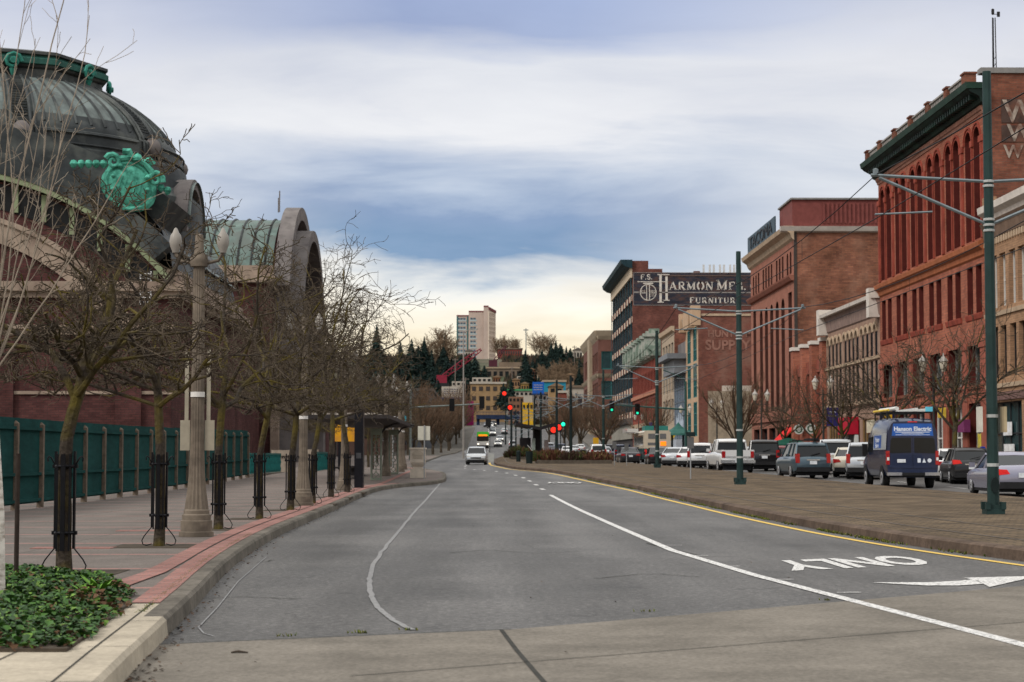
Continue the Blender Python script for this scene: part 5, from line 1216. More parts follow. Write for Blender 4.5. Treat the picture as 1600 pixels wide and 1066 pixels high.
def b_supply():
    Y0, Y1 = 236.0, 251.0; L = 15.0; z0 = gz(240) - .4; zt = 19.2
    r = thing('faded_lettering_building', 'orange brick building with faded painted letters and teal windows', 'building', (XF, Y0, z0))
    ops = [(a, a + 4.2, z, z + 4.4, False) for a in (1.6, 8.6) for z in (3.9, 8.9, 13.6)]; tan = M('tan_stucco', (.42, .29, .19), .85, .15, .8)
    F, S = shell(r, Y0, Y1, 66, z0, zt, BR('red_brown_brick', (.19, .072, .052), (.145, .054, .042), (.13, .075, .06), .5, .16, .35, wear=(.24, .15, .115), wscale=.2), ROOFM, ops, .12, tan)
    for o in ops: window(F, o, .12, r, TFR, GLASSG, 3, 3, .14)
    cornice(F, -.2, L + .2, [(18.6, 0), (18.8, .5), (19.7, .7), (19.7, 0)], SANDST, r)
    for a, b, c, o in ((4.5, 10.5, 20.3, .8), (-.3, 1.2, 20.5, .9), (L - 1.2, L + .2, 20.5, .9)): m = MB(); m.fbox(F, a, b, 18, c, -.3, o); m.build('parapet_block', tan, r)
    m = MB(); m.fbox(F, 5.5, 9.5, 18.6, 19.9, .42, .5); m.build('name_stone', M('grey_name_stone', (.12, .12, .13), .8, .3, 3), r)
    m = MB(); m.fbox(S, 1.2, 28, z0, 9.6, .02, .06); m.build('rendered_wall', mat_concrete('tan_render', (.255, .205, .15), .15, .3, 2.0)[0], r)
    m = MB(); m.fbox(S, 3, 28, 9.6, 10.3, .02, .07); m.build('pale_patch', M('pale_patch', (.42, .36, .30), .9, .3, .6), r)
    fl = M('faint_letters', (.225, .115, .088), .95, .4, .7)
    text_mesh('SUPPLY', 1.75, fl, (1, 0, 0), (0, 0, 1), (PX(1103, Y0), Y0 - .05, PZ(540, Y0, 1125)), 'faded_letters', r, .004, 'LEFT', bold=.05)
    text_mesh('HUNT & MOTTET', 1.2, fl, (1, 0, 0), (0, 0, 1), (PX(1107, Y0), Y0 - .05, PZ(522, Y0, 1125)), 'faded_letters', r, .004, 'LEFT', bold=.04)
    m = MB(); m.box(XF - .1, 66, Y0 - .1, Y0 + .5, zt, zt + .3); m.build('coping', SANDST, r)
b_supply()
def b_glass():
    Y0, Y1 = 251.1, 285.0; z0 = gz(268) - .4
    r = thing('glass_and_stone_building', 'pale stone building with a blue glass bay under a flat canopy', 'building', (XF, Y0, z0))
    Ya = 266.0; L = Y1 - Ya; stone = M('pale_stone', (.36, .285, .21), .85, .15, .8)
    ops = [(1.5 + k * 4.3, 4.6 + k * 4.3, z, z + 3.2, False) for k in range(4) for z in (1.6, 6.4, 10.6, 14.6)]
    F, S = shell(r, Ya, Y1, 60, z0, 19.8, BROWNB, ROOFM, ops, .3, stone)
    for o in ops: window(F, o, .3, r, GFR, GLASS, 3, 1, .18)
    cornice(F, -.2, L + .2, [(19.2, 0), (19.4, .4), (20.0, .5), (20.0, 0)], SANDST, r)
    m = MB(); m.fbox(S, 1, 32, 19.0, 20.1, -.4, .1); m.build('side_parapet', BROWNB, r)
    G_ = frameF(XF, Y0); Lg = Ya - Y0
    blue = M('blue_curtain_glass', (.10, .16, .235), .14, .35, .25, spec=.6, col2=(.16, .22, .29), cscale=.25)
    m = MB(); m.fbox(G_, 0.02, Lg - .02, 1.5, 12.6, -12, -.05); m.build('glass_bay', blue, r)
    m = MB()
    for k in range(7): m.fbox(G_, k * Lg / 6 - .04, k * Lg / 6 + .04, 1.5, 12.6, -.05, .05)
    for k in range(7): m.fbox(G_, 0, Lg, 1.6 + k * 1.8, 1.66 + k * 1.8, -.05, .04)
    m.build('curtain_bars', M('bay_grey', (.16, .18, .2), .5), r); KIDS[r.name][-1].name = 'glazing_bar'
    m = MB(); m.box(XF - 2.6, XF + 12, Y0 - 1.2, Ya - .1, 14.5, 15.2); m.box(XF - 1.6, XF + 12, Y0 - .6, Ya - .1, 12.6, 14.5); m.build('canopy', M('canopy_grey', (.16, .17, .185), .5, .15, 1), r)
    m = MB(); m.box(XF, XF + 12, Y0, Ya, z0, 1.5); m.box(XF + .5, XF + 14, Y0 + .1, Ya - .1, 15.2, 17.2); m.build('plinth', GREYST, r)
    m = MB(); rg = random.Random(4)
    for k in range(26): m.fbox(G_, 2.6 + k * .36, 2.84 + k * .36, 4.4 + rg.random() * 1.2, 6.0 + 1.6 * rg.random(), .05, .08)
    m.build('white_frosting', M('white_mark', (.42, .48, .55), .5, .3, 1), r)
    m = MB(); m.fbox(G_, 1, Lg - 1, 1.6, 3.6, .1, 1.2); m.build('shop_hood', M('hood_grey', (.33, .36, .4), .6), r)
    m = MB(); m.fbox(G_, 11, 14, .2, 2.6, .3, .5); m.build('violet_sign', M('violet_sign', (.03, .03, .16), .5), r)
b_glass()
def b_redrow():
    Y0, Y1 = 293.0, 342.0; L = 49.0; z0 = gz(310) - .5; zt = 17.2
    r = thing('long_red_brick_row', 'long red brick row with tightly ranked tall windows', 'building', (XF, Y0, z0))
    ops = []
    for k in range(17):
        a = .8 + k * 2.84
        for z, h in ((7.6, 3.2), (12.2, 3.2)): ops.append((a, a + 1.75, z, z + h, z > 12))
        ops.append((a, a + 1.75, 1.8, 5.6, False))
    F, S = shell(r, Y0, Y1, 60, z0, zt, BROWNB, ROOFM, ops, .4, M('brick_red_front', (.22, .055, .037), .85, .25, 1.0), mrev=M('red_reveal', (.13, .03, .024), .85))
    for o in ops: window(F, o, .4, r, WFR, None, 1, 2, .14)
    cornice(F, 0, L, [(6.2, 0), (6.2, .3), (6.9, .4), (6.9, 0)], SANDST, r, 'string_course'); cornice(F, 0, L, [(11.3, 0), (11.3, .3), (11.9, .35), (11.9, 0)], M('salmon_band', (.38, .17, .11), .8), r, 'string_course')
    gc = M('green_white_copper', (.17, .225, .18), .65, .4, .8, col2=(.34, .34, .30), cscale=.8)
    cornice(F, -.4, L + .4, [(17.0, 0), (17.3, .6), (18.0, .9), (18.3, 1.5), (18.8, 1.6), (18.8, 0)], gc, r)
    for k in range(9):
        c = .8 + k * 5.9; m = MB(); m.fbox(F, c - .9, c + .9, 17.2, 20.2, -.6, 1.9); m.fbox(F, c - 1.2, c + 1.2, 20.2, 20.7, -.8, 2.2); m.fbox(F, c - .6, c + .6, 20.7, 21.5, -.4, 1.2); m.build('cornice_block', gc, r)
b_redrow()
def b_harmon():
    Y0, Y1 = 342.2, 396.0; L = Y1 - Y0; z0 = gz(350) - .6; zt = PZ(432, Y0, 1040)
    r = thing('furniture_warehouse', 'dark brick warehouse with the big painted furniture sign on its side wall', 'building', (XF, Y0, z0))
    nb, ops = 8, []; zz = [9.6, 14.0, 18.4, 22.8, 27.2, 31.2]; bw = L / nb
    for k in range(nb):
        for z in zz: ops.append((k * bw + .5, k * bw + bw - .5, z, z + 3.05, False))
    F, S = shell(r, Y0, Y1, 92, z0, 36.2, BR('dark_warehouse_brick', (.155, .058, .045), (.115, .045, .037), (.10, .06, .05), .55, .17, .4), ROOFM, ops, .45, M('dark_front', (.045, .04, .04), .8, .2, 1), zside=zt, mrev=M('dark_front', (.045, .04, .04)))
    for o in ops: window(F, o, .4, r, M('navy_frame', (.02, .05, .065), .5), M('blue_dark_glass', (.012, .026, .034), .15, .3, .4), 3, 1, .22)
    chk = M('cream_panel', (.50, .40, .31), .85, .15, 1); rd = M('red_panel', (.19, .05, .04), .85, .2, 1)
    for z in zz:
        m = MB(); m.fbox(F, 0, L, z - 1.2, z - .08, 0, .12, 0)
        for k in range(nb + 1): m.fbox(F, max(0, k * bw - .9), min(L, k * bw + .9), z - 1.25, z - .05, .12, .2, 1)
        m.build('spandrel_band', [chk, rd], r)
    for k in range(nb + 1):
        m = MB(); c = min(max(k * bw, .3), L - .3); m.fbox(F, c - .22, c + .22, 8.4, 34.2, .2, .3); m.build('pilaster', M('navy_frame', (.02, .05, .065)), r)
    m = MB(); m.fbox(F, -.2, L, 34.3, 36.2, .01, .4); m.build('top_band', M('cream_stone_band', (.48, .39, .29), .85, .15, 1), r)
    cornice(F, -.6, L + .6, [(36.0, 0), (36.3, 1.2), (36.9, 2.0), (37.6, 2.2), (37.6, 0)], M('navy_cornice', (.014, .034, .044), .6, .3, 1), r)
    cornice(F, 0, L, [(7.2, 0), (7.3, .8), (8.2, 1.4), (8.3, 0)], GREYST, r, 'shop_cornice'); m = MB(); m.fbox(F, 0, L, 4.5, 7.2, .02, .3); m.build('shop_fascia', M('grey_fascia', (.25, .235, .2), .8, .2, 1), r)
    br = MATS['dark_warehouse_brick']
    m = MB(); 
    for a, b, t in ((0, 3.0, 2.9), (3.0, 5.6, 1.4), (11.4, 12.6, 1.0), (35, 36.2, .8), (44, 47, .9)): m = MB(); m.fbox(S, a, b, zt, zt + t, -.6, 0); m.build('parapet_step', br, r)
    m = MB(); m.fbox(S, 5.62, 65, zt + .02, zt + .25, -.62, .12); m.build('coping', M('dark_coping', (.10, .07, .06), .8), r)
    # rooftop aerials
    for k in range(8):
        s = 13.2 + k * .95 + (.2 if k % 2 else 0); m = MB(); m.fbox(S, s, s + .36, zt + .4, zt + 2.3, -1.2, -.9); m.fbox(S, s + .14, s + .22, zt, zt + .6, -1.1, -1.0); m.build('aerial', M('aerial_white', (.5, .5, .5), .5), r)
    # painted sign
    pz = lambda py: PZ(py, Y0, 1080); ps = lambda px: PX(px, Y0) - XF
    pan = M('sign_black_paint', (.028, .030, .042), .9, .45, .35, col2=(.075, .045, .04), cscale=.5, stretch=(1, 1, 3)); wt = M('sign_white_paint', (.52, .48, .43), .9, .22, 1.4); gr = M('sign_grey_paint', (.22, .20, .19), .9, .3, 1.0)
    m = MB(); m.fbox(S, ps(991), ps(1180) + 6, pz(477), pz(426), .02, .05); m.build('sign_panel', pan, r)
    mb = MB(); o = .07
    fr = MB(); fr.fbox(S, ps(991), ps(1180) + 6, pz(426.6), pz(425.8), .05, .08); fr.fbox(S, ps(991), ps(1180) + 6, pz(477.5), pz(476.7), .05, .08); fr.fbox(S, ps(990.4), ps(991.2), pz(477), pz(426), .05, .08)
    fr.fbox(S, ps(1031.5), ps(1180) + 6, pz(458), pz(456.3), .05, .08); fr.fbox(S, ps(991), ps(1000), pz(458), pz(455.8), .05, .08); fr.build('sign_border', gr, r)
    h1 = pz(429.5) - pz(437.5); serif_text(mb, S, 'F.S.', ps(1002), pz(437), h1, o, .13, 1.1)
    # the tall H
    for a, b, top in ((1031.5, 1035.2, 428.8), (1041, 1044.6, 428.8)):
        bot = 473 if a < 1035 else 470; mb.fbox(S, ps(a), ps(b), pz(bot), pz(top), .05, .08); mb.fbox(S, ps(a) - .35, ps(b) + .35, pz(bot + .1), pz(bot - 1.2), .05, .075); mb.fbox(S, ps(a) - .35, ps(b) + .35, pz(top + 1.2), pz(top - .1), .05, .075)
    mb.fbox(S, ps(997), ps(1041), pz(441.0), pz(440.0), .05, .075)
    e = serif_text(mb, S, 'ARMON', ps(1047), pz(453.2), pz(440.5) - pz(453.2), o, .15)
    serif_text(mb, S, 'MFG. CO.', ps(1121.5), pz(453.2), pz(440.5) - pz(453.2), o, .13, first={0: 1.22})
    serif_text(mb, S, 'FURNITURE', ps(1079), pz(474), pz(465) - pz(474), o, .2, 1.15, first={0: 1.06})
    cxs, czs, rr = ps(1014), pz(457), ps(1027) - ps(1014)
    n = 40; A = [(cxs + rr * math.cos(2 * math.pi * i / n), czs + rr * 1.0 * math.sin(2 * math.pi * i / n)) for i in range(n)]; B = [(cxs + rr * .91 * math.cos(2 * math.pi * i / n), czs + rr * .91 * math.sin(2 * math.pi * i / n)) for i in range(n)]
    for i in range(n): j = (i + 1) % n; mb.quad(S(*A[i], o), S(*A[j], o), S(*B[j], o), S(*B[i], o))
    for a in (-.24, .1): mb.fbox(S, cxs + rr * a, cxs + rr * (a + .09), czs - rr * .9, czs + rr * .95, .05, .075)
    mb.fbox(S, cxs - rr * .6, cxs + rr * .6, czs + rr * 1.02, czs + rr * 1.16, .05, .075)
    for a, b in ((-.86, -.3), (.26, .86)): mb.fbox(S, cxs + rr * a, cxs + rr * b, czs - rr * .12, czs - rr * .05, .05, .072)
    mb.build('sign_letters', wt, r, fix=False)
    text_mesh('F.S.', rr * .42, wt, (1, 0, 0), (0, 0, 1), S(cxs - rr * .58, czs + rr * .1, .08), 'sign_lettering', r, .0)
    text_mesh('MFG', rr * .40, wt, (1, 0, 0), (0, 0, 1), S(cxs + rr * .55, czs + rr * .1, .08), 'sign_lettering', r, .0)
    text_mesh('CO', rr * .40, wt, (1, 0, 0), (0, 0, 1), S(cxs + rr * .45, czs - rr * .38, .08), 'sign_lettering', r, .0)
b_harmon()
def b_banded():
    Y0, Y1 = 448.0, 515.0; z0 = gz(470) - 1; zt = 30.6; xf = 27.0
    r = thing('banded_brick_building', 'brown brick office block with cream bands beyond the warehouse', 'building', (xf, Y0, z0))
    ops = [(2 + k * 7.6, 7.6 + k * 7.6, z, z + 4.6, False) for k in range(8) for z in (8, 14.6, 22.0)]; so = [(.8 + k * 6.2, 5.6 + k * 6.2, z, z + 4.4, False) for k in range(5) for z in (8.4, 15, 22.2)]
    bk = M('brown_office_brick', (.125, .058, .045), .85, .2, .4)
    F, S = shell(r, Y0, Y1, 60, z0, zt, bk, ROOFM, ops, .4, bk, sideops=so)
    for o in ops: window(F, o, .4, r, BLKFR, GLASSG, 3, 2, .25)
    for o in so: window(S, o, .3, r, TFR, GLASSG, 2, 1, .25)
    cr = M('cream_office_band', (.31, .25, .18), .85, .15, .6)
    for z, h, o in ((29.4, 2.2, 1.0), (20.2, 1.0, .6), (6.4, 1.2, .5)):
        cornice(F, -.5, 67.4, [(z, 0), (z + h * .4, o * .5), (z + h, o), (z + h, 0)], cr, r); cornice(S, -.6, 33, [(z, .02), (z + h * .4, o * .5), (z + h, o), (z + h, .02)], cr, r)
    m = MB(); m.fbox(F, 24, 33, z0, 31.5, 0, .8); m.build('cream_bay', cr, r)
    for k in range(3):
        m = MB(); m.fbox(F, 58 + k * 2.2, 58.6 + k * 2.2, 31.6, 34.5, -2, -1.5); m.build('aerial', MATS['aerial_white'], r)
b_banded()
# ---------------------------------------------------------------- tramway poles, wires, signals, lamps
POLEG = M('pole_green', (.021, .040, .038), .5, .25, 2.0, metal=.2)
POLED = M('pole_dark', (.014, .022, .022), .55, .25, 2.0, metal=.2)
ARMG = M('arm_grey', (.17, .20, .215), .45, .2, 3, metal=.35)
RING = M('pale_ring', (.34, .35, .34), .5, .15, 5)
WIRE = M('wire_black', (.012, .012, .014), .6, .1)
ARM_TIPS = []
def tram_pole(label, x, Y, ztop, rad=.145, la=2.55, ra=2.6, za=None, dark=False, big=True):
    z = gz(Y) + .15; m = POLED if dark else POLEG
    r = thing('tram_pole', label, 'tram pole', (x, Y, z), 0, 'green poles carrying the tram wires')
    p = MB(); p.tube([(x, Y, z), (x, Y, z + 1.6), (x, Y, ztop)], [rad * 1.16, rad * 1.08, rad * .82], 10 if big else 7); p.build('pole', m, r, smooth=True)
    b = MB(); w = rad * 1.75; b.box(x - w, x + w, Y - w, Y + w, z, z + .1); b.box(x - w * .8, x + w * .8, Y - w * .8, Y + w * .8, z + .1, z + .2)
    if big:
        for sx in (-1, 1):
            for sy in (-1, 1): b.box(x + sx * w * .85 - .05, x + sx * w * .85 + .05, Y + sy * w * .85 - .05, Y + sy * w * .85 + .05, z + .1, z + .26)
    b.build('base_plate', m, r)
    za = za or ztop - 2.35; zb = za - .95; tips = []
    for s, L in ((-1, la), (1, ra)):
        if not L: continue
        a = MB(); a.tube([(x, Y, za), (x + s * L, Y, za + .14)], .037, 6); a.tube([(x, Y, zb), (x + s * L * .93, Y, za + .08)], .037, 6); a.tube([(x + s * L * .97, Y, za - .72), (x + s * L * .48, Y, za - .66)], .022, 5); a.build('bracket_arm', ARMG, r, smooth=True)
        k = MB(); k.lathe([(0, -.09), (.06, -.07), (.06, .07), (0, .09)], 6, (x + s * L * .96, Y, za + .2)); k.build('insulator', ARMG, r)
        tips.append((x + s * L * .95, Y, za + .16))
    if big:
        c = MB(); n = 10
        for zz in (za, zb, zb - .12, zb + .12, za - .1): c.lathe([(rad * .98, -.03), (rad * 1.12, -.02), (rad * 1.12, .02), (rad * .98, .03)], 10, (x, Y, zz))
        c.build('collar', RING, r)
        s = MB()
        for zz in (1.05, 2.1): s.lathe([(rad * 1.1, -.035), (rad * 1.17, -.035), (rad * 1.17, .035), (rad * 1.1, .035)], 10, (x, Y, z + zz))
        s.build('sticker_band', RING, r)
    ARM_TIPS.append((Y, tips)); return r
x1 = PX(1551, 39.8)
P1 = tram_pole('closest tram wire pole, dark green with bolted base, near the frame edge', PX(1551, 39.8), 39.8, PZ(112, 39.8, 1548), .112, za=PZ(284, 39.8, 1548))
m = MB(); x, z = P1.location.x, P1.location.z
m.box(x - .30, x - .24, 39.65, 39.95, z + 1.75, z + 2.3); m.build('sign_plate', M('pole_sign_white', (.5, .48, .42), .6), P1)
m = MB(); m.box(x + .22, x + .28, 39.65, 39.95, z + 1.75, z + 2.3); m.build('sign_plate', M('pole_sign_tan', (.36, .29, .18), .6), P1)
m = MB(); m.prism(lambda a, zz, o: Vector((x + a, 39.8 - .16 - o, z + zz)), [(.09 * math.cos(i * math.pi / 6), .62 + .17 * math.sin(i * math.pi / 6)) for i in range(12)], -.05, .02); m.build('hand_hole_cover', POLED, P1)
POLES = [('second tram wire pole, dark green with white bands, before the salmon sign building', 1156, 72.0, 393), ('third tram wire pole, standing before the long red row', 1027, 117, 517), ('fourth tram wire pole, at the end of the shrub planter', 943, 165, 578)]
for lb, px, Y, pt in POLES: tram_pole(lb, PX(px, Y), Y, PZ(pt, Y, px), .115)
for lb, px, Y, pt, rr in (('fifth tram wire pole, dark, in the shrub planter', 892, 185, 587, .15), ('dark tram pole beside the red signal lights', 870, 212, 594, .15), ('dark tram pole behind the V shaped shelter', 845, 250, 613, .15), ('dark tram pole just left of the V shaped shelter roof', 835, 300, 622, .16),
                          ('dark tram pole seen under the shelter roof', 815, 300, 628, .17), ('dark tram pole left of the platform shrubs', 799, 210, 640, .13), ('thin distant tram pole on the hill street', 826, 360, 630, .15), ('thin far tram pole beside the last one', 806, 380, 640, .15), ('furthest tram pole below the bridge', 790, 420, 650, .15)):
    tram_pole(lb, PX(px, Y), Y, PZ(pt, Y, px), rr, 2.4, 2.4, dark=True, big=False)
def wires():
    seqL = [t[1][0] for t in ARM_TIPS[:6]]; seqR = [t[1][1] for t in ARM_TIPS[:6]]
    for seq, nm in ((seqL, 'left'), (seqR, 'right')):
        first = (seq[0][0] + (.3 if nm == 'left' else .6), -6.0, seq[0][2] + .2); pts = [first] + list(seq)
        r = thing('tram_wire', 'thin black overhead tram wires above the %s track' % ('nearer kerbside' if nm == 'left' else 'carriageway side'), 'overhead wire', seq[0])
        mb, mc, mh = MB(), MB(), MB()
        for a, b in zip(pts, pts[1:]):
            a, b = Vector(a), Vector(b); n = 8; L = []
            for i in range(n + 1): t = i / n; p = a.lerp(b, t); p.z -= .55 * 4 * t * (1 - t); L.append(p)
            mb.tube(L, .014, 4, cap=False); mc.tube([Vector((q.x, q.y, (a.z + (b.z - a.z) * i / n) - .95)) for i, q in enumerate(L)], .012, 4, cap=False)
            for i in (2, 4, 6): mh.tube([L[i], (L[i].x, L[i].y, (a.z + (b.z - a.z) * i / n) - .95)], .006, 3, cap=False)
        mb.build('messenger_wire', WIRE, r, fix=False); mc.build('contact_wire', WIRE, r, fix=False); mh.build('dropper', WIRE, r, fix=False)
wires()
SIGB = M('signal_black', (.012, .012, .013), .5, .15, 3)
GON = M('green_light_on', (.02, .9, .5), .4, .0, emit=.85); RON = M('red_light_on', (.9, .03, .015), .4, .0, emit=.75); LOFF = M('signal_lens_off', (.03, .012, .01), .3)
def signal_head(r, x, Y, z, lit=None, back=False, h=1.1, w=.42):
    m = MB(); m.box(x - w / 2, x + w / 2, Y - .1, Y + .12, z - h / 2, z + h / 2); m.build('signal_head', SIGB, r)
    if back: return
    for k, c in enumerate(('red', 'amber', 'green')):
        zz = z + (1 - k) * h * .31; on = c == lit
        q = MB(); q.lathe([(0, -.03), (.12, -.02), (.125, 0)], 12, (x, Y - .1, zz), axis='y'); q.build('lens', (GON if c == 'green' else RON) if on else LOFF, r)
        q = MB(); q.lathe([(.15, 0), (.15, -.2)], 10, (x, Y - .1, zz), axis='y', a0=R(-100), a1=R(100)); q.build('visor', SIGB, r)
def signals():
    Y = 188; gr = M('mast_grey_green', (.20, .235, .22), .5, .2, 2, metal=.2)
    xp = PX(641, Y); r = thing('signal_mast', 'long pale signal arm from the left pavement with two black signal backs', 'traffic signal', (xp, Y, gz(Y) + .15))
    m = MB(); m.tube([(xp, Y, gz(Y) + .15), (xp, Y, PZ(600, Y))], [.14, .1], 8); m.build('mast', gr, r, smooth=True)
    m = MB(); m.tube([(xp, Y, PZ(637, Y)), (PX(757, Y), Y, PZ(631, Y))], [.09, .06], 8); m.build('arm', gr, r, smooth=True)
    for px, py in ((706, 633), (753, 629)): signal_head(r, PX(px, Y), Y, PZ(py, Y), back=True, h=1.25, w=.52)
    xp = PX(1072, Y); gg = M('mast_green', (.03, .075, .065), .5, .2, 2, metal=.2)
    r = thing('signal_mast', 'green signal mast and arm with two lit green lights over the carriageway', 'traffic signal', (xp, Y, gz(Y) + .15))
    m = MB(); m.tube([(xp, Y, gz(Y) + .15), (xp, Y, PZ(596, Y))], [.15, .11], 8); m.build('mast', gg, r, smooth=True)
    m = MB(); m.tube([(xp, Y, PZ(640, Y)), (PX(950, Y), Y, PZ(632, Y))], [.10, .06], 8); m.tube([(xp, Y, PZ(600, Y)), (xp - .3, Y, PZ(590, Y)), (xp - 2.3, Y, PZ(578, Y))], .05, 6); m.build('arm', gg, r, smooth=True)
    for px, py in ((956, 635), (996, 640)): signal_head(r, PX(px, Y), Y - .15, PZ(py, Y), 'green', h=1.15, w=.5)
    # further signals
    for px, pb, py, Y, col, lb in ((724, 705, 640, 205, None, 'slim grey light pole at the far left corner'),):
        x = PX(px, Y); r = thing('street_light_pole', lb, 'light pole', (x, Y, gz(Y) + .15)); m = MB(); m.tube([(x, Y, gz(Y) + .15), (x, Y, PZ(520, Y))], [.11, .06], 7); m.build('pole', M('light_pole_grey', (.25, .23, .21), .6, .1), r, smooth=True)
        m = MB(); m.tube([(x, Y, PZ(521, Y)), (x + .6, Y, PZ(515, Y)), (x + 1.6, Y, PZ(514, Y))], .05, 5); m.build('arm', MATS['light_pole_grey'], r)
    for px, py, Y, col, lb in ((788, 615, 420, 'red', 'distant signal showing red, the upper of two over the hill street'), (797, 637, 380, 'red', 'distant signal showing red, the lower of two over the hill street'), (880, 663, 230, 'green', 'small lit green signal beside the red tram signals'),
                               (865, 672, 235, 'red', 'big lit red tram signal under the shelter wing, the left one'), (873, 668, 240, 'red', 'big lit red tram signal under the shelter wing, the right one'), (763, 660, 330, None, 'black signal hanging by the far crossing')):
        x = PX(px, Y); z = PZ(py, Y); zb = gz(Y); r = thing('signal_post', lb, 'traffic signal', (x, Y, zb)); q = .3 if Y < 300 else .55; q *= 1.5 if 'big' in lb else 1
        m = MB(); m.tube([(x + .25, Y + .2, zb), (x + .25, Y + .2, z)], .07, 6); m.build('post', POLED, r)
        m = MB(); m.box(x - q * .9, x + q * .9, Y - .1, Y + .12, z - q * 1.3, z + q * 1.3); m.build('signal_head', SIGB, r)
        if col: m = MB(); m.lathe([(0, -.06), (q * .8, -.03), (q * .85, 0)], 10, (x, Y - .1, z), axis='y'); m.build('lens', GON if col == 'green' else RON, r)
signals()
def twin_lamp_proto(label):
    r = thing('twin_lantern_post', label, 'street lamp', (0, 0, 0), 0, 'twin lantern posts of the right pavement'); dk = M('lantern_post_dark', (.035, .036, .035), .6, .2, 3)
    m = MB(); m.lathe([(0, 0), (.22, 0), (.22, .12), (.16, .2), (.15, .7), (.1, .8), (.075, 1.2), (.06, 4.6), (.05, 5.1), (0, 5.1)], 10); m.build('post', dk, r, smooth=True)
    m = MB(); m.tube([(-.5, 0, 5.05), (-.44, 0, 4.82), (-.2, 0, 4.72), (0, 0, 4.75), (.2, 0, 4.72), (.44, 0, 4.82), (.5, 0, 5.05)], .035, 6); m.build('arm', dk, r, smooth=True)
    for s in (-1, 1):
        m = MB(); m.lathe([(0, 5.05), (.09, 5.05), (.13, 5.12), (.21, 5.5), (.2, 5.56)], 8, (s * .5, 0, 0)); m.build('lantern', M('lantern_glass', (.50, .45, .36), .3, .1, 3), r, smooth=True)
        m = MB(); m.lathe([(.25, 5.55), (.24, 5.6), (.13, 5.74), (.05, 5.82), (.03, 5.95), (0, 5.98)], 8, (s * .5, 0, 0)); m.build('lantern_cap', M('lantern_cap', (.35, .33, .30), .5, .1), r, smooth=True)
    return r
TW = [(91, 22.0, 'twin lantern post before the red block, beside the bare tree'), (121, 22.0, 'twin lantern post with the violet banner'), (149, 22.1, 'twin lantern post before the building with the roof letter board'), (177, 22.0, 'twin lantern post before the big vase shaped tree'), (205, 22.0, 'twin lantern post by the green signal mast'), (262, 21.5, 'twin lantern post before the long red row'), (330, 20.5, 'twin lantern post furthest off, near the warehouse')]
TP = twin_lamp_proto(TW[0][2])
for i, (Y, x, lb) in enumerate(TW):
    o = TP if i == 0 else copy_tree(TP, label=lb); o.location = (x, Y, gz(Y) + .15)
r = thing('street_banner', 'violet banner with pale words hung beside the twin lantern post', 'banner', (22.75, 120.6, 3))
m = MB(); zb, zt = PZ(666, 120.6, 1295), PZ(637, 120.6, 1295); m.box(22.15, 22.9, 120.58, 120.62, zb, zt); m.build('cloth', M('violet_cloth', (.026, .022, .105), .8, .15, 2), r)
text_mesh('MAIN', .19, M('banner_white', (.5, .5, .55), .7), (1, 0, 0), (0, 0, 1), (22.52, 120.56, zt - .3), 'lettering', r, .002); text_mesh('STREET', .15, MATS['banner_white'], (1, 0, 0), (0, 0, 1), (22.52, 120.56, zt - .55), 'lettering', r, .002)
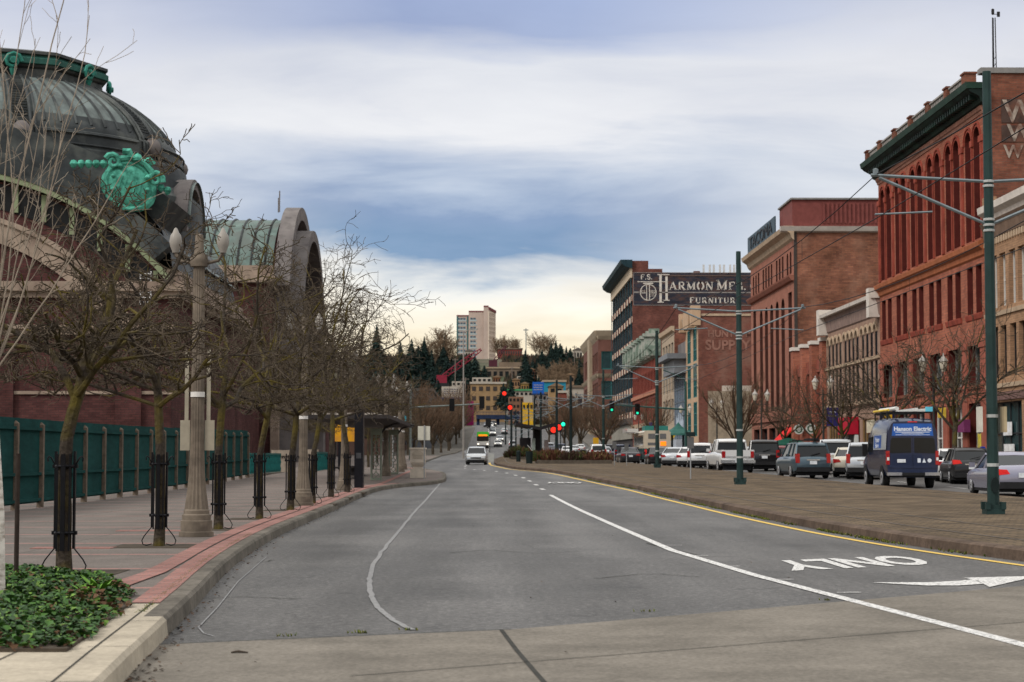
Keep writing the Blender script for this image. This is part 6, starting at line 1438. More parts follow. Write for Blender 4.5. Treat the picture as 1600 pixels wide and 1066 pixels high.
# round shop signs, umbrella, posts
def right_details():
    for px, py, lb in ((1248, 671, 'round white hanging shop sign, the left one by the red awning'), (1267, 670, 'round white hanging shop sign, the right one by the red piers')):
        Y = 156 if px < 1260 else 150; c = P(px, py, Y); r = thing('round_sign', lb, 'sign', c); m = MB(); m.lathe([(0, -.05), (.42, -.05), (.42, .05), (0, .05)], 20, tuple(c), axis='y'); m.build('disc', M('shop_white', (.55, .56, .52), .6, .1), r)
        m = MB(); m.lathe([(.20, -.07), (.30, -.07), (.30, -.05), (.2, -.05)], 16, (c.x, c.y, c.z), axis='y'); m.build('emblem_ring', M('sign_dark_green', (.03, .10, .06), .6), r); m = MB(); m.bar((c.x, Y, c.z + .4), (XF, Y, c.z + .5), .06); m.build('bracket', BLKFR, r)
    Y = 139; c = P(1232, 700, Y); z = gz(Y) + .15; r = thing('cafe_parasol', 'dark green cafe parasol open on the pavement behind the parked cars', 'parasol', (c.x, Y, z)); m = MB(); m.tube([(c.x, Y, z), (c.x, Y, z + 1.9)], .04, 6); m.build('pole', POLED, r)
    m = MB(); m.lathe([(1.7, 1.45), (1.66, 1.55), (.85, 1.82), (0, 2.02)], 8, (c.x, Y, z)); m.build('canopy', M('parasol_green', (.008, .06, .04), .8, .12, 3), r)
    # kiosk shelter with pointed green roof near the bus
    Y = 208; c = P(1060, 700, Y); z = gz(Y) + .15; r = thing('pavement_kiosk', 'small green kiosk with a pointed roof behind the white sedans', 'kiosk', (c.x, Y, z))
    m = MB(); m.lathe([(1.9, 2.6), (1.8, 2.8), (.8, 3.3), (.3, 3.7), (0, 4.1)], 8, (c.x, Y, z)); m.build('roof', M('kiosk_green', (.02, .085, .07), .6, .2, 2), r, smooth=False)
    for a in range(6): m = MB(); m.box(c.x + 1.3 * math.cos(a) - .07, c.x + 1.3 * math.cos(a) + .07, Y + 1.3 * math.sin(a) - .07, Y + 1.3 * math.sin(a) + .07, z, z + 2.7); m.build('post', POLED, r)
    m = MB(); m.box(c.x - 1.0, c.x + 1.0, Y - .6, Y + .8, z, z + 1.2); m.build('counter', POLED, r)
    for px, py0, py1, Y, lb, colr, w in ((1047, 672, 690, 215, 'yellow diamond warning sign on a thin post by the kiosk', (.55, .38, .03), .5), (1018, 660, 682, 260, 'purple blade sign on the pale stone shop front', (.05, .03, .2), .7), (931, 684, 694, 300, 'narrow amber street sign hung near the far trees', (.55, .30, .02), .9), (1140, 692, 712, 150, 'blue parking disc sign by the white pickup', (.02, .10, .42), .28), (1388, 702, 715, 104, 'blue pay station sign at the kerb behind the van', (.01, .08, .5), .3), (1535, 698, 708, 96, 'blue pay station sign at the kerb before the yellow poster', (.01, .05, .4), .25)):
        a, b = P(px, py1, Y), P(px, py0, Y); r = thing('kerb_sign', lb, 'sign', (a.x, Y, gz(Y) + .15)); m = MB(); m.tube([(a.x, Y, gz(Y) + .15), (a.x, Y, b.z)], .04, 5); m.build('post', POLED, r)
        m = MB()
        if 'diamond' in lb: m.lathe([(0, -.03), (w * 1.25, -.03), (w * 1.25, 0), (0, 0)], 4, (a.x, Y - .06, (a.z + b.z) / 2), axis='y')
        else: m.box(a.x - w / 2, a.x + w / 2, Y - .08, Y - .05, a.z, b.z)
        m.build('plate', M('plate_%d' % px, colr, .6, .1), r)
    # thin sign posts standing on the tramway
    for px, Yb, top, lb in ((960, 134, 690, 'thin grey bare post on the tramway, left of the pair'), (979, 132, 693, 'thin grey bare post on the tramway, right of the pair'), (1079, 82, 683, 'thin grey post with two small dark plates between the tram poles')):
        x = PX(px, Yb); z = gz(Yb) + .15; r = thing('sign_post', lb, 'sign post', (x, Yb, z)); m = MB(); m.tube([(x, Yb, z), (x, Yb, PZ(top, Yb))], .028, 6); m.build('post', M('post_grey', (.30, .31, .32), .5, .1, metal=.3), r)
        m = MB(); zt = PZ(top, Yb); m.box(x - .15, x + .15, Yb - .06, Yb - .035, zt - .5, zt); m.build('plate', M('plate_back', (.10, .10, .10), .6), r)
        if px == 1079: m = MB(); m.box(x - .2, x + .2, Yb - .09, Yb - .07, zt + .02, zt + .22); m.build('top_plate', POLED, r)
right_details()
# trees of the right pavement
tr0 = make_tree('pavement_tree', 'bare tree with mossy limbs before the red brick block, by the twin lantern', 'tree', 101, 7.2, 2.6, .15, 6, CFG_FAR, (.02, 0), (20, 55), .66, group='bare trees along the right pavement'); tr0.location = (22.5, 89, gz(89) + .15)
for Y, x, k, s, lb in ((101, 22.3, 40, .95, 'bare tree with wide low limbs left of the van roof'), (116, 22.4, 130, .85, 'slender bare tree by the violet banner'), (127, 22.5, 200, .8, 'slender bare tree left of the red cloth shop doorway'), (140, 22.4, 300, .8, 'small bare tree by the round shop signs')):
    copy_tree(tr0, (x, Y, gz(Y) + .15), R(k), lb, s)
va = make_tree('vase_tree', 'big vase shaped bare tree before the faded lettering wall', 'tree', 7, 8.2, 1.5, .2, 9, CFG_VASE, (.03, 0), (14, 58), .72, TWIG, TWIGB, group='vase shaped bare trees on the right'); va.location = (23.0, 170, gz(170) + .15)
for Y, x, k, s, lb in ((230, 20.5, 70, .9, 'vase shaped bare tree beyond the signals, at the stone shop front'), (290, 18.5, 150, 1.1, 'vase shaped bare tree before the long red row'), (345, 15.5, 220, 1.2, 'vase shaped bare tree left of the green signal, against the warehouse foot'), (395, 16.5, 20, 1.35, 'vase shaped bare tree before the banded office block'), (430, 14.5, 300, 1.3, 'furthest vase shaped bare tree by the far red wall')):
    copy_tree(va, (x, Y, gz(Y) + .15), R(k), lb, s)
for Y, x, k, s, lb in ((262, -9.0, 10, 1.1, 'round brown bare tree beyond the left crossing'), (330, -9.5, 80, 1.3, 'tall round brown bare tree left of the green roofed bus'), (390, -7.6, 140, 1.15, 'brown bare tree on the far left kerb near the bus'), (300, -12.5, 220, 1.5, 'broad brown bare tree behind the left kerb row'), (360, -14, 290, 1.6, 'broad brown bare tree furthest back on the left'), (285, -8.2, 33, 1.0, 'brown bare tree on the far left kerb, first past the crossing trees'), (312, -7.6, 71, 1.1, 'brown bare tree on the far left kerb, second past the crossing trees'), (345, -7.0, 133, 1.2, 'brown bare tree on the far left kerb, third past the crossing trees'), (420, -6.8, 190, 1.3, 'brown bare tree beside the queue of oncoming cars, nearer'), (455, -6.6, 250, 1.35, 'brown bare tree beside the queue of oncoming cars, further'), (275, -11.5, 310, 1.25, 'brown bare tree against the dark brown block'), (500, -7.5, 20, 1.5, 'brown bare tree at the foot of the magenta shop'), (318, 20.5, 95, 1.2, 'bare tree on the right pavement before the warehouse corner'), (370, 19.0, 165, 1.3, 'bare tree on the right pavement by the warehouse foot'), (420, 21.0, 215, 1.4, 'bare tree on the right pavement before the banded block')):
    copy_tree(va, (x, Y, gz(Y) + .15), R(k), lb, s)

# ---------------------------------------------------------------- tram platform and planters
def platform():
    dk = M('shelter_dark', (.018, .016, .018), .55, .2, 2); Y = 222
    z = gz(Y) + .15; x = PX(842, Y)
    r = thing('platform_shelter', 'dark V roofed tram platform shelter in the middle of the street', 'shelter', (x, Y, z)); a, b, c = P(805, 661, Y), P(842, 668, Y), P(870, 660, Y)
    m = MB(); m.add([(a.x, Y - 4, a.z), (a.x, Y + 8, a.z), (b.x, Y + 8, b.z), (b.x, Y - 4, b.z), (a.x, Y - 4, a.z - .3), (a.x, Y + 8, a.z - .3), (b.x, Y + 8, b.z - .35), (b.x, Y - 4, b.z - .35)], ((0, 3, 2, 1), (4, 5, 6, 7), (0, 1, 5, 4), (1, 2, 6, 5), (2, 3, 7, 6), (3, 0, 4, 7))); m.build('roof_wing', dk, r)
    m = MB(); m.add([(c.x, Y - 4, c.z), (c.x, Y + 8, c.z), (b.x, Y + 8, b.z), (b.x, Y - 4, b.z), (c.x, Y - 4, c.z - .3), (c.x, Y + 8, c.z - .3), (b.x, Y + 8, b.z - .35), (b.x, Y - 4, b.z - .35)], ((0, 3, 2, 1), (4, 5, 6, 7), (0, 1, 5, 4), (1, 2, 6, 5), (2, 3, 7, 6), (3, 0, 4, 7))); m.build('roof_wing', dk, r)
    m = MB(); m.box(PX(834, Y), PX(844, Y), Y - 1, Y + 5, z, b.z - .3); m.build('service_core', dk, r)
    m = MB(); m.box(PX(831, Y), PX(836, Y), Y - 1.2, Y - 1.05, z + .6, PZ(685, Y)); m.build('glass_panel', M('shelter_glass', (.30, .36, .33), .2, .2, 1), r)
    m = MB(); m.box(PX(850, Y), PX(856, Y), Y - 2, Y - .8, z, PZ(688, Y)); m.build('ticket_machine', M('ticket_grey', (.24, .20, .19), .6, .1), r)
    m = MB(); m.box(PX(813, Y), PX(830, Y), Y + 2, Y + 5, z, PZ(684, Y)); m.build('bench_back', dk, r)
    # planters with shrubs
    ks = M('planter_kerb', (.085, .07, .055), .9, .3, 3); pl = [(150, 160, 838, 950, 'planter of rust and green tussocks along the tramway'), (196, 206, 798, 832, 'dark green planter before the platform shelter')]
    cols = [M('shrub_rust', (.105, .045, .028), .9, .3, 2), M('shrub_olive', (.12, .10, .035), .9, .3, 2), M('shrub_dark', (.06, .035, .025), .9, .3, 2), M('shrub_green', (.06, .075, .025), .9, .3, 2)]
    def tussock(lb, x, Yc, w, h, mi, sd):
        rg = random.Random(sd); mb = MB(); z = gz(Yc) + .3
        for k in range(420):
            a = rg.uniform(0, 6.283); q = math.sqrt(rg.random()); px_, py_ = x + w * q * math.cos(a) * .75, Yc + w * q * math.sin(a) * .8; hh = h * (1 - .55 * q * q) * rg.uniform(.6, 1.05)
            d = Vector((math.cos(a) * q * .5 + rg.gauss(0, .2), math.sin(a) * q * .5 + rg.gauss(0, .2), 1)).normalized(); b = Vector((px_, py_, z)); t = Vector((rg.gauss(0, 1), rg.gauss(0, 1), 0)).normalized() * .07
            mb.add((b - t, b + t, b + d * hh * .6 + t * 1.3, b + d * hh, b + d * hh * .6 - t * 1.3), ((0, 1, 2, 4), (4, 2, 3)), 0 if rg.random() < .8 else 1)
        tag(mb.build('tussock', [cols[mi], cols[(mi + 1) % 4]], fix=False), lb, 'shrub', 'shrubs in the tramway planters')
    for i, (ya, yb, pa, pb, lb) in enumerate(pl):
        Yc = (ya + yb) / 2; x0, x1 = PX(pa, Yc), PX(pb, Yc); z = gz(Yc); r = thing('planter', lb, 'planter', ((x0 + x1) / 2, Yc, z)); m = MB(); m.box(x0, x1, ya, ya + .3, z, z + .42); m.box(x0, x1, yb, yb + .3, z, z + .42); m.box(x0, x0 + .3, ya + .3, yb, z, z + .42); m.box(x1 - .3, x1, ya + .3, yb, z, z + .42); m.build('kerb', ks, r)
        m = MB(); m.box(x0 + .3, x1 - .3, ya + .3, yb, z, z + .3); m.build('earth', SOIL, r)
    nm = ['rust', 'olive', 'dark brown', 'green']
    for k, (px, py, w, h, mi, d) in enumerate(((845, 155, 1.2, 1.0, 3, 'first tussock by the litter bin'), (856, 155, 1.3, 1.25, 0, 'second tussock in the row'), (868, 154, 1.4, 1.2, 0, 'third tussock in the row'), (880, 155, 1.3, 1.0, 1, 'just before the fifth tram pole'), (891, 153, 1.3, 1.05, 2, 'at the foot of the fifth tram pole'), (903, 155, 1.4, 1.0, 1, 'between the two planter poles'), (916, 155, 1.4, 1.0, 2, 'right of the planter centre'), (928, 154, 1.3, 1.0, 0, 'next to last before the fourth pole'), (940, 155, 1.2, 1.05, 0, 'at the fourth tram pole'), (803, 201, 1.3, 1.3, 2, 'at the near end of the far planter'), (812, 201, 1.4, 1.5, 3, 'in the middle of the far planter'), (824, 201, 1.3, 1.2, 3, 'at the shelter end of the far planter'))):
        tussock('%s tussock shrub %s' % (nm[mi], d), PX(px, py), py, w, h, mi, k)
    Y = 152; x = PX(827, Y); z = gz(Y) + .15; r = thing('platform_bin', 'dark litter bin with a tilted white flap at the planter end', 'litter bin', (x, Y, z)); m = MB(); m.lathe([(0, 0), (.26, 0), (.3, 1.0), (.0, 1.0)], 10, (x, Y, z)); m.build('body', POLED, r); m = MB(); m.bar((x - .15, Y, z + 1.5), (x + .25, Y, z + 1.05), .3, .05); m.build('flap', RING, r)
    Y = 170; x = PX(810, Y); z = gz(Y) + .15; m = MB(); m.lathe([(0, 0), (.2, 0), (.2, .9), (.15, 1.0), (0, 1.02)], 10, (x, Y, z)); tag(m.build('bollard', POLED), 'short black bollard on the tramway before the far planter', 'bollard')
    m = MB(); 
    Y = 165; x = PX(767.5, Y); z = gz(Y) + .15; r = thing('nose_sign', 'white tilted panel at the nose of the tramway kerb', 'sign', (x, Y, z)); m.box(x - .25, x + .25, Y, Y + .05, z, z + .8); m.build('panel', RING, r)
platform()
# ---------------------------------------------------------------- vehicles
TYRE = M('tyre_rubber', (.014, .014, .014), .85, .2, 8); RIM = M('alloy_rim', (.42, .42, .43), .35, .15, 5, metal=.7); BLKP = M('black_plastic', (.016, .016, .017), .55, .2, 5)
CARGL = M('car_glass', (.009, .011, .013), .09, .2, .6, spec=.24); REDL = M('red_lamp', (.30, .010, .012), .2, .35, 9, coat=.6); REDB = M('brake_lamp_on', (.62, .02, .02), .25, .25, 9, emit=.10, coat=.5); CLEARL = M('clear_lamp', (.62, .62, .60), .15, .1, 6, coat=.5)
HEADON = M('headlamp_on', (1.0, .93, .75), .3, .0, emit=1.6); PLATE = M('licence_plate', (.56, .58, .60), .5, .2, 9); CHROME = M('chrome_trim', (.55, .55, .56), .2, .1, 3, metal=.9)
SPEC = dict(
    sedan=dict(L=4.65, W=1.80, H=1.46, belt=.93, hood=.92, trunk=1.02, bot=.22, yb=(-2.02, 1.1), yt=(-1.05, .28), wt=.60, R=.325, wb=(-1.35, 1.38)),
    hatch=dict(L=4.2, W=1.77, H=1.52, belt=.98, hood=.95, trunk=1.02, bot=.22, yb=(-2.0, 1.0), yt=(-1.4, .25), wt=.62, R=.32, wb=(-1.28, 1.28)),
    suv=dict(L=4.6, W=1.84, H=1.72, belt=1.06, hood=1.05, trunk=1.08, bot=.28, yb=(-2.22, 1.05), yt=(-1.9, .3), wt=.66, R=.36, wb=(-1.35, 1.36)),
    bigsuv=dict(L=5.0, W=1.95, H=1.86, belt=1.14, hood=1.12, trunk=1.16, bot=.32, yb=(-2.42, 1.1), yt=(-2.18, .4), wt=.74, R=.39, wb=(-1.45, 1.5)),
    pickup=dict(L=5.7, W=2.0, H=1.90, belt=1.18, hood=1.16, trunk=1.18, bot=.42, yb=(-.85, 1.35), yt=(-.72, .6), wt=.74, R=.40, wb=(-1.75, 1.85)))
def make_car(kind, label, pmat, loc, rz=0.0, brakes=False, lights=False, cat=None, rack=False, group=None, name=None):
    s = SPEC[kind]; L, W, H = s['L'], s['W'], s['H']; hw = W / 2; nm = name or {'sedan': 'sedan_car', 'hatch': 'hatchback_car', 'suv': 'suv_car', 'bigsuv': 'large_suv', 'pickup': 'pickup_truck'}[kind]
    r = thing(nm, label, cat or ('pickup truck' if kind == 'pickup' else 'car'), loc, rz, group)
    y0, y1 = -L / 2, L / 2; rings = []
    yb0, yb1 = s['yb']
    def top(y):
        if y > yb1: t = (y - yb1) / (y1 - yb1); return s['hood'] * (1 - .17 * t * t) - .02 * t
        if y < yb0: return s['trunk'] - .05 * (yb0 - y)
        return s['belt'] + (s['trunk'] - s['belt']) * max(0, (-y) / L)
    ys = [y0, y0 + .06, y0 + .22, y0 + .5, y0 + 1.0, -.6, 0, .6, y1 - 1.0, y1 - .55, y1 - .25, y1 - .07, y1]
    for y in ys:
        e = min(y - y0, y1 - y); k = 1 - .13 * max(0, 1 - e / .55) ** 2; w = hw * k
        zb = s['bot'] + .14 * max(0, 1 - e / .5) ** 2; zt = top(y)
        if e < .1: zt -= .16 * (1 - e / .1); zb += .05 * (1 - e / .1)
        h = zt - zb
        half = [(w * .80, zb), (w * .95, zb + .06 * h), (w * .985, zb + .30 * h), (w, zb + .55 * h), (w * .985, zb + .78 * h), (w * .93, zb + .94 * h), (w * .82, zt)]
        rings.append([(x, y, z) for x, z in half] + [(0, y, zt + .025)] + [(-x, y, z) for x, z in reversed(half)])
    m = MB(); m.loft(rings); m.build('body', pmat, r, smooth=True, world=False, angle=50)
    # sills and bumpers in dark plastic; black underbody box added to darken underneath
    m = MB(); m.box(-hw * .78, hw * .78, y0 + .25, y1 - .25, .15, s['bot'] + .05); m.box(-hw * .93, hw * .93, y0 + .3, y1 - .3, s['bot'] - .05, s['bot'] + .08); m.box(-hw * .86, hw * .86, y0 - .015, y0 + .2, s['bot'] + .05, s['bot'] + .26); m.box(-hw * .8, hw * .8, y1 - .2, y1 + .012, s['bot'] + .05, s['bot'] + .2); m.build('trim_and_shade_box', BLKP, r, world=False)
    # cabin: glass core, roof, pillars
    (ya, yz), (ta, tz) = s['yb'], s['yt']; wb, wt = hw * .86, s['wt']; zb = s['belt'] - .02; zt = H - .07; n = 6
    bz = lambda y: top(y) - .03
    def sec(y, w, z): return (w, y, z)
    g = MB(); B = [(-wb, ya, bz(ya)), (wb, ya, bz(ya)), (wb, yz, bz(yz)), (-wb, yz, bz(yz))]; T = [(-wt, ta, zt), (wt, ta, zt), (wt, tz, zt), (-wt, tz, zt)]
    g.add(B + T, ((0, 1, 5, 4), (1, 2, 6, 5), (2, 3, 7, 6), (3, 0, 4, 7))); g.build('window_glass', CARGL, r, world=False)
    rf = MB(); rr = []
    for y, zz, ww in ((ta - .10, zt - .05, wt * .96), (ta + .02, zt + .035, wt * 1.0), (ta + .3, zt + .065, wt * 1.01), ((ta + tz) / 2, zt + .075, wt * 1.01), (tz - .25, zt + .055, wt), (tz - .03, zt + .015, wt * .98), (tz + .06, zt - .03, wt * .96)):
        rr.append([(-ww - .03, y, zz - .06), (-ww - .02, y, zz - .02), (-ww * .86, y, zz + .005), (0, y, zz + .02), (ww * .86, y, zz + .005), (ww + .02, y, zz - .02), (ww + .03, y, zz - .06)])
    rf.loft(rr, closed=True); rf.build('roof', pmat, r, smooth=True, world=False, angle=50)
    p = MB()
    for sx in (-1, 1):
        for f, w in ((0, .14 if kind != 'pickup' else .12), (.30, .07), (.58, .09), (1, .07)):
            yb, yt_ = ya + (yz - ya) * f, ta + (tz - ta) * f
            p.bar((sx * (wb + .008), yb, bz(yb) - .02), (sx * (wt + .012), yt_, zt + .01), .05, w)
    p.build('pillars', pmat, r, world=False); KIDS[r.name][-1].name = 'pillar_frame'
    if kind == 'pickup':
        m = MB(); m.box(-hw * .80, hw * .80, y0 + .12, -.95, s['trunk'] + .028, s['trunk'] + .034); m.build('bed_floor', BLKP, r, world=False)
        m = MB()
        for sx in (-1, 1): m.box(sx * hw * .86 - .06, sx * hw * .86 + .06, y0 + .05, -.88, s['trunk'] - .05, s['trunk'] + .10)
        m.box(-hw * .84, hw * .84, y0 + .0, y0 + .09, s['bot'] + .38, s['trunk'] + .09); m.build('tailgate', pmat, r, world=False)
        m = MB(); m.box(-hw * .95, hw * .95, y0 - .09, y0 + .1, s['bot'] + .12, s['bot'] + .3); m.build('rear_bumper', CHROME, r, world=False)
    # wheels, and dark discs painted as the shaded gap around them
    for sx in (-1, 1):
        for yw in s['wb']:
            w = thing_child('wheel', r); Rr = s['R']; x = sx * (hw - .13)
            t = MB(); t.lathe([(.0, -.11), (Rr * .62, -.11), (Rr * .95, -.10), (Rr, -.07), (Rr, .07), (Rr * .95, .10), (Rr * .62, .11), (0, .11)], 20, (x, yw, Rr), axis='x'); wm = t.build('wheel', TYRE, r, smooth=True, world=False)
            q = MB(); q.lathe([(0, .0), (Rr * .16, .0), (Rr * .58, -.012), (Rr * .64, .004)], 16, (x + sx * .118, yw, Rr), axis='x'); 
            for a in range(5): a = a * 2 * math.pi / 5; q.bar((x + sx * .125, yw + .05 * math.cos(a), Rr + .05 * math.sin(a)), (x + sx * .125, yw + Rr * .6 * math.cos(a), Rr + Rr * .6 * math.sin(a)), .03, .05)
            c = q.build('rim', RIM, wm, world=False)
            a = MB(); a.lathe([(0, 0), (Rr * 1.17, 0)], 16, (sx * (hw * .988), yw, Rr * 1.02), axis='x', a0=R(-12), a1=R(192)); a.build('arch_shade_disc', BLKP, r, world=False)
    # lamps, plate, mirrors
    zt_ = s['trunk'] if kind in ('suv', 'bigsuv', 'pickup', 'hatch') else s['trunk'] - .12
    for sx in (-1, 1):
        q = MB()
        if kind in ('suv', 'bigsuv', 'pickup'): q.box(sx * hw * .80 - .10, sx * hw * .80 + .085, y0 - .012, y0 + .24, zt_ - .34, zt_ + (.1 if kind != 'pickup' else .02))
        else: q.loft([[(sx * hw * a, y, z) for a, z in ((.5, zt_ - .16), (.92, zt_ - .2), (.94, zt_ + .0), (.6, zt_ - .02))] for y in (y0 - .012, y0 + .3)])
        q.build('taillight', REDB if brakes else REDL, r, world=False)
        q = MB(); q.loft([[(sx * hw * a, y, s['hood'] - dz) for a, dz in ((.48, .34), (.86, .33), (.9, .2), (.52, .22))] for y in (y1 - .42, y1 - .02)]); q.build('headlight', HEADON if lights else CLEARL, r, world=False)
        q = MB(); q.box(sx * (hw + .0) - .02, sx * (hw + .16), yz - .35, yz - .22, zb + .03, zb + .2) if sx > 0 else q.box(-hw - .16, -hw + .02, yz - .35, yz - .22, zb + .03, zb + .2); q.build('mirror', pmat if not rack else BLKP, r, world=False)
    pz = (s['trunk'] - .32) if kind != 'pickup' else s['bot'] + .24
    q = MB(); q.box(-.17, .17, y0 - (.035 if kind != 'pickup' else .1), y0 + .1, pz - .08, pz + .08); q.build('licence_plate', PLATE, r, world=False)
    q = MB(); q.box(-hw * .5, hw * .5, y1 - .2, y1 + .015, s['bot'] + .3, s['hood'] - .32); q.build('grille', BLKP, r, world=False)
    if rack:
        for sx in (-1, 1): q = MB(); q.bar((sx * wt * .9, ta + .25, H + .06), (sx * wt * .9, tz - .1, H + .06), .04); q.bar((sx * wt * .9, ta + .3, H - .02), (sx * wt * .9, ta + .3, H + .06), .04); q.bar((sx * wt * .9, tz - .15, H - .02), (sx * wt * .9, tz - .15, H + .06), .04); q.build('roof_rail', BLKP, r, world=False)
        if rack == 2:
            q = MB(); q.box(-wt * .8, wt * .8, ta + .5, ta + .6, H + .08, H + .12); q.box(-wt * .8, wt * .8, tz - .5, tz - .4, H + .08, H + .12); q.box(wt * .2, wt * .6, ta + .1, tz - .1, H + .12, H + .2); q.build('roof_rack', BLKP, r, world=False)
    if kind in ('suv', 'bigsuv', 'hatch'):
        q = MB(); q.box(-.32, .32, y0 - .02, y0 + .1, pz + .1, pz + .15); q.build('tailgate_trim', CHROME, r, world=False)
        q = MB(); q.bar((-.1, ya - .03, bz(ya) + .07), (.34, ya + (ta - ya) * .25 - .03, bz(ya) + .17), .03); q.build('wiper', BLKP, r, world=False)
    return r
def thing_child(*a): return None
def at(px, Y, dz=0): return (PX(px, Y), Y, gz(Y) + dz)
PWH = paint('white_paint', (.62, .62, .62)); PSL = paint('silver_paint', (.42, .44, .46), .25, .5); PGR = paint('grey_paint', (.19, .20, .22), .25, .5); PBK = paint('black_paint', (.012, .012, .014)); PBL = paint('slate_blue_paint', (.065, .10, .125), .28, .4); PDB = paint('navy_paint', (.014, .022, .055), .22, .2)
PBG = paint('beige_paint', (.48, .44, .36), .3, .3); PLV = paint('lavender_silver_paint', (.27, .265, .33), .25, .5); PMR = paint('charcoal_paint', (.035, .033, .04)); PRD = paint('dark_red_paint', (.14, .015, .018))
def cars():
    CK = 'cars on the right carriageway'
    make_car('sedan', 'silver lavender sedan half cut by the frame, nearest on the right carriageway', PLV, at(1572, 62.5), R(-2), brakes=True, group=CK)
    make_car('hatch', 'black hatchback parked between the van and the silver lavender sedan', PBK, at(1508, 80), R(-6), brakes=True, group=CK)
    make_car('sedan', 'white sedan mostly hidden behind the blue van', PWH, at(1488, 84.5), R(-10), group=CK)
    make_car('suv', 'slate blue SUV with a roof rack driving behind the van', PBL, at(1254, 90), R(3), group=CK, rack=2)
    make_car('bigsuv', 'silver SUV with dark roof rails parked right of the slate blue one', PSL, at(1307, 101), R(-12), group=CK, rack=1)
    make_car('sedan', 'beige white sedan parked in front of the silver SUV', PBG, at(1331, 93), R(-13), group=CK)
    make_car('suv', 'silver grey wagon tucked just left of the blue van', PSL, at(1355, 89), R(-15), group=CK)
    make_car('bigsuv', 'black SUV parked between the white pickup and the slate blue SUV', PBK, at(1192, 113), R(-6), group=CK)
    make_car('hatch', 'dark red hatchback peeking out behind the slate blue SUV', PRD, at(1216, 116), R(-10), group=CK)
    make_car('sedan', 'light grey sedan parked just right of the pickup', PSL, at(1172, 124), R(-8), group=CK)
    make_car('pickup', 'white pickup truck beyond the second tram pole', PWH, at(1140, 106), R(2), group=CK)
    make_car('suv', 'white SUV parked directly left of the pickup', PWH, at(1098, 128), R(-12), group=CK)
    make_car('sedan', 'white sedan parked second left of the pickup', PWH, at(1082, 134), R(-14), group=CK)
    make_car('sedan', 'silver sedan parked nearest the bus, third left of the pickup', PSL, at(1058, 140), R(-15), group=CK)
    make_car('sedan', 'black low sedan in front of the bus tail', PBK, at(1027, 150), R(0), group=CK)
    make_car('sedan', 'dark maroon tailed sedan driving left of the bus', PMR, at(981, 165), R(2), group=CK)
    make_car('suv', 'dark blue SUV waiting ahead of the maroon tailed sedan', PDB, at(970, 186), R(2), group=CK)
    make_car('sedan', 'charcoal sedan beside the bus wheel', PMR, at(1001, 183), R(0), group=CK)
    make_car('suv', 'white SUV left of the fourth tram pole', PWH, at(933, 205), R(2), group=CK)
    make_car('sedan', 'silver sedan further ahead of the white SUV', PSL, at(943, 232), R(2), group=CK)
    make_car('suv', 'black SUV further ahead near the far trees', PBK, at(955, 240), R(0), group=CK)
    for px, Y, k, pm_, lb in ((886, 262, 'sedan', PWH, 'white sedan seen between the dark tram poles'), (876, 300, 'suv', PDB, 'navy SUV behind the red tram signals'), (863, 285, 'sedan', PDB, 'navy sedan right of the ticket machine'), (897, 300, 'sedan', PSL, 'silver sedan seen past the fifth tram pole'), (858, 330, 'suv', PSL, 'silver SUV far behind the ticket machine'), (906, 330, 'sedan', PWH, 'small white sedan by the far trees'), (868, 380, 'sedan', PMR, 'charcoal sedan on the far right slope')):
        make_car(k, lb, pm_, at(px, Y), 0, group=CK)
    OC = 'cars coming down the hill street'
    make_car('hatch', 'silver and black car coming towards the camera, closest on the left road', PSL, at(745, 158), R(178), group=OC, lights=False)
    for px, Y, k, pm_, lb, rot, on in ((778, 412, 'sedan', PWH, 'white sedan right of the green topped bus', 180, 1), (781, 436, 'sedan', PSL, 'silver sedan just behind the one beside the bus', 180, 1), (769.5, 468, 'suv', PWH, 'white SUV right above the bus roof', 180, 1), (770, 488, 'sedan', PSL, 'silver sedan second above the bus roof', 180, 1), (788, 478, 'sedan', PWH, 'white sedan alone climbing the hill lane', 0, 0), (766, 515, 'sedan', PWH, 'white sedan near the top of the queue', 180, 1), (771, 528, 'suv', PMR, 'dark SUV beside the last white sedan of the queue', 180, 1), (760.5, 522, 'sedan', PGR, 'grey sedan leftmost at the top of the queue', 180, 0), (801, 400, 'suv', PSL, 'silver car half hidden by the platform tram pole', 0, 0)):
        make_car(k, lb, pm_, at(px, Y), R(rot), group=OC, lights=bool(on))
cars()
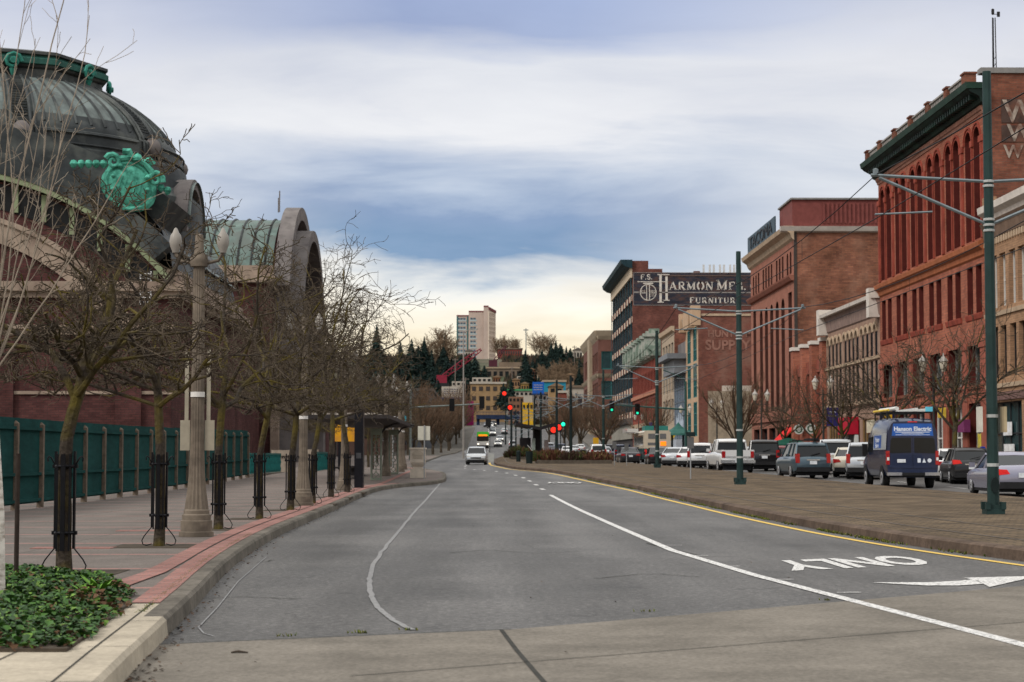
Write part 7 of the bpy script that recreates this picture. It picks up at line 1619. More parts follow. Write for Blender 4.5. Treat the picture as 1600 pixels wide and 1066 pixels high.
def van():
    Y = 71.5; r = thing('work_van', 'navy high roof work van with ladder rack and painted business name', 'van', (PX(1424, Y) + .05, Y, gz(Y)), R(-2))
    L, hw = 6.1, 1.0; y0, y1 = -.0, 6.1; bot = .42
    prof = [(0.0, 2.0, 1.55, .99), (.08, 2.62, 1.5, .98), (.25, 2.70, 1.5, .985), (2.4, 2.74, 1.5, 1.0), (3.4, 2.72, 1.5, 1.0), (3.9, 2.55, 1.5, .995), (4.45, 2.0, 1.45, .99), (4.85, 1.42, 1.3, .985), (5.3, 1.32, 1.2, .97), (5.85, 1.2, 1.05, .92), (6.02, 1.0, .9, .84), (6.1, .85, .8, .80)]
    prof[0] = (0.0, 2.58, 1.5, .97)
    rings = []
    for y, zt, zm, w in prof:
        wt = w * (.80 if zt > 2.3 else .86); h = zt - bot; up = max(.1, zt - 1.45)
        half = [(w * .86, bot), (w * .96, bot + .08), (w, bot + .35), (w * 1.0, bot + (1.02 if zt > 1.5 else h * .75)), (w * (.965 if zt > 2 else .96), zt - up * .35 if zt > 2 else zt - .12), (wt * 1.05, zt - .1 if zt > 2 else zt - .05), (wt * .92, zt - .01)]
        rings.append([(x, y, z) for x, z in half] + [(0, y, zt + .02)] + [(-x, y, z) for x, z in reversed(half)])
    m = MB(); m.loft(rings); m.build('body', PDB, r, smooth=True, world=False, angle=45)
    # rear: two doors with dark windows, blue name panel
    bl = M('bright_blue_wrap', (.012, .085, .34), .3, .25, 1.5, coat=.4); wh = M('wrap_white', (.62, .66, .72), .5, .1)
    for sx in (-1, 1):
        m = MB(); m.prism(lambda a, z, o: Vector((a, -.004 - o, z)), [(sx * .015, .78), (sx * .95, .80), (sx * .93, 1.6), (sx * .80, 2.5), (sx * .015, 2.56)], 0, .022); m.build('rear_door', PDB, r, world=False)
        m = MB(); m.prism(lambda a, z, o: Vector((a, -.028 - o, z)), [(sx * .06, 1.38), (sx * .84, 1.36), (sx * .88, 1.42), (sx * .84, 1.88), (sx * .78, 1.95), (sx * .06, 1.96)], 0, .012); m.build('rear_window', CARGL, r, world=False)
        m = MB(); m.box(sx * .945 - .075, sx * .945 + .055, -.04, .12, .92, 1.45); t = m.build('taillight', REDL, r, world=False); m = MB(); m.box(sx * .945 - .05, sx * .945 + .04, -.048, -.03, 1.08, 1.2); m.build('lamp_insert', CLEARL, t, world=False)
        m = MB(); m.box(sx * .72 - .28, sx * .72 + .28, -.16, .02, .50, .62); m.build('bumper_step', CHROME, r, world=False)
        m = MB(); m.box(sx * 1.12 - .1, sx * 1.12 + .1, 4.2, 4.35, 1.3, 1.75); m.build('mirror', BLKP, r, world=False)
    m = MB(); m.prism(lambda a, z, o: Vector((a, -.028 - o, z)), [(-.80, 2.03), (.80, 2.03), (.74, 2.50), (-.74, 2.50)], 0, .008); m.build('name_panel', bl, r, world=False)
    text_mesh('Hanson Electric', .225, wh, (1, 0, 0), (0, 0, 1), (0, -.042, 2.29), 'lettering', r, .003, bold=.008, world=False)
    m = MB(); m.box(-.66, .66, -.042, -.037, 2.16, 2.185); m.box(-.42, .42, -.042, -.037, 2.12, 2.14); m.box(-.66, .66, -.042, -.037, 2.06, 2.075); m.build('name_rule', wh, r, world=False)
    m = MB(); m.box(-.42, .42, -.13, .02, .5, .61); m.box(-.95, .95, -.06, .05, .44, .5); m.build('bumper', BLKP, r, world=False)
    m = MB(); m.box(-.6, -.28, -.045, -.02, 1.0, 1.13); m.build('licence_plate', PLATE, r, world=False)
    m = MB(); m.box(-.18, .18, -.02, .1, 2.545, 2.585); m.build('high_brake_light', REDB, r, world=False)
    m = MB(); m.box(.18, .3, -.034, -.028, 1.0, 1.16); m.prism(lambda a, z, o: Vector((a, -.028 - o, z)), [(.36, 1.0), (.5, 1.0), (.43, 1.16)], 0, .006); m.prism(lambda a, z, o: Vector((a, -.028 - o, z)), [(.64 + .08 * math.cos(i * .524), 1.08 + .08 * math.sin(i * .524)) for i in range(12)], 0, .006); m.build('sticker', wh, r, world=False)
    # left side: sliding door glass band, black discs as shaded wheel wells, wrap
    m = MB(); m.prism(lambda a, z, o: Vector((-1.012 - o * 1, a, z)), [(3.05, 1.42), (4.25, 1.42), (3.85, 2.0), (3.05, 2.02)], -.03, .004); m.prism(lambda a, z, o: Vector((1.012 + o * 1, a, z)), [(3.05, 1.42), (4.25, 1.42), (3.85, 2.0), (3.05, 2.02)], -.03, .004); m.build('cab_window', CARGL, r, world=False)
    sv = M('wrap_silver', (.36, .38, .40), .35, .15, .8, metal=.3)
    m = MB(); m.add([(-1.008, .12, 1.5), (-1.008, 2.95, 1.5), (-.975, 2.95, 2.12), (-.97, .12, 2.12)], ((0, 1, 2, 3),)); m.build('side_wrap', sv, r, world=False)
    m = MB(); m.add([(-1.013, 1.2, 1.56), (-1.013, 2.8, 1.56), (-.982, 2.8, 2.06), (-.982, 1.2, 2.06)], ((0, 1, 2, 3),)); m.build('side_name_panel', bl, r, world=False)
    text_mesh('Hanson', .30, wh, (0, -1, 0), (.06, 0, 1), (-1.004, 2.0, 1.88), 'lettering', r, .002, world=False); text_mesh('Electric', .26, wh, (0, -1, 0), (.06, 0, 1), (-1.02, 2.0, 1.66), 'lettering', r, .002, world=False)
    m = MB(); m.prism(lambda a, z, o: Vector((a * 0 + o, 4.35 + z * .0 + (0), z)), [(0, 1.5), (1, 1.5), (1, 1.6)], 0, .01)
    for sx in (-1, 1):
        for yw in (1.15, 4.85):
            t = MB(); Rr = .40; x = sx * .86; t.lathe([(0, -.13), (Rr * .62, -.13), (Rr * .95, -.12), (Rr, -.08), (Rr, .08), (Rr * .95, .12), (Rr * .62, .13), (0, .13)], 22, (x, yw, Rr), axis='x'); w = t.build('wheel', TYRE, r, smooth=True, world=False)
            q = MB(); q.lathe([(0, 0), (Rr * .2, .0), (Rr * .55, -.02), (Rr * .62, .004)], 16, (x + sx * .14, yw, Rr), axis='x'); q.build('rim', RIM, w, world=False)
            a = MB(); a.lathe([(0, 0), (Rr * 1.2, 0)], 18, (sx * 1.004, yw, Rr * 1.02), axis='x', a0=R(-5), a1=R(185)); a.build('arch_shade_disc', BLKP, r, world=False)
    # ladder rack on the roof
    k = MB()
    for y in (.6, 2.0, 3.3): k.bar((-.85, y, 2.95), (.85, y, 2.95), .06); k.bar((-.85, y, 2.66), (-.85, y, 2.95), .05); k.bar((.85, y, 2.66), (.85, y, 2.95), .05)
    k.build('roof_rack', BLKP, r, world=False)
    lad = thing('extension_ladder', 'white and yellow ladder lying across the van roof rack', 'ladder', r.location + Vector((0, 0, 2.98)), R(-2)); q = MB(); q.box(.1, .17, -.3, 4, 0, .12); q.box(.62, .69, -.3, 4, 0, .12)
    for i in range(10): q.box(.17, .62, -.1 + i * .42, -.06 + i * .42, .03, .08)
    q.build('ladder_body', M('ladder_white', (.55, .55, .53), .6, .15, 3), lad, world=False); q = MB(); q.box(.45, .72, -.36, -.29, -.02, .16); q.build('end_cap', M('cyan_cap', (.10, .42, .55), .5), lad, world=False)
    tb = thing('pipe_bundle', 'yellow and white tubes strapped to the left of the van roof', 'pipe', r.location + Vector((-.6, 0, 2.98)), R(-2)); q = MB(); q.tube([(0, -.1, .1), (0, 3.6, .1)], .08, 8); q.build('white_tube', MATS['ladder_white'], tb, world=False); q = MB(); q.tube([(-.2, .6, .06), (-.2, 3.9, .06)], .045, 8); q.build('yellow_tube', M('tube_yellow', (.60, .42, .04), .5), tb, world=False)
van()
def buses():
    # bus seen from its tail on the right
    Y = 176; x = PX(1027, Y); r = thing('city_bus', 'cream city bus with dark green lower body seen from its tail', 'bus', (x, Y, gz(Y))); cr = paint('bus_cream', (.50, .43, .33), .4, .1); gn = paint('bus_green', (.012, .052, .05), .35, .1)
    def body(r, mt, z0, z1, wd, L, nm, rnd=.16):
        m = MB(); pr = [(-wd, z0), (wd, z0), (wd, z1 - rnd), (wd - rnd, z1), (-wd + rnd, z1), (-wd, z1 - rnd)] if rnd else [(-wd, z0), (wd, z0), (wd, z1), (-wd, z1)]
        m.prism(lambda a, z, o: Vector((a, o, z)), pr, 0, L); return m.build(nm, mt, r, world=False)
    body(r, gn, .35, 1.35, 1.29, 12, 'lower_body', 0); body(r, cr, 1.35, 3.05, 1.28, 12, 'upper_body')
    m = MB(); m.box(-.85, -.2, -.02, .1, 2.25, 2.75); m.box(.25, .85, -.02, .1, 2.25, 2.75); m.box(-.9, -.1, -.02, .1, 1.65, 1.9); m.build('vent_panel', M('vent_grey', (.13, .13, .13), .6, .2, 9), r, world=False)
    m = MB(); m.box(.3, .85, -.03, .1, 1.6, 2.0); m.build('route_display', M('amber_display', (1.0, .22, .01), .4, .1, emit=.8), r, world=False)
    for sx in (-1, 1):
        m = MB(); m.box(sx * 1.1 - .1, sx * 1.1 + .1, -.03, .1, .75, 1.25); m.build('taillight', REDB, r, world=False)
        m = MB(); m.box(sx * 1.285 - .01, sx * 1.285 + .01, .8, 11, 1.7, 2.6); m.build('side_windows', CARGL, r, world=False); KIDS[r.name][-1].name = 'side_window'
        for y in (2.8, 9.2): t = MB(); t.lathe([(0, -.14), (.46, -.14), (.48, 0), (.46, .14), (0, .14)], 16, (sx * 1.15, y, .48), axis='x'); t.build('wheel', TYRE, r, world=False)
        m = MB(); m.box(sx * .68 - .42, sx * .68 + .42, .6, 4, 3.05, 3.5); m.build('roof_unit', M('roof_teal', (.03, .16, .14), .5, .2, 2), r, world=False)
    m = MB(); m.box(-2.4, -1.3, 6, 12, 2.95, 3.3); m.build('roof_cover', paint('bus_white', (.6, .58, .55)), r, world=False)
    # bus coming down
    Y = 402; x = PX(754.5, Y); r = thing('city_bus', 'oncoming bus with bright green top and lit amber route display', 'bus', (x, Y, gz(Y)), R(180)); r.rotation_euler = (0, 0, 0)
    lg = paint('bus_lime', (.05, .46, .03), .4, .1); body(r, paint('bus_white', (.6, .58, .55)), .35, 1.5, 1.3, 12, 'lower_body', 0); body(r, lg, 2.6, 3.55, 1.29, 12, 'top_band'); body(r, CARGL, 1.5, 2.6, 1.28, 12, 'windscreen', 0)
    m = MB(); m.box(-.95, .95, -.03, .1, 2.62, 2.95); m.build('route_display', MATS['amber_display'], r, world=False)
    for sx in (-1, 1):
        m = MB(); m.box(sx * 1.0 - .16, sx * 1.0 + .16, -.03, .1, .8, 1.05); m.build('headlight', HEADON, r, world=False)
        for y in (2.8, 9.2): t = MB(); t.lathe([(0, -.14), (.48, -.14), (.5, 0), (.48, .14), (0, .14)], 12, (sx * 1.15, y, .5), axis='x'); t.build('wheel', TYRE, r, world=False)
    m = MB(); m.box(-1.25, 1.25, -.05, .1, .35, .65); m.build('bumper', BLKP, r, world=False)
buses()
# ---------------------------------------------------------------- the far hill
def rect(px0, px1, py0, py1, Y): a, b = P(px0, py1, Y), P(px1, py0, Y); return a.x, b.x, a.z, b.z
def hill_building(name, label, px0, px1, py0, py1, Y, depth, mt, cols=0, rows=0, glass=None, roof=None, wmat=None, pitched=False, cat='building'):
    x0, x1, z0, z1 = rect(px0, px1, py0, py1, Y); zb = min(z0, gz(Y)) - 3; r = thing(name, label, cat, ((x0 + x1) / 2, Y, zb)); m = MB(); F = lambda s, z, o: Vector((x0 + s, Y - o, z)); W = x1 - x0
    m.box(x0, x1, Y, Y + depth, zb, z1); m.build('wall', mt, r)
    if pitched:
        q = MB(); xm = (x0 + x1) / 2; h = W * .28; q.add([(x0 - .4, Y - .4, z1), (x1 + .4, Y - .4, z1), (x1 + .4, Y + depth, z1), (x0 - .4, Y + depth, z1), (xm, Y - .4, z1 + h), (xm, Y + depth, z1 + h)], ((0, 1, 4), (2, 3, 5), (1, 2, 5, 4), (3, 0, 4, 5), (0, 3, 2, 1))); q.build('roof', roof or ROOFM, r)
    elif roof: q = MB(); q.box(x0 - .3, x1 + .3, Y - .4, Y + depth, z1, z1 + .7); q.build('roof', roof, r)
    for i in range(cols):
        for j in range(rows):
            a, b = W * (i + .22) / cols, W * (i + .78) / cols; c = z0 + (z1 - z0) * (j + .28) / rows; d = z0 + (z1 - z0) * (j + .72) / rows
            q = MB(); q.fbox(F, a, b, c, d, .02, .12); q.build('window', glass or GLASS, r)
    return r
def tower():
    Y = 1120; r = thing('apartment_tower', 'tall pale apartment tower standing on the hilltop', 'tower', (PX(742, Y), Y, gz(Y)))
    wall = M('tower_pink_grey', (.42, .335, .29), .85, .1, .2); blue = M('tower_pale_blue', (.34, .39, .40), .8, .1, .2); dk = M('tower_blue_window', (.075, .115, .145), .3, .2, .5); red = M('tower_red_rim', (.16, .05, .055), .8, .1)
    x = [PX(p, Y) for p in (713, 732, 744.5, 755.5, 763, 773.5)]; zb = gz(Y) - 14; z = [PZ(p, Y) for p in (494.5, 488, 480.5, 487)]
    def b(nm, x0, x1, y0, y1, zt, mt): m = MB(); m.box(x0, x1, y0, y1, zb, zt); m.build(nm, mt, r)
    b('left_wing', x[0], x[1], Y, Y + 14, z[0], wall); b('centre_block', x[1] + .02, x[3], Y - 1, Y + 14, z[1], wall); b('stair_tower', x[3] + .02, x[4], Y - 3, Y + 12, z[2], wall)
    m = MB(); m.add([(x[4] + .02, Y - 3, zb), (x[5], Y + 10, zb), (x[5], Y + 10, z[3]), (x[4] + .02, Y - 3, z[3] + 1.5)], ((0, 1, 2, 3),)); m.build('side_wing', wall, r)
    m = MB(); m.box(x[0], x[1], Y - .15, Y, z[0], z[0] + .8); m.box(x[1], x[3], Y - 1.15, Y - 1, z[1], z[1] + .8); m.box(x[3], x[4], Y - 3.1, Y - 3, z[2], z[2] + .9); m.bar((x[4], Y - 3, z[3] + 2), (x[5] + .5, Y + 10, z[3] + .5), .5, 1.6); m.build('roof_rim', red, r)
    for f in range(13):
        zz = z[0] - 2.0 - f * 2.75
        for a, c, y, n in ((x[0] + .6, x[1] - 1.6, Y, 3), (x[1] + 1.0, x[2] - .2, Y - 1, 2)):
            m = MB(); m.box(a - .3, c + .3, y - .12, y, zz - 1.0, zz - .1); m.build('balcony_band', blue, r)
            for k in range(n): w = (c - a) / n; m = MB(); m.box(a + k * w, a + k * w + w * .8, y - .1, y, zz - .1, zz + 1.1); m.build('window', dk, r)
    for s in (x[0], x[1] - 1.1): m = MB(); m.box(s, s + .9, Y - .2, Y, zb, z[0]); m.build('teal_pilaster', M('tower_teal', (.06, .13, .13), .8), r)
    p = M('tower_cream_grid', (.55, .46, .38), .85, .1); m = MB(); a, c = Vector((x[4], Y - 3.1, 0)), Vector((x[5], Y + 9.9, 0))
    for f in range(14): zz = z[3] - .5 - f * 2.75; m.bar((a.x, a.y, zz), (c.x, c.y, zz), .3, .9)
    for k in range(6): q = a.lerp(c, k / 5); m.bar((q.x, q.y - .1, zb), (q.x, q.y - .1, z[3]), .8, .3)
    m.build('balcony_grid', p, r)
tower()
def hillside():
    rg = random.Random(12)
    brk = M('hill_red_brick', (.17, .045, .035), .85, .25, .3); tan = M('hill_tan', (.27, .175, .09), .85, .2, .3); conc = M('hill_concrete', (.15, .115, .085), .9, .25, .2); wht = M('hill_white', (.36, .32, .27), .8, .1, .3)
    hill_building('brick_school', 'long red brick hall below the tower on the hilltop', 778, 816, 546, 566, 960, 20, brk, 10, 2, GLASS, conc)
    hill_building('terraced_garage', 'brown concrete terraces with dark openings on the hill', 760, 815, 576, 592, 830, 25, conc, 6, 1, DARKW, M('hill_roof_tan', (.30, .23, .16), .9)); hill_building('terraced_garage', 'narrower upper concrete terrace above the brown one', 780, 818, 566, 577, 850, 25, conc, 0, 0)
    hill_building('tan_hall', 'broad tan painted building over the road bridge', 735, 790, 600, 645, 660, 20, tan, 5, 3, M('hill_window', (.05, .04, .035), .4), wht)
    hill_building('white_shed', 'row of pale sheds above the tan building', 738, 768, 590, 598, 700, 10, wht, 4, 1, DARKW); hill_building('white_shed', 'small pale shed right of the terraces', 808, 822, 588, 593, 790, 8, wht, 2, 1, DARKW); hill_building('white_shed', 'small pale shed left, under the red crane', 706, 727, 596, 604, 690, 8, wht, 3, 1, DARKW)
    hill_building('cyan_warehouse', 'cyan walled warehouse behind the blue billboard', 849, 884, 597, 613, 640, 20, M('hill_cyan', (.02, .19, .28), .8, .15, .3), 0, 0, None, M('hill_roof_tan', (.3, .2, .1)), pitched=False)
    hill_building('gabled_house', 'tan gabled house before the cyan warehouse', 858, 880, 604, 616, 600, 10, tan, 2, 1, DARKW, M('hill_roof_brown', (.20, .13, .08), .9), pitched=True)
    hill_building('red_hall', 'dark red building left of the banded office block', 873, 890, 614, 660, 560, 14, brk, 0, 0, None, wht); hill_building('white_block', 'white and black block beside the banded office block', 889, 912, 606, 655, 540, 14, wht, 2, 1, M('block_black', (.02, .02, .03), .4), conc)
    hill_building('green_stall', 'low green roofed market hall below the dark conifers', 792, 832, 611, 620, 690, 10, wht, 6, 1, DARKW, M('stall_green', (.06, .22, .10), .8, .1)); hill_building('yellow_shop', 'bright yellow shop front under the wires', 816, 833, 629, 642, 600, 10, M('shop_yellow', (.55, .32, .02), .8, .2, .5), 3, 1, DARKW)
    hill_building('brown_house_row', 'brown row of shops along the hill street under the wires', 795, 818, 620, 650, 610, 12, M('shop_brown', (.16, .09, .06), .85, .3, .4), 4, 3, DARKW); hill_building('grey_house_row', 'grey row of shops right of the yellow shop', 834, 874, 616, 652, 615, 12, M('shop_grey', (.20, .18, .17), .85, .3, .4), 6, 3, DARKW, conc)
    hill_building('magenta_shop', 'small magenta fronted shop left of the tan building', 726, 740, 627, 640, 560, 8, M('shop_magenta', (.28, .015, .10), .8, .1), 2, 1, DARKW); hill_building('dark_store', 'dark blue grey store below the white billboard', 690, 728, 625, 655, 545, 14, M('store_blue_grey', (.06, .075, .095), .85, .2, .4), 5, 2, DARKW)
    for i, (a, b, c, d, Y, mt, lb) in enumerate(((862, 876, 553, 565, 960, tan, 'tan gabled house on the right hilltop, leftmost'), (877, 893, 556, 567, 950, wht, 'white gabled house on the right hilltop among conifers'), (896, 910, 547, 562, 940, wht, 'tall white gabled house at the right end of the hilltop'), (727, 739, 549, 560, 1000, wht, 'white gabled house at the foot of the tower'))):
        hill_building('gabled_house', lb, a, b, c, d, Y, 9, mt, 3, 1, DARKW, M('hill_roof_grey', (.12, .10, .09), .9), pitched=True)
    for nm, lb, a, b, c, d, Y, mt, words in (('billboard', 'large white billboard over the left trees', 690, 720, 604, 621, 520, wht, None), ('billboard', 'blue billboard with white words before the cyan warehouse', 832, 850, 597, 615, 590, M('board_blue', (.012, .085, .36), .7, .1, .5), 1)):
        x0, x1, z0, z1 = rect(a, b, c, d, Y); r = thing(nm, lb, 'billboard', ((x0 + x1) / 2, Y, gz(Y))); m = MB(); m.box(x0, x1, Y, Y + .4, z0, z1); m.build('panel', mt, r); m = MB(); m.box(x0 + .5, x0 + .9, Y + .4, Y + .8, gz(Y), z1 - .3); m.box(x1 - .9, x1 - .5, Y + .4, Y + .8, gz(Y), z1 - .3); m.build('legs', BLKFR, r); KIDS[r.name][-1].name = 'leg_frame'
        m = MB(); m.box(x0 - .3, x1 + .3, Y - .3, Y + .6, z0 - .5, z0); m.build('catwalk', M('catwalk_blue', (.02, .04, .10), .7), r)
        k = MB()
        for j in range(3): 
            zz = z0 + (z1 - z0) * (.3 + .2 * j)
            for i in range(6): k.box(x0 + (x1 - x0) * (.12 + .13 * i), x0 + (x1 - x0) * (.12 + .13 * i + .085), Y - .06, Y, zz, zz + .25)
        k.build('print_lines', M('board_dark_print', (.10, .10, .13), .8) if not words else wht, r)
    for k, (a, b, c, d, Y, colr, lb, pt) in enumerate(((706, 716, 583, 592, 800, (.24, .12, .06), 'orange brown gabled house left of the crimson boom foot', 1), (746, 757, 582, 590, 780, (.30, .18, .09), 'amber gabled house over the pale sheds', 1), (824, 836, 578, 590, 780, (.20, .09, .055), 'rust gabled house right of the brown terraces', 1),
            (800, 812, 594, 606, 720, (.26, .15, .08), 'ochre gabled house below the brown terraces', 1), (840, 852, 584, 595, 760, (.32, .25, .18), 'cream gabled house above the blue billboard', 1), (770, 782, 590, 599, 740, (.22, .10, .05), 'copper brown gabled house between sheds and terraces', 1), (884, 897, 586, 600, 720, (.25, .16, .10), 'light brown gabled house over the dark red building', 1), (814, 826, 600, 611, 700, (.30, .16, .06), 'golden gabled house over the green market hall', 1))):
        hill_building('gabled_house', lb, a, b, c, d, Y, 9, M('house_wall_%d' % k, colr, .85, .2, .4), 3, 1, DARKW, M('hill_roof_brown', (.2, .13, .08)), pitched=True)
    dkb = M('dark_brown_block', (.085, .05, .04), .85, .3, .3); slate = M('slate_block', (.06, .065, .075), .85, .3, .3)
    for x0, x1, y0, y1, zt, mt, lb in ((-40, -15.5, 272, 372, 8.5, dkb, 'long dark brown block behind the bare trees past the left crossing'), (-40, -11.5, 392, 500, 15, slate, 'dark slate block behind the queue on the left of the hill street')):
        r = thing('street_block', lb, 'building', (x1, y0, gz(y0))); F = frameF(0, y0); E = lambda s, z, o: Vector((x1 + o, y0 + s, z)); S2 = lambda s, z, o: Vector((x0 + s, y0 - o, z)); m = MB(); m.box(x0, x1, y0, y1, gz(y0) - 2, zt); m.build('wall', mt, r); m = MB(); m.box(x0 - .2, x1 + .3, y0 - .3, y1 + .2, zt, zt + .6); m.build('roof', ROOFM, r)
        for k in range(int((y1 - y0) / 9)):
            q = MB(); q.fbox(E, 2 + k * 9, 6.5 + k * 9, zt - 5, zt - 1.5, .02, .1); q.build('window', GLASS, r)
        for k in range(4):
            q = MB(); q.fbox(S2, x1 - x0 - 5.5 - k * 5, x1 - x0 - 2 - k * 5, zt - 4.5, zt - 1.5, .02, .1); q.build('window', GLASS, r)
    # overpass
    Y = 585; x0, x1, z0, z1 = rect(744, 812, 643.5, 655, Y); r = thing('overpass', 'dark blue railed road bridge crossing the hill street', 'bridge', ((x0 + x1) / 2, Y, gz(Y))); nv = M('bridge_navy', (.014, .024, .055), .7, .3, .5)
    m = MB(); m.box(x0, x1, Y, Y + 8, z0, z1 - 1.0); m.build('deck', nv, r); m = MB(); m.box(x0, x1, Y, Y + .2, z1 - .15, z1)
    for i in range(30): xx = x0 + (x1 - x0) * i / 29; m.box(xx - .05, xx + .05, Y, Y + .2, z1 - 1, z1 - .15)
    m.build('railing', nv, r)
    for px in (747, 778, 808): x = PX(px, Y); m = MB(); m.box(x - .5, x + .5, Y + 2, Y + 4, gz(Y) - 1, z0); m.build('pier', nv, r)
    # crane booms
    for pts, Y, w, mt, lb, bx in ((((691, 590), (752, 546)), 720, 1.9, M('crane_red', (.19, .018, .035), .6, .2, .5), 'long crimson lattice crane boom leaning over the left hill', 1), (((771, 566), (791, 541)), 880, 1.3, M('crane_dark', (.07, .02, .03), .6, .2, .5), 'shorter dark lattice crane boom right of the tower', 0)):
        a, b = P(*pts[0], Y), P(*pts[1], Y); r = thing('crane', lb, 'crane', (a.x, Y, gz(Y))); d = b - a; nrm = Vector((-d.z, 0, d.x)).normalized(); m = MB(); n = 15
        wd = lambda t: w * (.35 + .65 * math.sin(math.pi * min(1, .12 + t * .9)) ** .6)
        for s in (-1, 1):
            for dy in (-.6, .6): m.tube([a + d * t + nrm * s * wd(t) / 2 + Vector((0, dy, 0)) for t in [i / 8 for i in range(9)]], .17, 4)
        for i in range(n):
            t0, t1 = i / n, (i + 1) / n; s = 1 if i % 2 else -1
            for dy in (-.6, .6): m.bar(a + d * t0 - nrm * s * wd(t0) / 2 + Vector((0, dy, 0)), a + d * t1 + nrm * s * wd(t1) / 2 + Vector((0, dy, 0)), .22)
        m.build('boom', mt, r, fix=False); m = MB(); m.box(a.x - 2.2, a.x + 1.8, Y - 1.5, Y + 1.5, a.z - 2.2, a.z + .9); m.build('cab', mt, r); m = MB(); m.box(a.x - 2.8, a.x + 2.6, Y - 2, Y + 2, gz(Y) - 1, a.z - 2.2); m.build('undercarriage', BLKFR, r)
    Y = 940; x = PX(822, Y); r = thing('antenna_pole', 'slim cross topped antenna pole above the tallest conifer', 'mast', (x, Y, gz(Y))); m = MB(); m.tube([(x, Y, gz(Y)), (x, Y, PZ(513, Y))], .22, 5); m.box(x - 1.3, x + 1.3, Y - .1, Y + .1, PZ(516.5, Y), PZ(515, Y)); m.build('mast', ARMG, r)
    for px, Y, pt, lb in ((711, 620, 560, 'thin grey utility pole left under the crane'), (800, 760, 573, 'thin utility pole beside the terraces'), (727, 520, 590, 'bent street light arm over the left store'), (898, 800, 540, 'thin utility pole on the right hilltop')):
        x = PX(px, Y); r = thing('utility_pole', lb, 'utility pole', (x, Y, gz(Y))); m = MB(); m.tube([(x, Y, gz(Y) - 1), (x, Y, PZ(pt, Y))], .16, 5); m.build('pole', M('pole_wood', (.16, .13, .11), .9), r); m = MB(); m.box(x - 1, x + 1, Y - .1, Y + .1, PZ(pt + 3, Y), PZ(pt + 2, Y)); m.build('crossarm', MATS['pole_wood'], r)
    # conifers
    ND = [M('needles_dark', (.018, .034, .026), .9, .35, .6), M('needles_blue', (.026, .045, .044), .9, .35, .6)]; TRK = M('conifer_trunk', (.06, .04, .03), .9)
    def conifer(seed, H, wd, label):
        q = random.Random(seed); r = thing('conifer', label, 'tree', (0, 0, 0), 0, 'dark conifers on the far hill'); t = MB(); t.tube([(0, 0, -3), (0, 0, H * .97)], [H * .022, .04], 6); t.build('trunk', TRK, r); mb = MB(); n = 34
        for i in range(n):
            f = i / n; z = H * (.08 + .9 * f); Rr = wd * (1 - f) ** .8 * q.uniform(.7, 1.15); k = int(9 + 15 * (1 - f))
            for j in range(k):
                a = q.uniform(0, 6.283); L = Rr * q.uniform(.6, 1.1); d = Vector((math.cos(a), math.sin(a), 0)); s = Vector((-d.y, d.x, 0)); b = Vector((0, 0, z + q.gauss(0, H * .012))); dr = -L * q.uniform(.2, .5)
                for u in range(4):
                    g0 = .15 + u * .24; c = b + d * L * g0 + Vector((0, 0, dr * g0)); w = L * .25 * (1.25 - g0) + H * .010; e = d * L * .26
                    mb.add((c - s * w, c + e * .4 + Vector((0, 0, -w * .5)), c + s * w, c + e * 1.3 + Vector((0, 0, dr * .25))), ((0, 1, 3), (1, 2, 3)), q.randrange(2)); mb.add((c - s * w * .6 + Vector((0, 0, w * .4)), c + s * w * .6 + Vector((0, 0, w * .4)), c + e * .5 - Vector((0, 0, w * 1.1))), ((0, 1, 2),), q.randrange(2))
        mb.build('crown', ND, r, fix=False); return r
    c1 = conifer(1, 20, 6.2, 'tall layered dark conifer under the antenna pole'); c2 = conifer(2, 18, 9.0, 'broad dark conifer right of the tallest one')
    spots = [(c1, 821, 545, 605, 800, None), (c2, 833, 562, 606, 790, None), (c2, 848, 552, 590, 860, 'conifer mass left of the hilltop houses'), (c1, 861, 533, 588, 900, 'tall conifer rising behind the hilltop houses'), (c2, 868, 538, 575, 920, 'rounded conifer touching the tan hilltop house'), (c2, 742, 555, 598, 760, 'broad dark conifer in front of the tower foot'), (c1, 733, 550, 596, 770, 'slim conifer left of the tower foot'), (c2, 726, 566, 600, 740, 'conifer crossed by the crimson crane boom'), (c2, 712, 560, 604, 760, 'conifer behind the crimson crane boom'), (c2, 697, 556, 604, 780, 'broad conifer above the left street trees'), (c1, 674, 545, 604, 800, 'slim conifer at the left hilltop, rightmost of three'), (c1, 643, 528, 604, 800, 'slim conifer at the left hilltop, middle of three'), (c1, 588, 505, 604, 700, 'slim dark cypress beside the station wing'), (c1, 625, 530, 604, 820, 'slim conifer at the left hilltop, leftmost of three'), (c2, 757, 570, 602, 770, 'low conifer left of the terraces'), (c1, 799, 590, 640, 640, 'dark conifer standing before the tan building end'), (c2, 787, 598, 630, 650, 'low dark bushy conifer above the red light'), (c2, 891, 543, 575, 930, 'conifer between the white hilltop houses'), (c1, 885, 540, 570, 960, 'thin conifer tip behind the hilltop houses'), (c2, 905, 560, 600, 800, 'dark conifer hugging the banded office block'), (c1, 905, 572, 604, 700, 'small conifer low beside the banded office block'), (c2, 806, 560, 585, 900, 'low conifer before the red brick hall'), (c2, 792, 566, 590, 880, 'low dark shrub conifer above the terraces')]
    for o, px, pt, pb, Y, lb in spots:
        a, b = P(px, pb, Y), P(px, pt, Y); H0 = 20 if o is c1 else 18; s = (b.z - a.z) / H0
        if lb is None: o.location = a; o.scale = (s,) * 3
        else: copy_tree(o, a, R(rg.uniform(0, 360)), lb, s)
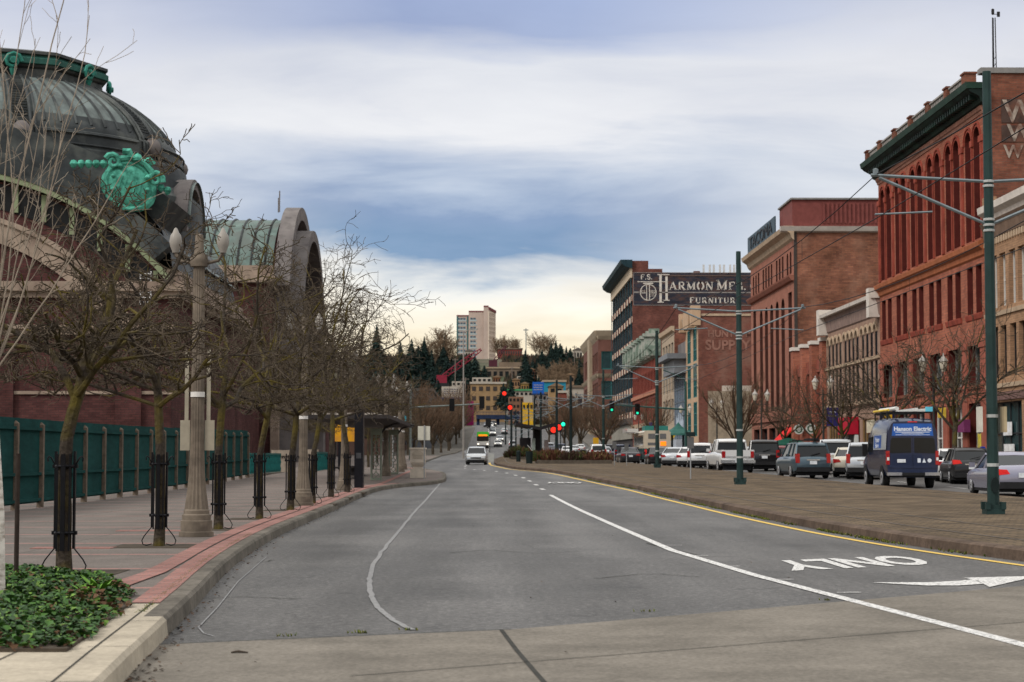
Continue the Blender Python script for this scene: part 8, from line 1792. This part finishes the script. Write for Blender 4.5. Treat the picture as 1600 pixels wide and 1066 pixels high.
    for k in range(46):
        Y = rg.uniform(640, 900); px = rg.choice((rg.uniform(640, 765), rg.uniform(640, 770), rg.uniform(815, 910))); x = PX(px, Y)
        if gz(Y) < 13: continue
        copy_tree(rg.choice((c1, c2)), (x, Y, gz(Y) - .5), R(rg.uniform(0, 360)), 'dark conifer among the dense stand clothing the far hillside', rg.uniform(.45, .85))
    # bare hill trees
    hb = make_tree('hill_tree', 'pale bare tree on the ridge right of the tower', 'tree', 77, 15, 4.0, .28, 8, dict(CFG_FAR, rmin=.06), (0, 0), (10, 40), .6, M('hill_bark', (.16, .115, .08), .9), M('hill_twigs', (.16, .11, .07), .9, .3, .5), group='bare trees on the far hill')
    sp = [(778, 528, 568, 1000, None), (789, 530, 566, 1010, 'bare tree on the ridge behind the brick hall, left'), (806, 530, 566, 990, 'bare tree on the ridge behind the brick hall, right'), (840, 525, 570, 1000, 'tall pale bare tree between the two conifer groups'), (854, 524, 572, 990, 'tall pale bare tree left of the tallest right conifer'), (800, 530, 564, 1020, 'faint bare tree behind the brick hall'), (690, 513, 565, 900, 'tall bare tree above the left hill trees'), (703, 528, 575, 880, 'bare tree left of the tower edge'), (680, 530, 580, 880, 'bare tree further left of the tower'), (664, 535, 580, 860, 'bare tree far left on the ridge'), (845, 572, 605, 760, 'brown bare scrub tree on the slope, first'), (856, 575, 608, 750, 'brown bare scrub tree on the slope, second'), (867, 570, 606, 760, 'brown bare scrub tree on the slope, third'), (879, 568, 606, 770, 'brown bare scrub tree on the slope, fourth'), (891, 566, 606, 780, 'brown bare scrub tree on the slope, fifth'), (902, 575, 608, 740, 'brown bare scrub tree on the slope, by the office block'), (861, 585, 612, 700, 'lower scrub tree behind the cyan warehouse'), (884, 585, 612, 690, 'lower scrub tree above the red building'), (873, 580, 610, 720, 'lower scrub tree between warehouse and houses'), (850, 580, 610, 720, 'lower scrub tree above the blue billboard'), (752, 690, 660, 470, 'x')]
    for px, pt, pb, Y, lb in sp[:-1]:
        a, b = P(px, pb, Y), P(px, pt, Y); s = (b.z - a.z) / 14.0
        if lb is None: hb.location = a; hb.scale = (s,) * 3
        else: copy_tree(hb, a, R(rg.uniform(0, 360)), lb, s)
    # brush over the slopes, read as one mass
    mb = MB()
    for k in range(16000):
        Y = rg.uniform(600, 1010); px = rg.uniform(560, 930); x = PX(px, Y)
        if abs(x) < 8: continue
        z = gz(Y) - .3; h = rg.uniform(1.0, 3.4); w = rg.uniform(.6, 1.8); a = rg.uniform(0, 3.14); t = Vector((math.cos(a), math.sin(a) * .4, 0)) * w
        c = Vector((x, Y, z)); mb.add((c - t, c + t * .3 + Vector((0, 0, h * .7)), c + t * .1 + Vector((0, 0, h)), c + t), ((0, 3, 1), (0, 1, 2)), 0 if rg.random() < .55 else (1 if rg.random() < .6 else 2))
    tag(mb.build('undergrowth', [M('brush_brown', (.062, .042, .03), .95, .3, .3), M('brush_dark', (.018, .024, .02), .95, .3, .3), M('brush_olive', (.05, .052, .026), .95, .3, .3)], fix=False), kind='stuff')
hillside()
